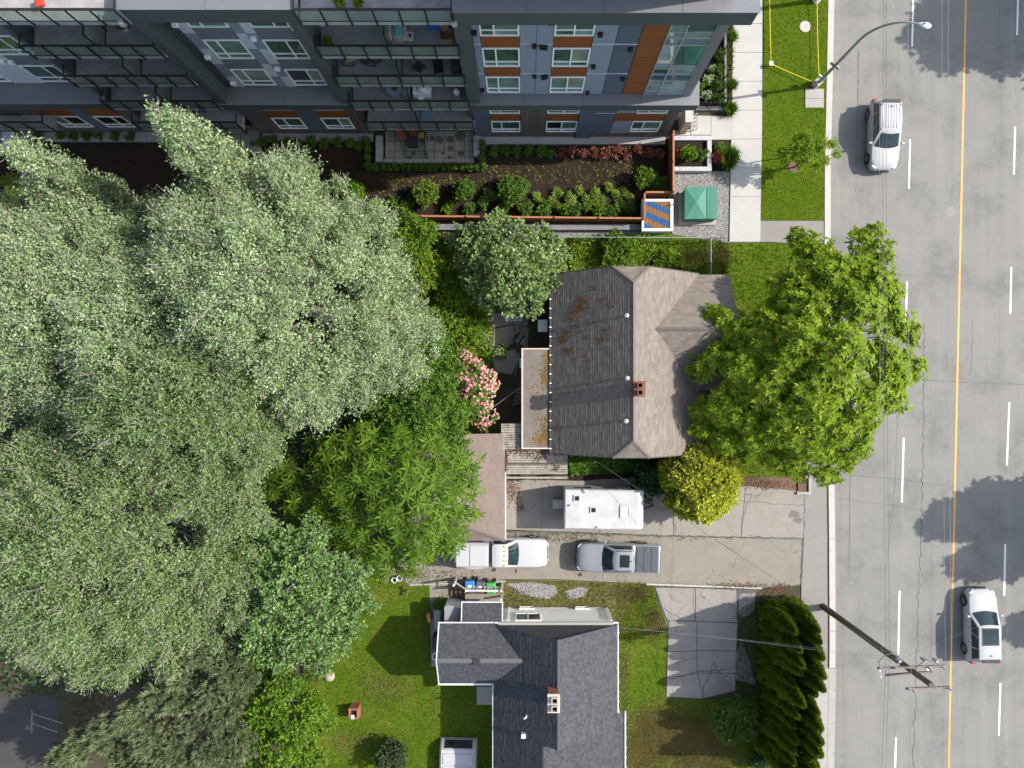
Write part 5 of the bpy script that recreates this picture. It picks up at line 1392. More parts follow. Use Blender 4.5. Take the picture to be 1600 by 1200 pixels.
# ---- weedy back yard
def groundcover(name, pts, n, hmax, L, ratio, mat, z=.02, excl=()):
    x, y, P = sample_poly(pts, n, excl); m = len(x)
    h = hmax*rng.uniform(.05, 1, m)*(.55+.45*np.sin(x*1.7+1)*np.cos(y*1.9))
    return quads_obj(name, [leaf_quads(np.c_[x, y, z+np.abs(h)], rand_dir(m, .25), rand_dir(m, 1.2), L*rng.uniform(.6,1.4,m), ratio)], mat, kind='stuff')
yard = [(560,362),(700,364),(760,470),(772,560),(720,600),(690,560),(600,640),(560,560)]
groundcover('weeds', yard, 34000, .9, .19, .5, lm_ivy)
groundcover('weeds', [(890,372),(1010,368),(1030,400),(1000,415),(890,425)], 7000, .5, .16, .5, lm_ivy)
groundcover('ground_ivy', [(888,706),(1010,706),(985,735),(890,742)], 6500, .5, .16, .6, lm_mid)
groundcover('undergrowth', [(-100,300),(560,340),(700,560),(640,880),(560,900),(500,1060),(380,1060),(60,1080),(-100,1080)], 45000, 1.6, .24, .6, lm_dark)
for lab, px, py, r, h, mt in [('leafy bush under the wire fence at the top of the old house yard', 965, 388, 1.25, 1.3, lm_lime),
        ('tall weedy bush left of the sage tree, close to the garden fence', 640, 378, 1.9, 3.6, lm_lime),
        ('arching weedy bush in the middle of the back yard', 655, 425, 1.8, 3.0, lm_ivy),
        ('weedy bush in front of the poplar edge in the back yard', 610, 430, 1.9, 3.6, lm_mid),
        ('yellow-green weedy bush above the small pale shrub in the back yard', 708, 460, 1.4, 2.0, lm_ivy),
        ('leafy bush at the edge of the old patio above the rhododendron', 733, 522, 1.1, 1.7, lm_ivy),
        ('low weed bush left of the slabs of the old patio', 690, 510, 1.4, 2.2, lm_lime),
        ('tall bush between plum tree and back yard weeds', 690, 545, 1.0, 1.8, lm_mid),
        ('mid-green bush at the shaded edge of the poplars by the plum tree', 570, 640, 1.3, 2.4, lm_mid),
        ('leafy bush at the right end of the weedy strip, near the wire fence corner', 1040, 408, .9, .6, lm_ivy)]:
    shrub('bush', lab, 'bush', px, py, r, h, mt, sprays=52, k=11, L=.17, ratio=.5, lumps=9)
for lab, px, py in (('small pale silvery shrub between the weeds and the old patio', 723, 497), ('tiny pale shrub at the edge of the old patio', 755, 530), ('feathery grey-green plant on the old patio slabs', 782, 550)):
    shrub('pale_shrub', lab, 'shrub', px, py, .55, .7, lm_pale, sprays=70, k=11, L=.12)
xs_, ys_, _ = sample_poly([(655,420),(720,410),(740,500),(690,520),(650,480)], 520)
quads_obj('orange_flowers', [leaf_quads(np.c_[xs_, ys_, rng.uniform(.4,1.1,len(xs_))], rand_dir(len(xs_),.4), rand_dir(len(xs_),1), .11, .8)],
          leafmat('petal_orange', [(.5,.26,.02),(.55,.38,.04),(.42,.18,.02)], .2, .5, .2), kind='stuff')

# ---- apartment garden
def hedge(label, runs, w, h, mat=None):
    t_ = thing('boxwood_hedge', label, 'hedge', (*G(*runs[0][0])[:2], 0))
    cl = []
    for a, b2 in runs:
        A, B = Vector(G(*a)), Vector(G(*b2)); n = max(2, int((B-A).length/.42))
        for i in range(n+1):
            p = A.lerp(B, i/n); cl.append(((p.x+random.uniform(-.05,.05), p.y+random.uniform(-.05,.05), h*.55), (w*.55, w*.55, h*.5)))
    b = MB()
    for c, r in cl[::2]: b.tube([(c[0],c[1],0),(c[0],c[1],h*.6)], [.025,.012], 5)
    b.build('stem', m_bark, t_)
    quads_obj('foliage', crown_leaves(cl, 'twig', 620, 10, .085, .65, slen=.14, zb=.4), mat or lm_box, t_)
hedge('clipped boxwood hedge wrapping round the middle patio of the apartments', [((577,222),(577,262)), ((580,264),(755,264)), ((754,262),(754,226))], .5, .75)
hedge('clipped boxwood hedge at the end of the left patio by the building corner', [((66,205),(66,250)), ((60,244),(-40,246))], .55, .8)
ORD = 'first second third fourth fifth sixth seventh eighth ninth tenth eleventh twelfth thirteenth fourteenth fifteenth sixteenth seventeenth eighteenth nineteenth twentieth'.split()
def row(name, lab, cat, spots, r, h, mat, group, **kw):
    for i, (px, py) in enumerate(sorted(spots)): shrub(name, lab + ', ' + ORD[i] + ' from the left', cat, px, py, r*random.uniform(.85,1.15), h*random.uniform(.85,1.15), mat, group=group, **kw)
kw = dict(sprays=70, k=9, L=.1, lumps=5)
row('laurel_shrub', 'low green shrub under the left-hand ground-floor windows', 'shrub', [(96,212),(116,214),(136,213),(156,214),(180,212),(205,214)], .42, .6, lm_mid, 'shrubs under the left windows', **kw)
row('laurel_shrub', 'low green shrub under the middle ground-floor windows', 'shrub', [(410,222),(428,219),(448,222),(466,224),(488,220),(508,223),(528,221),(548,224),(562,228)], .42, .6, lm_mid, 'shrubs under the middle windows', **kw)
row('laurel_shrub', 'low green shrub along the plinth right of the patio hedge', 'shrub', [(772,237),(790,234),(808,238),(826,235),(846,237),(860,240)], .42, .65, lm_mid, 'shrubs right of the patio hedge', **kw)
row('barberry', 'purple-red barberry in the row along the apartment plinth', 'shrub', [(878,240),(895,236),(912,240),(928,238),(946,240),(963,237),(980,240),(997,234),(1012,241),(1030,242)], .42, .7, lm_purple, 'barberries along the plinth', style='tuft', sprays=46, k=9, L=.16, ratio=.3, lumps=5)
for lab, px, py, r, h, mt in [('round fine-leaved bush at the left end of the sunny garden bed', 548, 303, .95, 1.7, lm_lime), ('yellow-tinged upright bush along the garden fence', 665, 305, .95, 1.6, lm_fern), ('dense rounded bush in the middle of the garden bed', 723, 298, .8, 1.6, lm_box),
        ('largest rounded maple bush in the garden bed', 801, 296, 1.1, 1.8, lm_mid), ('bright bush in the corner by the tall cedar fence', 1007, 278, .75, 1.3, lm_lime), ('dark low bush in the shaded corner by the tall cedar fence', 1030, 290, .6, .8, lm_mid)]:
    shrub('garden_bush', lab, 'bush', px, py, r, h, mt, sprays=75, k=12, L=.12, lumps=9)
lowspots = [(590,320),(615,318),(636,322),(700,325),(735,325),(758,318),(785,326),(823,327),(852,327),(880,326),(900,330),(918,322),(937,328),(958,330),(985,325)]
for i, (px, py) in enumerate(lowspots):
    shrub('hydrangea', 'low leafy hydrangea inside the cedar garden fence, ' + ORD[i] + ' from the left', 'shrub', px, py, random.uniform(.45,.62), random.uniform(.5,.8), [lm_lime, lm_box, lm_mid][i % 3], group='hydrangeas along the garden fence', sprays=60, k=9, L=.15, ratio=.7, lumps=5)
fs = [(770,305),(838,305),(850,318),(872,300),(862,312),(890,308),(905,296),(915,308),(930,300),(942,312),(950,292),(962,302),(975,298),(985,308),(895,318),(930,318),(870,322),(968,316),(760,300)]
for i, (px, py) in enumerate(sorted(fs)):
    shrub('fern', 'small yellow-green fern in the garden bed, ' + ORD[i] + ' from the left', 'fern', px, py, random.uniform(.28,.42), random.uniform(.3,.5), lm_fern, style='star', group='ferns in the garden bed', sprays=22, k=6, L=.24, ratio=.3, lumps=3, upw=.7)
for i, (px, py) in enumerate([(10,318),(20,290),(60,300),(95,290),(120,305)]):
    shrub('fern', 'large fern at the shaded left end of the garden bed, ' + ORD[i] + ' from the left', 'fern', px, py, .7, .8, lm_fern, style='frond', group='ferns at the left end of the bed', sprays=9, k=9, L=.15, ratio=.4, lumps=4, slen=.5, upw=.7)
def bulbs(pts, n):
    x, y, _ = sample_poly(pts, n); m = len(x); k = 5
    pos = np.repeat(np.c_[x, y, np.full(m, .02)], k, 0); d = rand_dir(m*k, .7)
    return leaf_quads(pos, d, rand_dir(m*k, 1), .13*rng.uniform(.6,1.3,m*k), .25)
quads_obj('bulb_sprouts', [bulbs([(600,272),(760,276),(770,255),(1000,252),(985,290),(880,285),(760,300),(560,315)], 900)], leafmat('sprout', [(.22,.2,.05),(.3,.26,.08),(.15,.19,.04)], .2, .6, .2), kind='stuff')
# planter and street corner
# (frame built with the objects) plants:
shrub('planter_shrub', 'bright green shrub inside the white planter', 'shrub', 1075, 240, .62, .9, lm_lime, sprays=60, k=10, L=.16, lumps=6, z0=.25)
shrub('planter_shrub', 'slim green shrub at the right inside the white planter', 'shrub', 1097, 242, .38, .7, lm_mid, sprays=60, k=10, L=.13, lumps=4, z0=.25)
shrub('red_planter_shrub', 'small reddish shrub at the left inside the white planter', 'shrub', 1058, 240, .35, .5, lm_red, sprays=50, k=9, L=.13, lumps=4, z0=.25)
shrub('red_shrub', 'dark red shrub between the white planter and the tall grass clump', 'shrub', 1121, 246, .55, .75, lm_red, sprays=60, k=10, L=.14, lumps=6)
shrub('green_shrub', 'small green shrub above the dark red one beside the planter', 'shrub', 1122, 229, .35, .45, lm_mid, sprays=60, k=9, L=.13, lumps=4)
def grass_clump(lab, px, py, r, h, n=420):
    x, y, _ = G(px, py); a = rng.uniform(0, 6.28, n); q = r*.25*np.sqrt(rng.uniform(0,1,n))
    pos = np.c_[x+q*np.cos(a), y+q*np.sin(a), np.full(n,.02)]
    d = np.c_[np.cos(a)*r, np.sin(a)*r, np.full(n, h)] + rng.normal(size=(n,3))*.2
    V = leaf_quads(pos, d, np.c_[np.cos(a),np.sin(a),np.zeros(n)], np.hypot(r,h)*rng.uniform(.6,1.1,n), .07, .25, 0)
    o = quads_obj('grass_clump', [V], lm_mid, loc=(x,y,0)); tag(o, lab, 'ornamental grass')
grass_clump('large ornamental grass clump at the edge of the sidewalk by the gravel', 1133, 251, .75, .8, 900)
grass_clump('ornamental grass clump at the corner of the black fence beside the entry walk', 1138, 174, .5, .6)
grass_clump('ornamental grass clump halfway up the black fence beside the sidewalk', 1141, 135, .4, .5)
grass_clump('small grass tuft beside the sidewalk near the roof corner', 1143, 60, .35, .45)
for lab, px, py, r, mt in [('pale variegated shrub nearest the entry walk inside the black fence', 1105, 150, .4, lm_white), ('pale variegated shrub in the middle of the fenced bed', 1108, 125, .42, lm_white), ('pale variegated shrub at the upper end of the fenced bed', 1112, 108, .3, lm_white),
        ('green hedge shrub beside the lower end of the black fence', 1124, 155, .55, lm_box), ('green hedge shrub in the second place beside the black fence', 1123, 132, .55, lm_box), ('green hedge shrub in the third place beside the black fence', 1124, 110, .55, lm_box), ('green hedge shrub at the upper end beside the black fence', 1127, 86, .5, lm_box), ('yellow-green shrub at the building corner in the fenced bed', 1095, 135, .35, lm_lime)]:
    shrub('bed_shrub', lab, 'shrub', px, py, r, .7, mt, sprays=60, k=9, L=.1, lumps=5)
tree('young_tree', 'young staked tree on the grass verge beside the kerb', 'tree', (1240,262),
     [(1232,240,2.8,.6),(1262,238,3.3,.6),(1285,222,3.3,.45),(1220,238,2.4,.4),(1248,212,3,.4),(1290,250,2.9,.35),(1250,230,3.2,.5),(1268,222,3.4,.45),(1285,232,3.4,.45),(1300,225,3.3,.4),(1308,240,3.0,.35),(1270,245,3,.45),(1250,255,2.6,.4),(1275,262,2.4,.3),(1240,222,2.6,.3),(1262,208,3.4,.3),(1225,250,2.2,.25)],
     leafmat('leaf_sapling', [(.16,.25,.02), (.22,.32,.035), (.29,.38,.06), (.13,.21,.015)], .45, .6, .15), sprays=170, k=10, L=.14, ratio=.5, slen=.3, r0=.05)
# trees on the far side of the road: their shadows reach across the lanes
for lab, cx_, cy_, hh, R in [('big round tree across the road at the top, only its shadow on the lanes', 42, 25.8, 13.3, 5.0), ('tree across the road, upper of the pair shading the middle lanes', 41.5, -6.5, 12.9, 2.4), ('tree across the road, lower of the pair shading the middle lanes', 41.5, -9.3, 11.7, 1.6),
                        ('small tree across the road behind the lower white car', 41, -14.3, 7.7, 1.8), ('tree across the road at the bottom right', 41, -26.6, 10.6, 3.0), ('tall tree across the road beyond the top right corner', 47, 33, 14, 5)]:
    t_ = thing('roadside_tree', lab, 'tree', (cx_, cy_, 0))
    cl = []
    for i in range(26):
        f = (i+.5)/26; z = hh*.32 + hh*.64*f; a = i*2.4; q = R*math.sin(math.pi*(.25+.72*f))*random.uniform(.5,.95)
        cl.append(((cx_+q*math.cos(a), cy_+q*math.sin(a), z), 1.35*(R/4)**.5))
    trunk_mesh((cx_,cy_,0), (cx_,cy_,hh*.55), cl, .25, m_bark, t_)
    quads_obj('crown', crown_leaves(cl, 'twig', 60, 10, .4, .65, slen=.6, centre=(cx_,cy_,hh*.5)), lm_mid, t_)
# ================================================================= FENCES AND GARDEN STRUCTURES
m_cedarf = M('cedar_fence', (.2,.07,.025), .75, .22, 3, dirt=(.13,.06,.03), dscale=2, damt=.5, coords='World')
m_cedarcap = M('cedar_cap', (.3,.125,.055), .7, .15, 4, coords='World')
def board_fence(label, pts, h, bay=2.7, side=0.0, bw=.14):
    """vertical cedar boards between posts, rail and cap on top; one object per board"""
    f = thing('cedar_fence', label, 'fence', (*pts[0], 0))
    for (x0, y0), (x1, y1) in zip(pts, pts[1:]):
        d = Vector((x1-x0, y1-y0, 0)); L = d.length; d.normalize(); rz = math.atan2(d.y, d.x)
        nb = max(1, round(L/bay)); n = int(L/bw)
        proto = None
        for i in range(n):
            if i % 1 == 0:
                t0 = (i+.5)*L/n
                p = Vector((x0, y0, 0)) + d*t0
                if proto is None:
                    proto = MB().box(-bw*.47, bw*.47, -.012, .012, .04, h-.06).build('board', m_cedarf, f, local=True); o = proto
                else:
                    o = proto.copy(); link(o)
                o.parent = f; o.location = p - LOC[f.name]; o.location.z = random.uniform(-.01,.004); o.rotation_euler = (0, 0, rz+random.uniform(-.03,.03))
        for k in range(nb+1):
            p = Vector((x0, y0, 0)) + d*(L*k/nb)
            MB().obox((p.x, p.y, h/2+.04), (.1,.1,h+.08), rz).build('post', m_cedarcap, f)
        for k in range(nb):
            a = Vector((x0,y0,0)) + d*(L*k/nb+.06); c = Vector((x0,y0,0)) + d*(L*(k+1)/nb-.06); m = (a+c)/2
            MB().obox((m.x, m.y, h-.035), ((c-a).length, .11, .04), rz).build('cap_rail', m_cedarcap, f)
            MB().obox((m.x, m.y, h*.5), ((c-a).length, .05, .08), rz).build('rail', m_cedarf, f)
    return f
fy = 10.9
board_fence('long low cedar board fence along the south side of the apartment garden', [(-26, 11.2), (GX(1000), 10.85)], 1.55, 2.72)
board_fence('short cedar board fence enclosing the corner round the striped vent box', [(GX(1000)+.06, 10.95), (GX(1000)+.06, GY(310)), (GX(1044), GY(310))], 1.55, 1.8)
board_fence('tall cedar board fence between the garden and the white planter', [(9.3, GY(311)), (9.3, GY(222))], 1.95, 1.9)
rw = thing('retaining_wall', 'grey concrete retaining wall at the foot of the cedar garden fence', 'wall', (2, 10.4, 0))
m_rw = M('retaining_concrete', (.17,.17,.175), .85, .15, 2, dirt=(.1,.1,.1), coords='World')
for i in range(9):
    x0 = -10.5 + i*2.03
    MB().box(x0, x0+2.015, 10.35, 10.72, 0, .5).build('wall_panel', m_rw, rw)
sheet('fence_strip', [(560,354),(1003,352),(1003,372),(560,372)], .013, m_gravel)
# chain-link fence
m_galv = M('galv_tube', (.27,.28,.285), .55, .08, 6)
t = NT('chain_link'); co = t.coord('Object', (1,1,1), (0,math.radians(45),math.radians(45)))
ch = t.n('ShaderNodeTexBrick'); t.base((.36,.38,.39)); t.set(.45, .3, .4)
tb = t.n('ShaderNodeBsdfTransparent'); ms = t.n('ShaderNodeMixShader')
ms.inputs[0].default_value = .3; t.l(tb.outputs[0], ms.inputs[1]); t.l(t.b.outputs[0], ms.inputs[2]); t.l(ms.outputs[0], t.out.inputs[0]); m_mesh = t.m
cf = thing('chain_link_fence', 'galvanised chain-link fence along the top of the old house yard, turning the corner', 'fence', (GX(1106), GY(372), 0))
ch_pts = [(GX(690), GY(375)), (GX(1104), GY(377)), (GX(1104), GY(430))]
hc = 1.15
for (x0, y0), (x1, y1) in zip(ch_pts, ch_pts[1:]):
    L = math.hypot(x1-x0, y1-y0); n = max(1, round(L/2.6))
    for k in range(n+1):
        x, y = x0+(x1-x0)*k/n, y0+(y1-y0)*k/n
        MB().cyl((x,y,0), .03, hc+.04, 8).build('post', m_galv, cf)
    MB().tube([(x0,y0,hc),(x1,y1,hc)], .024, 8).build('top_rail', m_galv, cf)
    MB().poly([(x0,y0,.05),(x1,y1,.05),(x1,y1,hc-.03),(x0,y0,hc-.03)]).build('wire_mesh', m_mesh, cf)
# black picket fence by the street bed
bf = thing('black_fence', 'black metal picket fence round the bed at the apartment corner', 'fence', (GX(1130), GY(168), 0))
mb_pts = [(GX(1080,.3), GY(170)), (GX(1131,.3), GY(170)), (GX(1131,.3), GY(40))]
MB().box(GX(1082), GX(1134), GY(174), GY(169), 0, .3).build('base_wall', m_concgrey, bf); MB().box(GX(1130), GX(1134), GY(168.9), GY(36), 0, .3).build('base_wall', m_concgrey, bf)
bproto = None
for (x0, y0), (x1, y1) in zip(mb_pts, mb_pts[1:]):
    L = math.hypot(x1-x0, y1-y0); n = int(L/.13)
    for k in range(n+1):
        x, y = x0+(x1-x0)*k/n, y0+(y1-y0)*k/n
        if bproto is None: bproto = MB().box(-.01,.01,-.01,.01,.3,1.1).build('picket', m_black, bf, local=True); o = bproto
        else: o = bproto.copy(); link(o); o.parent = bf
        o.location = Vector((x, y, 0)) - LOC[bf.name]
    for z in (.42, 1.03): MB().bar((x0,y0,z),(x1,y1,z), .03, .03).build('rail', m_black, bf)
    for k in range(max(2, round(L/1.6))+1):
        nn = max(2, round(L/1.6)); x, y = x0+(x1-x0)*k/nn, y0+(y1-y0)*k/nn
        MB().box(x-.03,x+.03,y-.03,y+.03,.3,1.18).build('post', m_black, bf)
# concrete planter
pl = thing('planter', 'square white concrete planter with shrubs beside the entry walk', 'planter', (GX(1080), GY(240), 0))
m_plc = M('planter_concrete', (.36,.36,.37), .75, .06, 4)
x0, x1, y0, y1, w = GX(1047,.5), GX(1112,.5), GY(267,.5), GY(212,.5), .28
for q in ((x0,x1,y0,y0+w), (x0,x1,y1-w,y1), (x1-w,x1,y0+w+.004,y1-w-.004), (x0,x0+w*.5,y0+w+.004,y1-w-.004)): MB().box(*q, 0, .5).build('planter_wall', m_plc, pl, bevel=.015)
MB().box(x0+w*.5+.004, x1-w-.004, y0+w+.004, y1-w-.004, 0, .26).build('planter_soil', m_soil, pl)
# entry pier and bike rack
m_tan = M('tan_render', (.5,.42,.31), .75, .06, 3)
pr = thing('entry_pier', 'cream rendered pier standing beside the brown corner of the apartments', 'pillar', (GX(1071), GY(203), 0))
MB().box(GX(1060), GX(1070), GY(210), GY(186), 0, 2.2).build('shaft', m_tan, pr); MB().box(GX(1060)-.04, GX(1070)+.04, GY(210)-.04, GY(186)+.04, 2.2, 2.3).build('cap', m_walk, pr)
br_ = thing('bicycle_rack', 'galvanised hoop bicycle rack on the pale entry walk', 'bicycle rack', (GX(1081), GY(196), 0))
for i in range(4):
    y = GY(206) + i*.27
    b = MB().tube([(GX(1080),y,.1),(GX(1080),y,.7),(GX(1081.5),y+.03,.85),(GX(1085),y+.06,.85),(GX(1086.5),y+.09,.7),(GX(1086.5),y+.09,.1)], .025, 7); b.build('hoop', m_galv, br_, smooth=True)
# striped louvre box
vb = thing('vent_box', 'white-framed vent box with blue and orange moire painted on its louvred lid', 'vent', (GX(1026), GY(333), 0))
x0, x1, y0, y1, zt = GX(1003,1.1), GX(1052,1.1), GY(361,1.1), GY(311,1.1), 1.1
m_vbw = M('vent_white', (.7,.7,.69), .5, .05); m_vbd = M('vent_void', (.05,.05,.06), .8)
MB().box(x0+.08, x1-.08, y0+.08, y1-.08, 0, zt-.1).build('vent_body', m_vbw, vb)
for q in ((x0,x1,y0,y0+.17),(x0,x1,y1-.15,y1),(x0,x0+.12,y0+.173,y1-.153),(x1-.17,x1,y0+.173,y1-.153)): MB().box(*q, zt-.12, zt).build('lid_frame', m_vbw, vb)
t = NT('louvre_moire_paint'); co = t.coord('World')
wv = t.n('ShaderNodeTexWave', wave_type='BANDS', bands_direction='DIAGONAL'); wv.inputs['Scale'].default_value = .62; wv.inputs['Distortion'].default_value = .6; t.l(t.coord('World', (.55,1.25,0)), wv.inputs['Vector'])
t.base(t.ramp(wv.outputs['Fac'], [(.25, (.02,.085,.22)), (.5, (.1,.09,.085)), (.75, (.24,.1,.03))])); t.set(.9, 0, .05)  # blue and orange camera moire painted into the slat colour
xs0, xs1 = x0+.14, x1-.19; n = 19
for i in range(n):
    xa = xs0 + (xs1-xs0)*i/n
    MB().obox((xa+.04, (y0+y1)/2+.01, zt-.06), (.056, y1-y0-.34, .014), rot=Matrix.Rotation(.4, 3, 'Y')).build('louvre', t.m, vb)
MB().bar((x1-.35,y1-.42,zt+.05),(x1+.05,y1-.36,zt+.05), .05, .06).build('handle', m_black, vb)
# green transformer
tf = thing('transformer_cabinet', 'green steel transformer cabinet on a concrete pad in the gravel', 'utility cabinet', (GX(1092), GY(325), 0))
m_tg = M('transformer_green', (.04,.165,.115), .65, .05, 3, dirt=(.06,.2,.15), damt=.3)
MB().box(GX(1060), GX(1118), GY(352), GY(300), .0, .14).build('pad', m_oldwalk, tf)
z = 1.25; x0, x1, y0, y1 = GX(1070,z), GX(1121,z), GY(342,z), GY(292,z)
MB().box(x0+.05, x1-.05, y0+.05, y1-.05, .14, z-.1).build('body', m_tg, tf)
xm = x0 + (x1-x0)*.67
b = MB(); cx_, cy_ = (x0+xm)/2, (y0+y1)/2
b.mesh([(x0,y0,z-.1),(xm-.01,y0,z-.1),(xm-.01,y1,z-.1),(x0,y1,z-.1),(x0,y0,z),(xm-.01,y0,z),(xm-.01,y1,z),(x0,y1,z),(cx_,cy_,z+.16)], [(0,1,5,4),(1,2,6,5),(2,3,7,6),(3,0,4,7),(4,5,8),(5,6,8),(6,7,8),(7,4,8)])
b.build('lid', m_tg, tf)
MB().box(xm+.01, x1, y0, y1, z-.12, z+.03).build('hinged_cover', m_tg, tf, bevel=.015)
MB().box(x1-.05, x1-.02, y0+.3, y0+.42, .6, .8).build('latch', m_galv, tf)
# manhole, vault lid, stake, caution tape
mh = thing('manhole', 'round pale concrete manhole lid in the grass verge', 'manhole', (*G(1257,43)[:2], .1))
x, y = GX(1257), GY(43)
MB().cyl((x,y,.02), .37, .12, 28).build('ring', m_walk, mh); MB().cyl((x,y,.141), .3, .012, 28).build('lid', m_kerb, mh)
for dx, dy in ((.08,.1),(-.05,-.12),(.02,-.02)): MB().cyl((x+dx,y+dy,.154), .025, .004, 8).build('lifting_hole', m_black, mh)
vl = thing('vault_lid', 'square pale concrete vault lid beside the street lamp base', 'utility lid', (*G(1271,155)[:2], .1))
MB().box(GX(1257), GX(1286), GY(169.5), GY(155.2), .02, .15).build('slab', m_oldwalk, vl, bevel=.01); MB().box(GX(1257), GX(1286), GY(154.8), GY(140), .02, .15).build('slab', m_oldwalk, vl, bevel=.01)
st = thing('stake', 'white-topped survey stake holding yellow tape at the sidewalk edge', 'stake', (GX(1201.5), GY(104), .1))
MB().box(GX(1201.5)-.04, GX(1201.5)+.04, GY(104)-.04, GY(104)+.04, .05, .45).build('shaft', m_cedarcap, st); MB().box(GX(1201.5)-.13, GX(1201.5)+.11, GY(104)-.13, GY(104)+.13, .45, .5).build('top', m_whiteframe, st)
m_tape = M('caution_tape', (.6,.47,.02), .5, .08, 10)
def tape(lab, pts):
    b = MB()
    for a, c in zip(pts, pts[1:]): b.bar(a, c, .032, .02)
    tag(b.build('caution_tape', m_tape, loc=pts[0]), lab, 'tape')
S_ = (GX(1201.5), GY(104), .42); Lp = (GX(1273)-.2, GY(134), .5); Tp = (GX(1272), GY(4), .5)
def sagline(a, b2, s, n=5): return [tuple(Vector(a).lerp(Vector(b2), i/n) - Vector((0,0,s*4*(i/n)*(1-i/n)))) for i in range(n+1)]
tape('yellow caution tape from the stake to the street lamp', sagline(S_, Lp, .06))
tape('yellow caution tape along the sidewalk side of the verge', sagline(S_, (GX(1198), GY(-60), .45), .04))
tape('yellow caution tape along the kerb side between the two poles', sagline((Lp[0]+.3, Lp[1]+.15, .5), Tp, .08))
# staking of the young tree
for lab, (x0_, y0_), (x1_, y1_) in (('dark timber stake left of the young tree, nearest the sidewalk', (1197,253), (1230,248)), ('dark timber stake of the young tree, further from the sidewalk', (1199,272), (1230,268))):
    b = MB().tube([(GX(x1_)-.5, GY(y1_), .1), (GX(x1_)-.5, GY(y1_), 1.7)], .04, 7)
    tag(b.build('tree_stake', m_bark, loc=(GX(x1_)-.5, GY(y1_), .1)), lab, 'stake')
tag(MB().cyl((GX(1240),GY(262),.1), .38, .03, 18).build('mulch_ring', m_leaflit, loc=(GX(1240),GY(262),.1)), 'round patch of brown mulch under the young tree', 'mulch')

# ================================================================= POLES, LAMPS, WIRES
m_pole = M('pole_timber', (.1,.085,.058), .9, .3, 3, dirt=(.06,.05,.035), dscale=2, coords='Object', bump=.4, bscale=14)
m_arm = M('crossarm_timber', (.17,.14,.125), .85, .2, 4)
m_ins = M('insulator', (.3,.3,.33), .35, .1)
m_wire = M('wire_black', (.075,.072,.07), .7); m_wirel = M('wire_bare', (.2,.2,.2), .6)
PX_, PY_, PH = 19.4, -14.05, 12.85
up = thing('utility_pole', 'tall brown timber utility pole with two crossarms beside the road', 'utility pole', (PX_, PY_, 0))
MB().tube([(PX_,PY_,0),(PX_,PY_,4),(PX_,PY_,9),(PX_,PY_,PH)], [.2,.185,.165,.135], 14).build('shaft', m_pole, up, smooth=True)
def arm(z, x0, x1, dy, y0s=0, name='crossarm'):
    MB().bar((x0,PY_+dy+y0s,z),(x1,PY_+dy-y0s,z), .1, .12).build(name, m_arm, up)
arm(12.7, PX_-1.15, PX_+.95, -.2, -.04)
arm(11.1, PX_-1.75, PX_+1.6, .2, -.06); arm(10.9, PX_-1.25, PX_+1.1, -.2, -.08)
def insul(x, y, z, par, h=.22):
    o = MB().lathe([(.035,0),(.06,.03),(.03,.06),(.065,.1),(.03,.13),(.05,.17),(.02,h)], (x,y,z), 9).build('insulator', m_ins, par, smooth=True); return o
for x, y, z in ((PX_-1.05,PY_-.2,12.76),(PX_+.88,PY_-.2,12.76),(PX_-.75,PY_-.36,12.6),(PX_-1.65,PY_+.2,11.16),(PX_+1.5,PY_+.2,11.16),(PX_-.9,PY_+.2,11.16),(PX_+.8,PY_+.2,11.16),(PX_+.5,PY_-.2,10.96)): insul(x, y, z, up)
for x, y in ((PX_-.7,PY_+.55),(PX_+.55,PY_+.6),(PX_+1.15,PY_+.55)):
    MB().box(x-.06,x+.06,y-.06,y+.06,10.9,11.3).build('cutout_switch', m_ins, up); MB().bar((x,y-.05,11.1),(x,PY_+.25,11.1), .04, .04).build('bracket', m_galv, up)
for x0, y0, x1, y1 in ((PX_-1.6,PY_+.1,PX_-1.35,PY_-.55),(PX_+.75,PY_+.1,PX_+1.05,PY_-.2)):
    MB().tube([(x0,y0,11.0),(x1,y1,10.7)], .035, 7).build('fuse_arm', m_whiteframe, up)
b = MB(); b.tube([(PX_-1.6,PY_+.2,11.1),(PX_-1.75,PY_+.5,11.2),(PX_-1.4,PY_+.85,11.2),(PX_-.8,PY_+.9,11),(PX_-.2,PY_+.2,10.4)], .022, 6); b.tube([(PX_-.1,PY_+.2,11.4),(PX_+.5,PY_+.75,11.5),(PX_+1.3,PY_+.35,11.3)], .022, 6)
b.build('jumper_cable', m_wire, up, kind='stuff')
MB().tube([(PX_+.05,PY_-.21,.0),(PX_+.02,PY_-.2,8.8)], .035, 7).build('conduit', m_ins, up)
MB().box(PX_+.14,PX_+.3,PY_-.08,PY_+.08,8.3,8.7).build('cable_bracket', m_galv, up)
def cat_(lab, a, b2, sag, r, mat, n=24):
    pts = [tuple(Vector(a).lerp(Vector(b2), i/n) - Vector((0,0,sag*4*(i/n)*(1-i/n)))) for i in range(n+1)]
    tag(MB().tube(pts, r, 5).build('power_line', mat, loc=a), lab, 'wire')
YN, YS = 34.0, -60.0
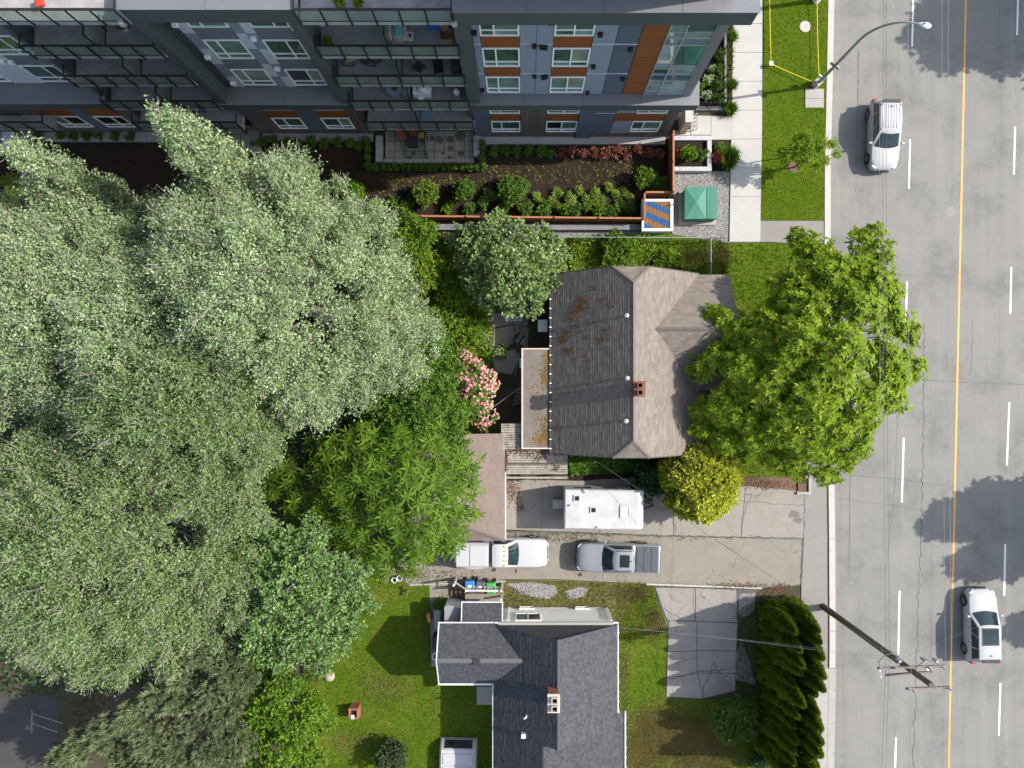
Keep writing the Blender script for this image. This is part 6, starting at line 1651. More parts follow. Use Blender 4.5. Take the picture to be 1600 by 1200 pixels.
for lab, x, y, z, r, mt, sag in [('bare road wire on the left end of the top crossarm, north of the pole', PX_-1.05, PY_-.2, 12.98, .008, m_wirel, .5), ('bare road wire on the right end of the top crossarm, north of the pole', PX_+.88, PY_-.2, 12.98, .008, m_wirel, .5),
        ('road wire on the left end of the lower crossarm, north of the pole', PX_-1.65, PY_+.2, 11.38, .007, m_wirel, .5), ('road wire on the right end of the lower crossarm, north of the pole', PX_+1.5, PY_+.2, 11.38, .007, m_wirel, .5),
        ('thick black cable along the road left of the other cable, north of the pole', PX_-.3, PY_, 9.0, .009, m_wire, .55), ('black cable along the road right of the thick one, north of the pole', PX_+.1, PY_, 8.6, .008, m_wire, .6)]:
    cat_(lab, (x, y, z), (x+.35, YN+25, z-.2), sag, r, mt, 30)
    cat_(lab.replace('north', 'south'), (x, y, z), (x-.5, YS, z-.2), sag, r, mt, 24)
cat_('black service wire sagging from the utility pole to the old brown-roofed house', (PX_, PY_, 8.9), (GX(915,3.2), GY(710,3.2), 3.2), .35, .011, m_wire)
cat_('upper pale service wire from the pole to the charcoal-roofed house', (PX_-.1, PY_-.1, 9.4), (5.7, -14.35, 3.3), .3, .0085, m_wirel)
cat_('lower pale service wire from the pole to the charcoal-roofed house', (PX_-.1, PY_-.1, 8.9), (5.75, -14.45, 3.15), .3, .007, m_wirel)
cat_('thin wire crossing the road from the utility pole to the far side', (PX_, PY_, 9.6), (48, -3.0, 9.5), .4, .007, m_wire)
cat_('pale wire strung across the old back patio from the annex to the garden', (0, GY(600,2.5), 2.5), (GX(757,1.8), GY(646,1.8), 1.8), .1, .02, m_wirel)
# street lamp
m_gpole = M('lamp_grey', (.25,.27,.24), .5, .08, 4, metal=.3); m_lampl = M('lamp_light', (.6,.63,.66), .4, .06, 4, metal=.2)
LX, LY = GX(1274), GY(135)
sl = thing('street_lamp', 'tall grey street lamp curving out over the road beside the verge', 'street lamp', (LX, LY, .1))
MB().obox((LX-.05, LY+.05, .35), (.42,.42,.7), .6).build('base', m_kerb, sl, bevel=.03)
MB().tube([(LX,LY,.7),(LX,LY,3.5),(LX,LY,6.4)], [.105,.09,.075], 12).build('pole', m_gpole, sl, smooth=True)
hx, hy, hz = GX(1436,9.1), GY(37,9.1), 9.1
dirv = Vector((hx-LX, hy-LY, 0))
b = MB(); ap = []
for i in range(10):
    a = i/9; ap.append((LX + dirv.x*(a**1.7), LY + dirv.y*(a**1.7), 6.4 + 2.7*math.sin(a*math.pi/2)**.9))
b.tube(ap, [.075-.03*i/9 for i in range(10)], 10); b.build('arm', m_gpole, sl, smooth=True)
dn = dirv.normalized()
hd = MB(); rings = []
for s_, w_, h_ in ((0,.05,.05),(.12,.1,.09),(.3,.17,.12),(.5,.17,.11),(.62,.1,.07)):
    cpt = Vector((hx,hy,hz)) + dn*s_; nv = Vector((-dn.y, dn.x, 0))
    rings.append([cpt + nv*(w_*math.cos(k*math.pi/4)) + Vector((0,0,h_*math.sin(k*math.pi/4))) for k in range(8)])
hd.loft(rings); ho = hd.build('lamp_head', m_lampl, sl, smooth=True, fix=True)
MB().cyl((hx+dn.x*.22, hy+dn.y*.22, hz+.1), .05, .09, 10).build('photocell', m_glass_s, ho)
zc = 4.2
MB().obox((LX+.1,LY-.1,3.1),(.32,.1,.22), -.7).build('sign_bracket', m_gpole, sl); MB().obox((LX-.12,LY+.12,3.0),(.3,.04,.3), -.7).build('sign_plate', m_gpole, sl)
MB().obox((LX-.14,LY+.1,1.15),(.3,.06,.42), -.7).build('notice', m_whiteframe, sl)
gp = thing('signal_pole', 'thick grey pole with white base at the top edge beside the kerb', 'pole', (GX(1274), GY(2), .1))
MB().cyl((GX(1274), GY(2), .1), .24, .5, 14, r2=.2).build('base', m_whiteframe, gp); MB().tube([(GX(1274),GY(2),.6),(GX(1274),GY(2),6)], [.15,.11], 12).build('shaft', m_lampl, gp, smooth=True)
fp = thing('far_pole', 'pole on the far side of the road whose thin shadow crosses the yellow line', 'pole', (41, GY(798)+1.8, 0))
MB().tube([(41,GY(798)+1.8,0),(41,GY(798)+1.8,12.6)], [.2,.13], 10).build('shaft', m_pole, fp); MB().bar((41,GY(798)+.6,12.2),(41,GY(798)+3,12.2), .12,.12).build('crossarm', m_arm, fp)

# ================================================================= VEHICLES (built nose to +X)
def paint(name, col, metal=0, rough=.28): return M(name, col, rough, .015, 3, .4, metal, coat=.35)
m_pw = paint('paint_white', (.38,.38,.385)); m_ps = paint('paint_silver', (.22,.232,.245), .2, .35); m_psuv = paint('paint_pearl', (.36,.365,.37))
m_tyre = M('tyre_rubber', (.018,.018,.018), .85, .1); m_rim = M('alloy_rim', (.3,.3,.31), .35, .05, metal=.6)
m_cglass = glassmat('car_glass', (.012,.016,.018), .03, .45); m_wsh = glassmat('windscreen', (.018,.034,.038), .03, .5)
m_plast = M('black_plastic', (.03,.03,.032), .6, .08); m_chrome = M('chrome', (.6,.6,.6), .2, metal=.8)
m_red = M('lamp_red', (.45,.02,.02), .25); m_amber = M('lamp_amber', (.75,.3,.03), .3); m_hl = M('headlamp', (.62,.64,.66), .12)
def ring(x, w, zb, zt, cr=.03, tum=.0):
    h = [(0, zt+cr), (w*.45, zt+cr*.8), (w*.78, zt+cr*.25), (w*.93, zt-.035), (w*.985-tum*.5, zt-.12), (w, zb+(zt-zb)*.5), (w*.985, zb+.14), (w*.92, zb), (w*.5, zb-.02), (0, zb-.02)]
    return [(x, y, z) for y, z in h] + [(x, -y, z) for y, z in h[-2:0:-1]]
def body(par, secs, mat, name='body'):
    b = MB(); b.loft([ring(*s) for s in secs]); return b.build(name, mat, par, smooth=True, fix=True)
def cabin(par, xb0, xb1, xt0, xt1, zb, zt, wb, wt, mat, side_gaps=(.42,), glass=True, ws=True, rearg=True, roofcr=.05):
    """greenhouse: painted shell, roof, windscreen, rear glass, side windows"""
    def rr(x0, x1, w, z, c):
        return [(x0, -w+c, z), (x0+.0, w-c, z), (x0-c*.6 if x0 > x1 else x0+c*.6, w, z), (x1+c*.6 if x0 > x1 else x1-c*.6, w, z), (x1, w-c, z), (x1, -w+c, z), (x1+c*.6 if x0 > x1 else x1-c*.6, -w, z), (x0-c*.6 if x0 > x1 else x0+c*.6, -w, z)]
    B = rr(xb0, xb1, wb, zb, .12); T = rr(xt0, xt1, wt, zt, .14); T2 = rr(xt0-.2, xt1+.18, wt-.16, zt+roofcr, .12)
    dd = (xt0-xt1)*.3; T3 = rr(xt0-dd, xt1+dd, wt*.55, zt+roofcr*1.35, .1)
    b = MB(); b.loft([B, T, T2, T3]); sh = b.build('cabin', mat, par, smooth=True, fix=True)
    def patch(name, a, b2, c, d, u0, u1, v0, v1, gm, off=.012, bulge=0):
        a, b2, c, d = map(Vector, (a, b2, c, d))
        f = lambda u, v: (a*(1-u)+b2*u)*(1-v) + (d*(1-u)+c*u)*v
        P = [f(u0,v0), f(u1,v0), f(u1,v1), f(u0,v1)]
        n = (P[1]-P[0]).cross(P[3]-P[0]).normalized(); ctr = sum(P, Vector())/4
        if n.dot(ctr - Vector(((xb0+xb1)/2, 0, zb))) < 0: n = -n
        if bulge:
            K = 7; top, bot = [], []
            for k in range(K+1):
                u = u0 + (u1-u0)*k/K; e = 1-(2*k/K-1)**2; dx = Vector((bulge*e*(1 if name == 'windscreen' else -1), 0, 0))
                bot.append(f(u, v0) + n*off + dx); top.append(f(u, v1) + n*off + dx*.55)
            bot2 = [p - n*(off+.02) - Vector((p.x-f(u0,v0).x,0,0))*.0 for p in bot]; top2 = [p - n*(off+.02) for p in top]
            vs = bot + top + bot2 + top2; N1 = K+1; fs = []
            for k in range(K):
                fs += [(k, k+1, N1+k+1, N1+k), (2*N1+k, 3*N1+k, 3*N1+k+1, 2*N1+k+1), (k, 2*N1+k, 2*N1+k+1, k+1), (N1+k, N1+k+1, 3*N1+k+1, 3*N1+k)]
            fs += [(0, N1, 3*N1, 2*N1), (K, 2*N1+K, 3*N1+K, N1+K)]
            return MB().mesh(vs, fs).build(name, gm, sh, fix=True, smooth=True)
        Q = [p + n*off for p in P]; R = [p - n*.01 for p in P]
        m_ = MB().mesh(Q + R, [(0,1,2,3),(4,7,6,5),(0,4,5,1),(1,5,6,2),(2,6,7,3),(3,7,4,0)])
        return m_.build(name, gm, sh, fix=True)
    if ws: patch('windscreen', (xb0,-wb+.06,zb), (xb0,wb-.06,zb), (xt0,wt-.1,zt), (xt0,-wt+.1,zt), .03, .97, .06, .95, m_wsh, bulge=.13)
    if rearg: patch('rear_window', (xb1,-wb+.06,zb), (xb1,wb-.06,zb), (xt1,wt-.1,zt), (xt1,-wt+.1,zt), .08, .92, .3, .92, m_cglass)
    if glass:
        g = [.05, *side_gaps, .95]
        for s in (-1, 1):
            for u0, u1 in zip(g, g[1:]):
                patch('side_window', (xb0-.05,s*wb,zb), (xb1+.05,s*wb,zb), (xt1+.08,s*wt,zt), (xt0-.08,s*wt,zt), u0+.012, u1-.012, .14, .88, m_cglass)
    return sh
def wheel(par, x, y, r=.36, w=.24):
    s = 1 if y > 0 else -1
    prof = [(r*.6,-w/2),(r*.95,-w/2),(r,-w*.35),(r,w*.35),(r*.95,w/2),(r*.62,w/2)]
    b = MB(); n = 22; vs = []; fs = []
    for (q, zz) in prof:
        for k in range(n):
            a = 2*math.pi*k/n; vs.append((x+q*math.cos(a), y+zz*s, r+q*math.sin(a)))
    for i in range(len(prof)-1):
        for k in range(n): fs.append((i*n+k, i*n+(k+1)%n, (i+1)*n+(k+1)%n, (i+1)*n+k))
    fs.append(tuple(range(n)))
    tw = b.mesh(vs, fs).build('wheel', m_tyre, par, smooth=True, fix=True)
    rb = MB(); yo = y + s*(w/2-.03)
    for k in range(5):
        a = 2*math.pi*k/5; p = Vector((x, yo, r)); q = p + Vector((math.cos(a), 0, math.sin(a)))*r*.58
        rb.bar(p, q, .09, .05)
    rb.cyl((x, yo-.02, r), .08, .05, 10, axis='Y')
    n2 = 22
    vs = []; 
    for q, yy in ((r*.64, yo+s*.03), (r*.55, yo+s*.03), (r*.55, yo-s*.03)):
        for k in range(n2): a = 2*math.pi*k/n2; vs.append((x+q*math.cos(a), yy, r+q*math.sin(a)))
    fs = [(i*n2+k, i*n2+(k+1)%n2, (i+1)*n2+(k+1)%n2, (i+1)*n2+k) for i in range(2) for k in range(n2)]
    rb.mesh(vs, fs); rb.build('rim', m_rim, tw, kind='stuff')
    ar = MB(); vs = []; fs = []; n3 = 14
    for q, yy in ((r*1.22, y+s*(w/2-.035)), (r*1.0, y+s*(w/2-.03))):
        for k in range(n3+1): a = math.pi*k/n3*1.15 - .24; vs.append((x+q*math.cos(a), yy, r*1.0+q*math.sin(a)))
    for k in range(n3): fs.append((k, k+1, n3+2+k, n3+1+k))
    ar.mesh(vs, fs).build('wheel_arch', m_plast, par)
def mirror(par, x, y, z, mat):
    s = 1 if y > 0 else -1
    b = MB(); b.obox((x, y+s*.12, z), (.13,.2,.15)); b.bar((x-.02, y-s*.05, z-.03), (x, y+s*.06, z-.02), .05, .05)
    b.build('mirror', mat, par, smooth=False, bevel=.03, kind='stuff')
def lamp(par, name, x, y, z, sx, sy, sz, mat): MB().obox((x,y,z),(sx,sy,sz)).build(name, mat, par, bevel=.02)
def finish(t_, px, py, z, rz, pitch=0):
    x, y, _ = G(px, py, z); t_.location = (x, y, 0); t_.rotation_euler = (0, 0, rz)

def suv(label, Lg, W, zr, mat, xcowl, pano=False, rails=True):
    t_ = thing('car', label, 'car'); h = Lg/2; w = W/2
    secs = [(h-.0, w*.42, .36, .55), (h-.05, w*.62, .3, .68), (h-.14, w*.77, .26, .78, .02), (h-.3, w*.89, .22, .86, .035), (h-.62, w*.975, .2, .94, .045), (xcowl+.05, w, .2, 1.02, .04), (0, w, .2, 1.02), (-h*.55, w, .2, 1.04), (-h+.45, w*.985, .22, 1.04), (-h+.16, w*.92, .26, 1.0), (-h+.05, w*.83, .3, .95), (-h, w*.7, .36, .88)]
    body(t_, secs, mat)
    sh = cabin(t_, xcowl+.12, -h+.08, xcowl-.62, -h+.42, 1.0, zr-.06, w*.95, w*.72, mat, (.36,.68))
    for x in (h-.86, -h+.82):
        for s in (-1, 1): wheel(t_, x, s*(w-.1), .36, .23)
    for s in (-1, 1):
        mirror(t_, xcowl-.1, s*(w-.02), 1.08, mat)
        MB().obox((h-.24, s*w*.7, .77), (.3,.2,.12), -s*.75).build('headlight', m_hl, t_, bevel=.03); lamp(t_, 'taillight', -h+.1, s*w*.8, .95, .14, .26, .26, m_red)
        if rails: MB().tube([(xcowl-.75,s*w*.62,zr-.02),(xcowl-.95,s*w*.62,zr+.05),(-h+.75,s*w*.62,zr+.05),(-h+.55,s*w*.62,zr-.02)], .022, 6).build('roof_rail', m_chrome if not pano else m_plast, t_)
    lamp(t_, 'grille', h-.02, 0, .6, .1, w*.75, .2, m_plast); lamp(t_, 'bumper', h-.06, 0, .36, .14, w*1.1, .16, m_plast); lamp(t_, 'rear_bumper', -h+.03, 0, .45, .14, w*1.6, .2, m_plast)
    lamp(t_, 'spoiler', -h+.4, 0, zr-.02, .22, w*1.2, .04, m_plast)
    if pano: MB().obox((xcowl-1.25, 0, zr+.012), (.95, w*.98, .02)).build('sunroof', m_wsh, t_, bevel=.008); MB().obox((xcowl-1.25,0,zr+.004),(1.1,w*1.1,.02)).build('sunroof_frame', m_plast, t_)
    else:
        for k in range(-2, 3): MB().obox((xcowl-1.6, k*.17, zr+.012), (1.5,.05,.014)).build('roof_rib', mat, t_, bevel=.005)
    MB().lathe([(.05,0),(.03,.06),(.008,.12)], (-h+.75, 0, zr-.01), 8).build('aerial', m_plast, t_)
    MB().obox((h-.55-.0, 0, .99), (.05, w*1.4, .006)).build('bonnet_seam', m_plast, t_) if False else None
    for s in (-1, 1):
        MB().tube([(xcowl+.15,s*w*.45,1.045),(xcowl-.02,s*w*.05,1.09)], .012, 5).build('wiper', m_plast, t_)
        for x in (xcowl-.55, xcowl-1.5): lamp(t_, 'door_handle', x-.3, s*(w+.0), .92, .16, .03, .03, m_chrome)
    return t_
c1 = suv('white estate-like SUV with ribbed roof driving down the road below the street lamp', 4.5, 1.86, 1.68, m_psuv, .72)
finish(c1, 1387, 207.5, 1.2, math.radians(-91))
c2 = suv('white SUV with dark panoramic sunroof driving up the road near the bottom right', 4.75, 1.9, 1.66, m_pw, .82, pano=True, rails=False)
finish(c2, 1541, 981, 1.2, math.radians(91))

# white pickup with canopy
def pickup(label, Lg, W, zr, mat, xcowl, cab_end, canopy, roofmarks):
    t_ = thing('pickup_truck', label, 'pickup truck'); h = Lg/2; w = W/2
    secs = [(h, w*.48, .44, .72), (h-.04, w*.68, .4, .88), (h-.12, w*.81, .36, .98, .02), (h-.28, w*.91, .33, 1.05, .04), (h-.55, w*.98, .3, 1.1, .05), (h-.9, w, .3, 1.14, .05), (xcowl+.05, w, .3, 1.18, .05), (cab_end, w, .3, 1.16), (cab_end-.05, w, .3, 1.14, .0), (-h+.08, w*.985, .32, 1.14, 0), (-h, w*.95, .36, 1.1, 0)]
    body(t_, secs, mat)
    sh = cabin(t_, xcowl+.1, cab_end+.03, xcowl-.6, cab_end+.14, 1.12, zr-.05, w*.93, w*.76, mat, (.55,), rearg=not canopy)
    for x in (h-.95, -h+1.2):
        for s in (-1, 1): wheel(t_, x, s*(w-.1), .4, .26)
    for s in (-1, 1):
        mirror(t_, xcowl-.05, s*(w+.05), 1.25, m_plast if canopy else mat)
        MB().obox((h-.19, s*w*.76, .88), (.3,.16,.16), -s*.8).build('headlight', m_hl, t_, bevel=.03); lamp(t_, 'taillight', -h+.04, s*w*.86, .84, .1, .12, .34, m_red)
        MB().tube([(xcowl+.12,s*w*.45,1.24),(xcowl-.02,s*w*.05,1.3)], .012, 5).build('wiper', m_plast, t_)
    lamp(t_, 'grille', h-.02, 0, .78, .09, w*.85, .26, m_plast); lamp(t_, 'bumper', h-.03, 0, .52, .16, w*1.3, .22, m_chrome if canopy else m_plast); lamp(t_, 'rear_bumper', -h-.04, 0, .5, .2, w*1.7, .18, m_chrome if canopy else m_plast)
    x0 = cab_end - .08
    if canopy:
        b = MB(); H0, H1 = 1.12, zr-.03
        def sec(x, z1, wt): return [(x,-w*.95,H0),(x,-wt,z1-.1),(x,-wt+.12,z1),(x,wt-.12,z1),(x,wt,z1-.1),(x,w*.95,H0)]
        b.loft([sec(x0, H1, w*.82), sec(-h+.1, H1-.02, w*.82)]); cn = b.build('canopy', m_pw, t_, smooth=True, fix=True)
        MB().box(-h+.95, x0-.12, -w*.7, w*.7, H1-.02, H1+.03).build('canopy_roof_panel', m_pw, cn, bevel=.02)
        for s in (-1, 1): MB().obox((( x0-h)/2, s*w*.89, 1.42), (1.4,.03,.3), rot=Matrix.Rotation(s*.2, 3, 'X')).build('canopy_window', m_cglass, cn)
        MB().obox((-h+.08, 0, 1.42), (.04, w*1.3, .4)).build('canopy_hatch', m_cglass, cn)
        for s in (-1, 1):
            rr_ = [(x, s*(w+.14*math.sin((x+h-.35)/1.75*math.pi)), 1.0) for x in np.linspace(-h+.35, -h+2.1, 9)]
            b = MB(); lo = [(p[0], p[1], .45) for p in rr_]; ins = [(p[0], s*w*.97, 1.08) for p in rr_]
            vs = ins + rr_ + lo; k = len(rr_); fs = [(i, i+1, k+i+1, k+i) for i in range(k-1)] + [(k+i, k+i+1, 2*k+i+1, 2*k+i) for i in range(k-1)]
            b.mesh(vs, fs).build('wheel_flare', mat, t_, smooth=True)
        for k in range(5): lamp(t_, 'marker_light', xcowl-.74, (k-2)*.3, zr+.025, .14, .09, .06, m_amber)
    else:
        n = 3; xa = -h+.1
        m_ton = M('tonneau_grey', (.06,.068,.074), .55, .06, 4)
        MB().box(xa, x0, -w*.93, w*.93, 1.1, 1.16).build('bed_rim', mat, t_)
        for k in range(n):
            a = xa + .03 + (x0-xa-.06)*k/n; c = xa + .03 + (x0-xa-.06)*(k+1)/n
            MB().box(a+.015, c-.015, -w*.88, w*.88, 1.16, 1.215).build('tonneau_panel', m_ton, t_, bevel=.012)
        MB().obox((xcowl-1.25, 0, zr+.02), (.62, .78, .02)).build('sunroof', m_cglass, t_, bevel=.01)
        for s in (-1, 1): MB().tube([(xcowl-.7,s*w*.68,zr-.02),(xcowl-.85,s*w*.68,zr+.06),(cab_end+.4,s*w*.68,zr+.06),(cab_end+.25,s*w*.68,zr-.02)], .025, 6).build('roof_rail', m_plast, t_)
        MB().lathe([(.05,0),(.03,.06),(.008,.1)], (cab_end+.3, 0, zr), 8).build('aerial', m_plast, t_)
    return t_
p1 = pickup('white pickup with matching canopy and amber roof lights in front of the garage', 5.85, 1.86, 1.92, m_pw, .95, -.72, True, True)
finish(p1, 784, 866, 1.4, math.radians(-.5))
p2 = pickup('silver crew-cab pickup with grey tonneau cover on the shared lane', 5.3, 1.86, 1.8, m_ps, .95, -1.0, False, False)
finish(p2, 967, 874, 1.3, math.radians(178.3))

# travel trailer
tr = thing('travel_trailer', 'white travel trailer with stained roof parked on the concrete driveway', 'trailer', (0,0,0))
TL, TW, TZ = 4.85, 2.42, 2.62
m_trw = M('trailer_white', (.42,.425,.43), .5, .05, 2, dirt=(.5,.5,.5), dscale=1.2, damt=.5); m_trr = M('trailer_roof', (.4,.4,.395), .6, .06, 2, dirt=(.27,.25,.23), dscale=.9, damt=.8)
def trsec(x, w, zb, zt): return [(x,-w,zb),(x,-w,zt-.08),(x,-w+.07,zt),(x,w-.07,zt),(x,w,zt-.08),(x,w,zb)]
b = MB(); b.loft([trsec(-TL/2, TW/2, .45, TZ), trsec(TL/2-.35, TW/2, .45, TZ), trsec(TL/2, TW/2-.03, .7, TZ-.25)]); b.build('body', m_trw, tr, fix=True)
MB().box(-TL/2+.04, TL/2-.4, -TW/2+.08, TW/2-.08, TZ, TZ+.02).build('roof', m_trr, tr)
def hatch(x, y, sx, sy, gm):
    b = MB(); w = .05; z0, z1 = TZ+.02, TZ+.1
    b.box(x-sx/2,x+sx/2,y-sy/2,y-sy/2+w,z0,z1); b.box(x-sx/2,x+sx/2,y+sy/2-w,y+sy/2,z0,z1); b.box(x-sx/2,x-sx/2+w,y-sy/2+w,y+sy/2-w,z0,z1); b.box(x+sx/2-w,x+sx/2,y-sy/2+w,y+sy/2-w,z0,z1)
    f = b.build('roof_hatch', m_trw, tr); MB().box(x-sx/2+w,x+sx/2-w,y-sy/2+w,y+sy/2-w,z0,z0+.04).build('pane', gm, f)
def tl(px, py): return GX(px, TZ) - tr_c[0], GY(py, TZ) - tr_c[1]
tr_c = G(944.5, 796.5, TZ)
for px, py, sx, sy, gm in ((901,779,.38,.38,m_cglass),(927,797,.38,.38,m_cglass),(976,799,.56,.74,M('skylight', (.6,.62,.62), .3, .05))): hatch(*tl(px, py), sx, sy, gm)
x, y = tl(913, 768); MB().lathe([(.13,0),(.14,.04),(.08,.07),(.03,.08)], (x,y,TZ+.02), 14).build('roof_vent', m_galv, tr, smooth=True)
x, y = tl(889, 790); MB().cyl((x,y,TZ+.02), .05, .1, 10).build('vent_pipe', m_plast, tr)
x, y = tl(942, 824); MB().box(x-.3,x+.45,y-.06,y+.06,TZ+.02,TZ+.06).build('awning_case', m_trw, tr); MB().box(x-.42,x-.33,y-.08,y+.08,TZ+.02,TZ+.08).build('bracket', m_galv, tr)
for x, sx in ((-1.2,.9),(.5,.8)): MB().box(x-sx/2,x+sx/2,TW/2-.01,TW/2+.03,1.3,1.95).build('side_window', m_cglass, tr)
MB().box(TL/2-.2, TL/2+.02, -.6, .6, 1.5, 2.0).build('front_window', m_cglass, tr)
for s in (-1, 1): wheel(tr, -.3, s*(TW/2-.13), .34, .2)
b = MB(); b.bar((TL/2-.3,-.5,.5),(TL/2+1.0,0,.48), .09, .1); b.bar((TL/2-.3,.5,.5),(TL/2+1.0,0,.48), .09, .1); b.build('drawbar', m_plast, tr, kind='stuff')
tr.location = (tr_c[0], tr_c[1], 0); tr.rotation_euler = (0, 0, math.radians(-.8))
sb = thing('step_stool', 'grey ribbed step leaning behind the white trailer', 'step', (GX(871), GY(786), .05))
MB().box(GX(863), GX(880), GY(794), GY(779), .05, .32).build('step_frame', M('step_grey', (.3,.3,.3), .6), sb, bevel=.02)
for i in range(3): MB().box(GX(864.5+i*5.2), GX(868.3+i*5.2), GY(792.5), GY(780.5), .32, .34).build('tread', M('step_tread', (.42,.42,.42), .6), sb)
# silver camper shell standing on the back lawn (cut by the bottom edge)
vn = thing('camper_shell', 'pale camper shell with dark sliding window sitting on the lawn at the bottom edge', 'camper shell', (0,0,0))
VW = 2.42; zt = .85
b = MB()
def vs_(y, w, z1): return [(-w,y,.03),(-w,y,z1*.6),(-w*.95,y,z1-.08),(-w*.88,y,z1),(w*.88,y,z1),(w*.95,y,z1-.08),(w,y,z1*.6),(w,y,.03)]
b.loft([vs_(0,VW*.5,.25), vs_(-.42,VW*.5,zt-.04), vs_(-.5,VW*.5,zt), vs_(-2.9,VW*.5,zt), vs_(-3.0,VW*.49,zt-.2)]); b.build('body', m_pw, vn, smooth=True, fix=True)
ang = math.atan2(zt-.04-.25, .42)
def wbar(x0, x1, t0, t1, name, mat, off):
    P = lambda x, t: (x, -.42*t - off*math.sin(ang)*-1*.0 , .25 + (zt-.04-.25)*t)
    n_ = Vector((0, math.sin(ang), math.cos(ang)))*off
    a = [Vector(P(x0,t0))+n_, Vector(P(x1,t0))+n_, Vector(P(x1,t1))+n_, Vector(P(x0,t1))+n_]; c = [p - n_*1.5 for p in a]
    return MB().mesh(a+c, [(0,1,2,3),(7,6,5,4),(0,4,5,1),(1,5,6,2),(2,6,7,3),(3,7,4,0)]).build(name, mat, vn, fix=True)
wbar(-.9, .9, .1, .9, 'window_frame', m_plast, .02)
wbar(-.84, -.06, .18, .82, 'pane', m_cglass, .03); wbar(-.0, .84, .18, .82, 'pane', m_cglass, .032)
MB().box(-.95,.95,-1.35,-.68,zt,zt+.04).build('roof_panel', m_pw, vn, bevel=.03); MB().box(-.95,.95,-2.6,-1.5,zt,zt+.03).build('roof_panel', m_pw, vn, bevel=.02)
x, y, _ = G(717, 1155, .3); vn.location = (x, y, 0); vn.rotation_euler = (0,0,math.radians(-1.5))

# ================================================================= SMALL OBJECTS
def wheelie(label, px, py, col, rz):
    t_ = thing('wheelie_bin', label, 'bin'); m_ = M('bin_'+label.split()[0], col, .45, .05, 4); md = M('bin_dark', (.03,.03,.033), .6)
    b = MB(); R = lambda w, d, z: [(-w,-d,z),(w,-d,z),(w,d,z),(-w,d,z)]
    b.loft([R(.22,.26,.08), R(.29,.34,1.0)]); b.build('body', m_, t_, bevel=.02)
    b = MB(); b.loft([R(.31,.36,1.0), R(.31,.36,1.04), R(.25,.29,1.1)]); ld = b.build('lid', m_, t_, bevel=.015)
    MB().box(-.11,.11,-.14,.1,1.102,1.106).build('sticker', m_whiteframe, ld)
    MB().tube([(-.24,.42,1.02),(.24,.42,1.02)], .022, 6).build('handle', md, t_)
    for s in (-1,1): MB().cyl((s*.27-.03,.3,.12), .12, .06, 12, axis='X').build('wheel', md, t_)
    x, y, _ = G(px, py, 1.1); t_.location = (x, y, 0); t_.rotation_euler = (0,0,rz)
wheelie('blue wheelie bin with white sticker, first in the row by the steps', 734, 917, (.035,.16,.48), .05)
wheelie('grey wheelie bin with white sticker between the blue and the green one', 750, 918.5, (.085,.08,.09), -.15)
wheelie('green wheelie bin with white sticker, last in the row by the steps', 767, 920, (.06,.27,.06), .02)
# timber steps with white railing
sp_ = thing('porch_stairs', 'weathered timber porch stairs with flaking white railings behind the bins', 'stairs', (GX(748), GY(935), 0))
m_wrail = M('flaking_white', (.6,.56,.5), .8, .12, 6, dirt=(.3,.24,.18), dscale=5, damt=.6); m_tread = M('stair_timber', (.14,.1,.075), .85, .25, 4)
xa, xb = -4.45, -1.55
yr0, yr1 = GY(929,1.5), GY(922,1.2)
for z, y in ((1.75, -12.55),):
    MB().bar((xa+.8,y,z),(xb+.05,y-.02,z), .09, .07).build('top_rail', m_wrail, sp_)
    MB().bar((xa+.8,y+.03,z-.72),(xb+.05,y,z-.72), .08, .07).build('bottom_rail', m_wrail, sp_)
    for i in range(9):
        x = xa + .95 + i*.235; MB().box(x-.06,x+.06,y-.03,y+.03,z-.68,z-.04).build('baluster', m_wrail, sp_)
for x, y in ((xa+.78,-12.55),(xb+.08,-12.55),(xb+.08,-13.1),(xa+.0,-12.2)): MB().box(x-.06,x+.06,y-.06,y+.06,0,1.9).build('newel_post', m_wrail, sp_)
MB().bar((xa,-12.2,1.1),(xa+.75,-12.5,1.72), .08, .07).build('stair_rail', m_wrail, sp_)
for i in range(5):
    MB().box(xa-.35+i*.3, xa-.05+i*.3, -13.35, -12.6, .02, .17*(i+1)).build('tread', m_tread, sp_)
MB().box(xa+1.0, xb, -13.4, -12.62, .0, .9).build('landing', m_tread, sp_)
# things along the west side of the white house
tag(MB().loft([[(GX(679),GY(946),.02),(GX(692),GY(946),.02),(GX(690),GY(984),.02),(GX(680),GY(982),.02)],[(GX(680),GY(948),.8),(GX(690),GY(948),.9),(GX(688),GY(980),.75),(GX(681),GY(978),.7)]]).build('tarpaulin', M('tarp_grey', (.22,.22,.21), .7, .15, 3, bump=.5, bscale=5), loc=(GX(685),GY(965),0), smooth=True), 'grey tarpaulin draped over a pile beside the house corner', 'tarpaulin')
tag(MB().obox((GX(672),GY(961),.35),(.22,.55,.7),.2).build('orange_container', M('orange_plastic', (.5,.2,.03), .5), loc=(GX(672),GY(961),0), bevel=.04), 'orange plastic container leaning against the grey tarpaulin', 'container')
shrub('potted_plant', 'leafy green plant at the end of the grey tarpaulin by the stairs', 'plant', 688, 943, .5, .8, lm_mid, sprays=60, k=9, L=.15, lumps=5)
tag(MB().box(GX(678),GX(689),GY(1008),GY(988),.01,.9).build('dark_crate', M('crate_navy', (.02,.03,.04), .5), loc=(GX(684),GY(1000),0), bevel=.03), 'dark blue-black crate beside the wall under the west gable', 'crate')
wb = thing('watering_drum', 'round pale drum with dark opening beside the dark crate', 'drum', (GX(683), GY(1020), 0))
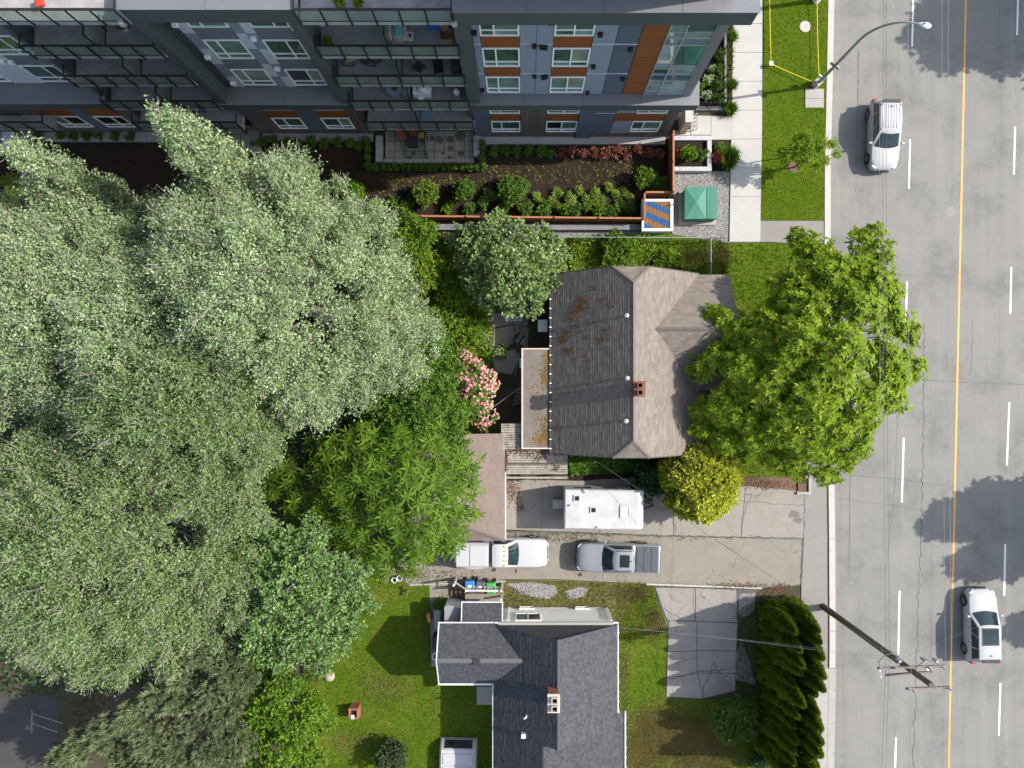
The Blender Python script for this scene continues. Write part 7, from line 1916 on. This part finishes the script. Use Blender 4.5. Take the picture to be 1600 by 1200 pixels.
MB().lathe([(.26,0),(.28,.3),(.27,.7),(.2,.72)], (GX(683),GY(1020),0), 16).build('body', M('drum_pale', (.4,.43,.42), .5), wb, smooth=True); MB().cyl((GX(683),GY(1020),.721), .15, .01, 14).build('opening', m_black, wb)
ac = MB().box(GX(745), GX(772), GY(1100), GY(1072), .0, .12).build('back_step', m_oldwalk, loc=(GX(758),GY(1086),0)); tag(ac, 'pale concrete step slab beside the back wall of the white house', 'step')
# brick barbecue on the lawn
bq = thing('brick_barbecue', 'small red brick barbecue standing on the back lawn', 'barbecue', (GX(556), GY(1106), 0))
def brick_block(par, x0, x1, y0, y1, z0, z1):
    h_, l_ = .09, .24; z = z0; k = 0
    while z + h_ <= z1 + .01:
        x = x0 - (l_/2 if k % 2 else 0)
        while x < x1 - .02:
            a, c = max(x, x0), min(x+l_, x1)
            MB().box(a+.006, c-.006, y0, y1, z+.004, z+h_-.006).build('brick', m_brickp, par); x += l_
        z += h_; k += 1
X0, X1, Y0, Y1 = GX(549), GX(564), GY(1116), GY(1098)
brick_block(bq, X0, X1, Y0, Y0+.11, 0, .75); brick_block(bq, X0, X1, Y1-.11, Y1, 0, .95)
for s in (0, 1):
    xx = X0 if s == 0 else X1-.11; MB().box(xx, xx+.11, Y0+.112, Y1-.112, 0, .75).build('side_wall', m_brickp, bq)
MB().box(X0+.115, X1-.115, Y0+.115, Y1-.115, .5, .55).build('grate', m_black, bq); MB().box(X0+.15, X1-.25, Y0+.02, Y0+.3, .75, .79).build('slab', M('bq_slab', (.4,.38,.36), .7), bq)
# lawn clutter
for lab, px, py in (('left white ring-shaped planter rim at the top of the lawn', 617, 905), ('right white ring-shaped planter rim at the top of the lawn', 625, 902)):
    t_ = thing('garden_pot', lab, 'pot', (GX(px), GY(py), 0))
    MB().lathe([(.12,0),(.17,.3),(.2,.32),(.17,.34),(.15,.3),(.1,.2)], (GX(px),GY(py),0), 16).build('pot', m_light, t_, smooth=True); MB().cyl((GX(px),GY(py),.2), .13, .03, 12).build('soil', m_soil, t_)
tag(MB().cyl((GX(603),GY(904),0), .28, .4, 14).build('compost_bin', M('bin_brown', (.12,.085,.06), .8), loc=(GX(603),GY(904),0)), 'round brown tub beside the white planter rims', 'tub')
sh_ = shrub('small_plant', 'small plant in a round dug bed near the top of the back lawn', 'plant', 636, 922, .35, .4, lm_ivy, sprays=50, k=8, L=.12, lumps=3)
tag(MB().cyl((GX(634),GY(923),0), .24, .05, 14).build('dug_bed', m_leaflit, loc=(GX(634),GY(923),0)), 'round brown dug bed near the top of the back lawn', 'flower bed')
tag(MB().lathe([(.0,0),(.3,.0),(.34,.18),(.2,.3),(.05,.33)], (GX(516),GY(1055),0), 12).build('boulder', M('boulder_tan', (.35,.28,.23), .9, .15, 5), loc=(GX(516),GY(1055),0), smooth=True), 'pale tan boulder at the left edge of the back lawn', 'boulder')
# old patio clutter
tb_ = thing('patio_table', 'pale green-grey patio table half hidden under the sage tree', 'table', (GX(802), GY(492), 0))
MB().box(GX(790,.75), GX(816,.75), GY(502,.75), GY(482,.75), .72, .76).build('table_top', M('table_sage', (.25,.29,.26), .5), tb_, bevel=.015)
for sx, sy in ((-1,-1),(1,-1),(1,1),(-1,1)): MB().cyl((GX(803)+sx*.42, GY(492)+sy*.32, .03), .025, .69, 8).build('leg', m_galv, tb_)
tag(MB().cyl((GX(820),GY(505),.03), .22, .5, 16).build('round_stool', M('stool_grey', (.1,.1,.12), .6), loc=(GX(820),GY(505),0)), 'round dark grey stool beside the patio table', 'stool')
fr = thing('white_cabinet', 'white appliance with ribbed lid against the back of the old house', 'appliance', (GX(848), GY(510), 0))
MB().box(GX(841,.95), GX(855,.95), GY(518,.95), GY(500,.95), .03, .93).build('body', m_trw, fr, bevel=.02); MB().box(GX(840.5,.95), GX(855.5,.95), GY(518.5,.95), GY(499.5,.95), .935, .98).build('lid', m_whiteframe, fr, bevel=.015)
gbq = thing('gas_barbecue', 'black covered barbecue standing at an angle on the old patio', 'barbecue', (0,0,0))
MB().box(-.3,.3,-.22,.22,.1,.7).build('cart', m_plast, gbq); 
b = MB(); b.loft([[(x,-.26,.7),(x,-.26,.82),(x,-.12,.98),(x,.12,.98),(x,.26,.82),(x,.26,.7)] for x in (-.34,.34)]); b.build('lid', M('bbq_lid', (.03,.035,.045), .3, .05), gbq, smooth=True, fix=True)
MB().tube([(-.2,-.28,.85),(.2,-.28,.85)], .015, 6).build('handle', m_chrome, gbq)
gbq.location = (GX(811,.8), GY(529,.8), .02); gbq.rotation_euler = (0,0,math.radians(55))
acu = thing('air_conditioner', 'white wall air conditioner on the annex beside the patio', 'air conditioner', (GX(813,1.6), GY(567,1.6), 0))
MB().box(-.32, .05, GY(575,1.6), GY(560,1.6), 1.3, 1.65).build('case', m_whiteframe, acu, bevel=.02); MB().box(-.34,-.325, GY(573,1.6), GY(562,1.6), 1.36, 1.58).build('grille', m_galv, acu)
ldr = thing('ladder', 'pale timber trellis ladder leaning on the annex wall', 'ladder', (GX(807), GY(625), 0))
A0, A1 = Vector(G(801,634,.2)), Vector(G(811,606,1.9)); off = Vector((.22,.07,0))
for k in range(3): MB().bar(A0+off*k, A1+off*k, .035, .035).build('rail', M('ladder_wood', (.38,.3,.2), .8, .15, 5), ldr)
for i in range(5):
    p = A0.lerp(A1, .05+i*.22); MB().bar(p-off*.05, p+off*2.05, .035, .03).build('rung', MATS['ladder_wood'], ldr)
hose = thing('timber_pole', 'long pale pole leaning along the annex wall above the air conditioner', 'pole', (GX(812), GY(580), 0))
MB().tube([G(804,588,.1), G(812,552,2.0)], .025, 7).build('shaft', m_galv, hose)
# parking court lines at the lower left
for pts in ([(50,1110),(50,1145)], [(50,1115),(98,1130)], [(50,1130),(90,1144)]):
    a, c = [G(*p) for p in pts]; MB().bar((a[0],a[1],.011),(c[0],c[1],.011), .035, .004).build('bay_line', M('faded_paint', (.25,.25,.24), .8, .3, 8), road)
# low wall post by the drive entrance
gpst = thing('gate_corner', 'low concrete corner block at the drive entrance beside the mulch strip', 'concrete block', (GX(1255), GY(760), 0))
MB().box(GX(1244), GX(1266), GY(772), GY(768), .0, .2).build('kerb_block', m_oldwalk, gpst); MB().box(GX(1262), GX(1266), GY(767.8), GY(747), 0, .2).build('kerb_block', m_oldwalk, gpst); MB().box(GX(1246), GX(1261.5), GY(767), GY(748), 0, .1).build('brick_infill', m_leaflit, gpst)

# ================================================================= ON THE BALCONIES
def gb(px, py, z): return GX(px, z), GY(py, z)
m_teal = M('fabric_teal', (.16,.38,.42), .8, .3, 14); m_cream = M('fabric_cream', (.5,.45,.4), .8, .08); m_khaki = M('fabric_khaki', (.2,.16,.1), .8, .2, 6)
m_cover = M('cover_bluegrey', (.22,.26,.33), .6, .12, 4, bump=.4, bscale=6); m_card = M('cardboard', (.33,.21,.12), .8, .1)
z = 12.9
x, y = gb(622, 46, z+.4); t_ = thing('armchair', 'cream armchair with long teal cushion on the fourth-floor balcony', 'chair', (x, y, z))
MB().lathe([(.4,0),(.42,.35),(.3,.38)], (x,y,z), 14).build('seat', m_cream, t_, smooth=True); MB().obox((x+.02,y+.05,z+.55),(.36,.95,.14), .1).build('cushion', m_teal, t_, bevel=.06)
MB().box(x-.45,x-.33,y-.4,y+.35,z,z+.6).build('armrest', m_cream, t_, bevel=.04)
x, y = gb(638, 57, z+.4); t_ = thing('side_table', 'small square table with a dark cup beside the teal cushion', 'table', (x, y, z))
MB().box(x-.25,x+.25,y-.22,y+.22,z+.4,z+.44).build('table_top', m_cream, t_, bevel=.01)
for sx, sy in ((-1,-1),(1,-1),(1,1),(-1,1)): MB().cyl((x+sx*.2,y+sy*.17,z), .02, .4, 7).build('leg', m_black, t_)
tag(MB().cyl((x+.08,y,z+.44), .06, .09, 10).build('cup', m_black, loc=(x,y,z+.44)), 'dark cup on the small balcony table', 'cup')
x, y = gb(697, 55, z+.3); t_ = thing('cardboard_box', 'open brown cardboard box at the right end of the fourth-floor balcony', 'box', (x, y, z))
for q in ((-.28,.28,-.25,-.23),(-.28,.28,.23,.25),(-.28,-.26,-.23,.23),(.26,.28,-.23,.23)): MB().box(x+q[0],x+q[1],y+q[2],y+q[3],z,z+.4).build('side', m_card, t_)
MB().box(x-.26,x+.26,y-.23,y+.23,z,z+.02).build('bottom', m_card, t_); MB().bar((x-.2,y+.25,z+.4),(x+.1,y+.42,z+.45), .3, .01).build('flap', m_card, t_)
x, y = gb(678, 34, z+.4); tag(MB().box(x-.35,x+.35,y-.2,y+.2,z,z+.35).build('storage_tub', M('plastic_blue', (.04,.12,.42), .4), loc=(x,y,z), bevel=.03), 'blue storage tub at the back of the fourth-floor balcony', 'tub')
z = 9.65
x, y = gb(560, 97, z+.5); t_ = thing('covered_bicycle', 'jumble of black and tan covered bicycles at the left of the third-floor balcony', 'bicycle', (x, y, z))
for dx in (-.55,.55): MB().tube([(x+dx+.33*math.cos(a), y, z+.36+.33*math.sin(a)) for a in np.linspace(0, 6.283, 15)], .025, 6).build('wheel', m_tyre, t_)
MB().tube([(x-.55,y,z+.36),(x-.1,y,z+.7),(x+.35,y,z+.75),(x+.55,y,z+.36)], .03, 6).build('frame', M('frame_red', (.3,.03,.03), .4), t_); MB().obox((x-.3,y+.1,z+.78),(.7,.35,.3), .3).build('bag', m_khaki, t_, bevel=.08); MB().obox((x+.35,y+.12,z+.6),(.5,.4,.35),-.2).build('cover', m_plast, t_, bevel=.08)
x, y = gb(588, 93, z+.4); t_ = thing('kettle_barbecue', 'black oval covered barbecue beside the bicycles on the third-floor balcony', 'barbecue', (x, y, z))
MB().lathe([(.05,.3),(.28,.45),(.33,.6),(.25,.75),(.08,.82)], (x,y,z), 16).build('bowl', m_plast, t_, smooth=True)
for k in range(3): MB().tube([(x+.22*math.cos(k*2.09),y+.22*math.sin(k*2.09),z),(x+.15*math.cos(k*2.09),y+.15*math.sin(k*2.09),z+.45)], .015, 6).build('leg', m_black, t_)
def chair(lab, px, py, z, mat, rz):
    t_ = thing('patio_chair', lab, 'chair'); 
    MB().box(-.25,.25,-.25,.25,.42,.46).build('seat', mat, t_, bevel=.015); MB().box(-.25,.25,.23,.27,.5,.9).build('backrest', mat, t_, bevel=.015)
    for sx in (-1,1):
        for sy in (-1,1): MB().cyl((sx*.22,sy*.22,0), .018, .42 if sy < 0 else .5, 7).build('leg', m_black, t_)
    x, y = gb(px, py, z+.4); t_.location = (x, y, z); t_.rotation_euler = (0,0,rz)
chair('tan-cushioned chair in the middle of the third-floor balcony', 648, 92, 9.65, m_khaki, .3)
chair('dark chair in front of the tan chair on the third-floor balcony', 655, 105, 9.65, m_plast, 2.6)
chair('black chair at the right of the third-floor balcony', 685, 107, 9.65, m_black, .1)
x, y = gb(713, 100, 9.65+.4); tag(MB().box(x-.25,x+.25,y-.4,y+.4,9.65,10.5).build('black_cabinet', m_plast, loc=(x,y,9.65), bevel=.03), 'tall black cabinet at the right end of the third-floor balcony', 'cabinet')
z = 6.4
x, y = gb(615, 139, z+.5); t_ = thing('covered_table', 'large blue-grey covered round table with a plant on the second-floor balcony', 'table', (x, y, z))
MB().lathe([(.42,0),(.44,.35),(.42,.66),(.38,.7)], (x,y,z), 18).build('cover', m_cover, t_, smooth=True)
shrub('pot_plant', 'small green pot plant on the covered balcony table', 'plant', 616, 137, .16, .25, lm_mid, sprays=80, k=7, L=.1, lumps=3, z0=7.1)
x, y = gb(634, 142, z+.4); t_ = thing('covered_table', 'smaller blue-grey covered round table next to the glass screen', 'table', (x, y, z)); MB().lathe([(.3,0),(.32,.3),(.3,.55),(.26,.58)], (x,y,z), 16).build('cover', m_cover, t_, smooth=True)
x, y = gb(659, 140, z+.6); t_ = thing('balcony_barbecue', 'white barbecue with domed lid right of the glass screen', 'barbecue', (x, y, z))
MB().box(x-.5,x+.5,y-.28,y+.28,z+.1,z+.7).build('cart', m_whiteframe, t_, bevel=.02); MB().lathe([(.3,0),(.31,.1),(.2,.24),(.05,.28)], (x+.05,y+.02,z+.7), 16).build('lid', M('bbq_pale', (.5,.5,.52), .3), t_, smooth=True)
tag(MB().box(-.17,.17,-.12,.12,0,.3).build('white_stool', m_whiteframe, loc=(0,0,0), bevel=.04), 'small white stool in front of the balcony barbecue', 'stool'); bpy.data.objects['white_stool'].location = (*gb(657,151,z+.3), z)
x, y = gb(714, 146, z+.4); t_ = thing('globe_lamp', 'white globe lamp on a dark box at the right end of the second-floor balcony', 'lamp', (x, y, z)); MB().box(x-.2,x+.2,y-.2,y+.2,z,z+.4).build('base', m_cover, t_); MB().lathe([(.05,0),(.17,.1),(.2,.22),(.15,.36),(.03,.41)], (x,y,z+.4), 16).build('globe', m_whiteframe, t_, smooth=True)
z = 3.2
x, y = gb(667, 177, z+.0); tag(MB().obox((x,y,z+.02),(.5,.9,.03),.15).build('patterned_rug', M('rug_blue', (.16,.28,.36), .9, .9, 22), loc=(x,y,z)), 'blue and white patterned mat on the lowest balcony', 'mat')
for lab, px, py, zz in (('leafy plant box with orange flowers on the roof terrace', 530, 5, 16.15), ('green plant box on the roof terrace right of the orange flowers', 560, 2, 16.15), ('bushy plant at the left end of the fourth-floor balcony rail', 512, 68, 12.9)):
    shrub('terrace_plant', lab, 'plant', px, py, .35, .7, lm_ivy, sprays=70, k=9, L=.12, lumps=4, z0=zz)
x, y = gb(62, 4, 16.4); tag(MB().obox((x,y,16.4),(.4,.4,.2),.3).build('red_cushion', M('cushion_red', (.4,.035,.02), .7), loc=(x,y,16.15), bevel=.08), 'red cushion on the roof terrace at the upper left', 'cushion')
x, y = gb(192, 42, 13.2); shrub('pot_plant', 'green palm in a white pot on the upper left balcony', 'plant', 191, 41, .25, .5, lm_mid, style='tuft', sprays=40, k=10, L=.25, ratio=.15, lumps=3, z0=13.1); tag(MB().lathe([(.1,0),(.14,.22),(.12,.22)], (x,y,12.9), 12).build('flower_pot', m_whiteframe, loc=(x,y,12.9), smooth=True), 'white pot holding the palm on the upper left balcony', 'pot')
x, y = gb(307, 166, 3.6); tag(MB().box(x-.45,x+.45,y-.25,y+.25,3.2,3.65).build('storage_tub', MATS['plastic_blue'], loc=(x,y,3.2), bevel=.03), 'blue storage tub on the lowest left balcony', 'tub')
x, y = gb(76, 195, .3); tag(MB().lathe([(.2,.0),(.26,.3),(.24,.3)], (x,y,.0), 12).build('blue_bucket', M('bucket_blue', (.04,.2,.4), .4), loc=(x,y,0), smooth=True), 'blue bucket beside the wall by the left patio hedge', 'bucket')
x, y = gb(6, 167, 3.6); t_ = thing('sofa', 'dark sofa on the lowest balcony at the left edge', 'sofa', (x, y, 3.2)); MB().box(x-1.0,x+.8,y-.4,y+.4,3.2,3.6).build('seat', m_plast, t_, bevel=.05); MB().box(x-1.0,x+.8,y+.3,y+.5,3.6,3.95).build('backrest', m_plast, t_, bevel=.05)
x, y = gb(644, 221, .5); t_ = thing('patio_firepit', 'black square fire table on the middle ground-floor patio', 'table', (x, y, .07)); MB().box(x-.3,x+.3,y-.3,y+.3,.07,.5).build('body', m_black, t_, bevel=.02); MB().box(x-.36,x+.36,y-.36,y+.36,.5,.54).build('table_top', m_plast, t_, bevel=.01)
x, y = gb(659, 212, .4); t_ = thing('round_stool', 'round yellow-topped stool beside the glass screen on the middle patio', 'stool', (x, y, .07)); MB().cyl((x,y,.07), .2, .36, 14).build('body', m_plast, t_); MB().cyl((x,y,.43), .22, .05, 16).build('cushion', M('cushion_ochre', (.5,.32,.08), .8), t_)
chair('dark patio chair with rust cushion left of the black fire table', 628, 213, .07, M('cushion_rust', (.22,.07,.04), .8), .6)
chair('dark patio chair with rust cushion above the black fire table', 646, 208, .07, MATS['cushion_rust'], 0)
sc_ = thing('patio_screen', 'black framed glass screen dividing the middle patio in two', 'screen', (GX(668), GY(230), .07))
X = GX(669); Ya, Yb = GY(248), 17.4
for yy in (Ya, (Ya+Yb)/2, Yb): MB().box(X-.03,X+.03,yy-.03,yy+.03,.07,1.75).build('post', m_black, sc_)
for a, c in ((Ya+.035,(Ya+Yb)/2-.035),((Ya+Yb)/2+.035,Yb-.035)):
    MB().box(X-.025,X+.025,a,c,1.68,1.74).build('top_rail', m_black, sc_); MB().box(X-.01,X+.01,a,c,.15,1.67).build('glass_panel', m_railglass, sc_)
ps = thing('patio_screen', 'black framed glass screen on the patio left of the middle windows', 'screen', (GX(330), GY(220), .07))
X = GX(330)
for yy in (GY(232), 17.2): MB().box(X-.03,X+.03,yy-.03,yy+.03,.07,1.75).build('post', m_black, ps)
MB().box(X-.025,X+.025,GY(232)+.035,17.165,1.68,1.74).build('top_rail', m_black, ps); MB().box(X-.01,X+.01,GY(232)+.035,17.165,.15,1.67).build('glass_panel', m_railglass, ps)
lt = thing('patio_table', 'white square table on the left-hand ground-floor patio', 'table', (GX(14), GY(218), .07)); x, y = gb(14, 218, .7)
MB().box(x-.4,x+.4,y-.5,y+.5,.7,.74).build('table_top', m_light, lt, bevel=.01)
for sx, sy in ((-1,-1),(1,-1),(1,1),(-1,1)): MB().cyl((x+sx*.34,y+sy*.44,.07), .025, .63, 7).build('leg', m_black, lt)

# leaf litter blown onto the lane and driveway, weeds in the joints
sp = []
for px, py, rx_, ry_, n in [(800,765,12,18,420),(812,790,8,12,150),(830,745,30,6,160),(1190,757,30,6,260),(1090,752,30,5,120),(700,900,40,10,140),(880,842,60,6,160),(1150,915,40,5,200),(1215,920,14,6,260),(640,895,25,10,200),(1100,840,90,4,60)]:
    for _ in range(n):
        X, Y, _z = G(random.gauss(px, rx_*.6), random.gauss(py, ry_*.6)); sp.append((X, Y, .062))
scatter_chips('leaf_litter', sp, .045, leafmat('lane_litter', [(.1,.05,.035),(.15,.085,.055),(.06,.038,.025),(.2,.13,.08)], 0, .95, .1), None, .4)
blob_grass('joint_weeds', [(900,834,110,3,420),(1150,838,90,2,90),(830,838,40,5,500),(1040,913,60,2,140),(1150,917,40,3,400),(720,906,60,3,250)], .1, .02, m_blade)
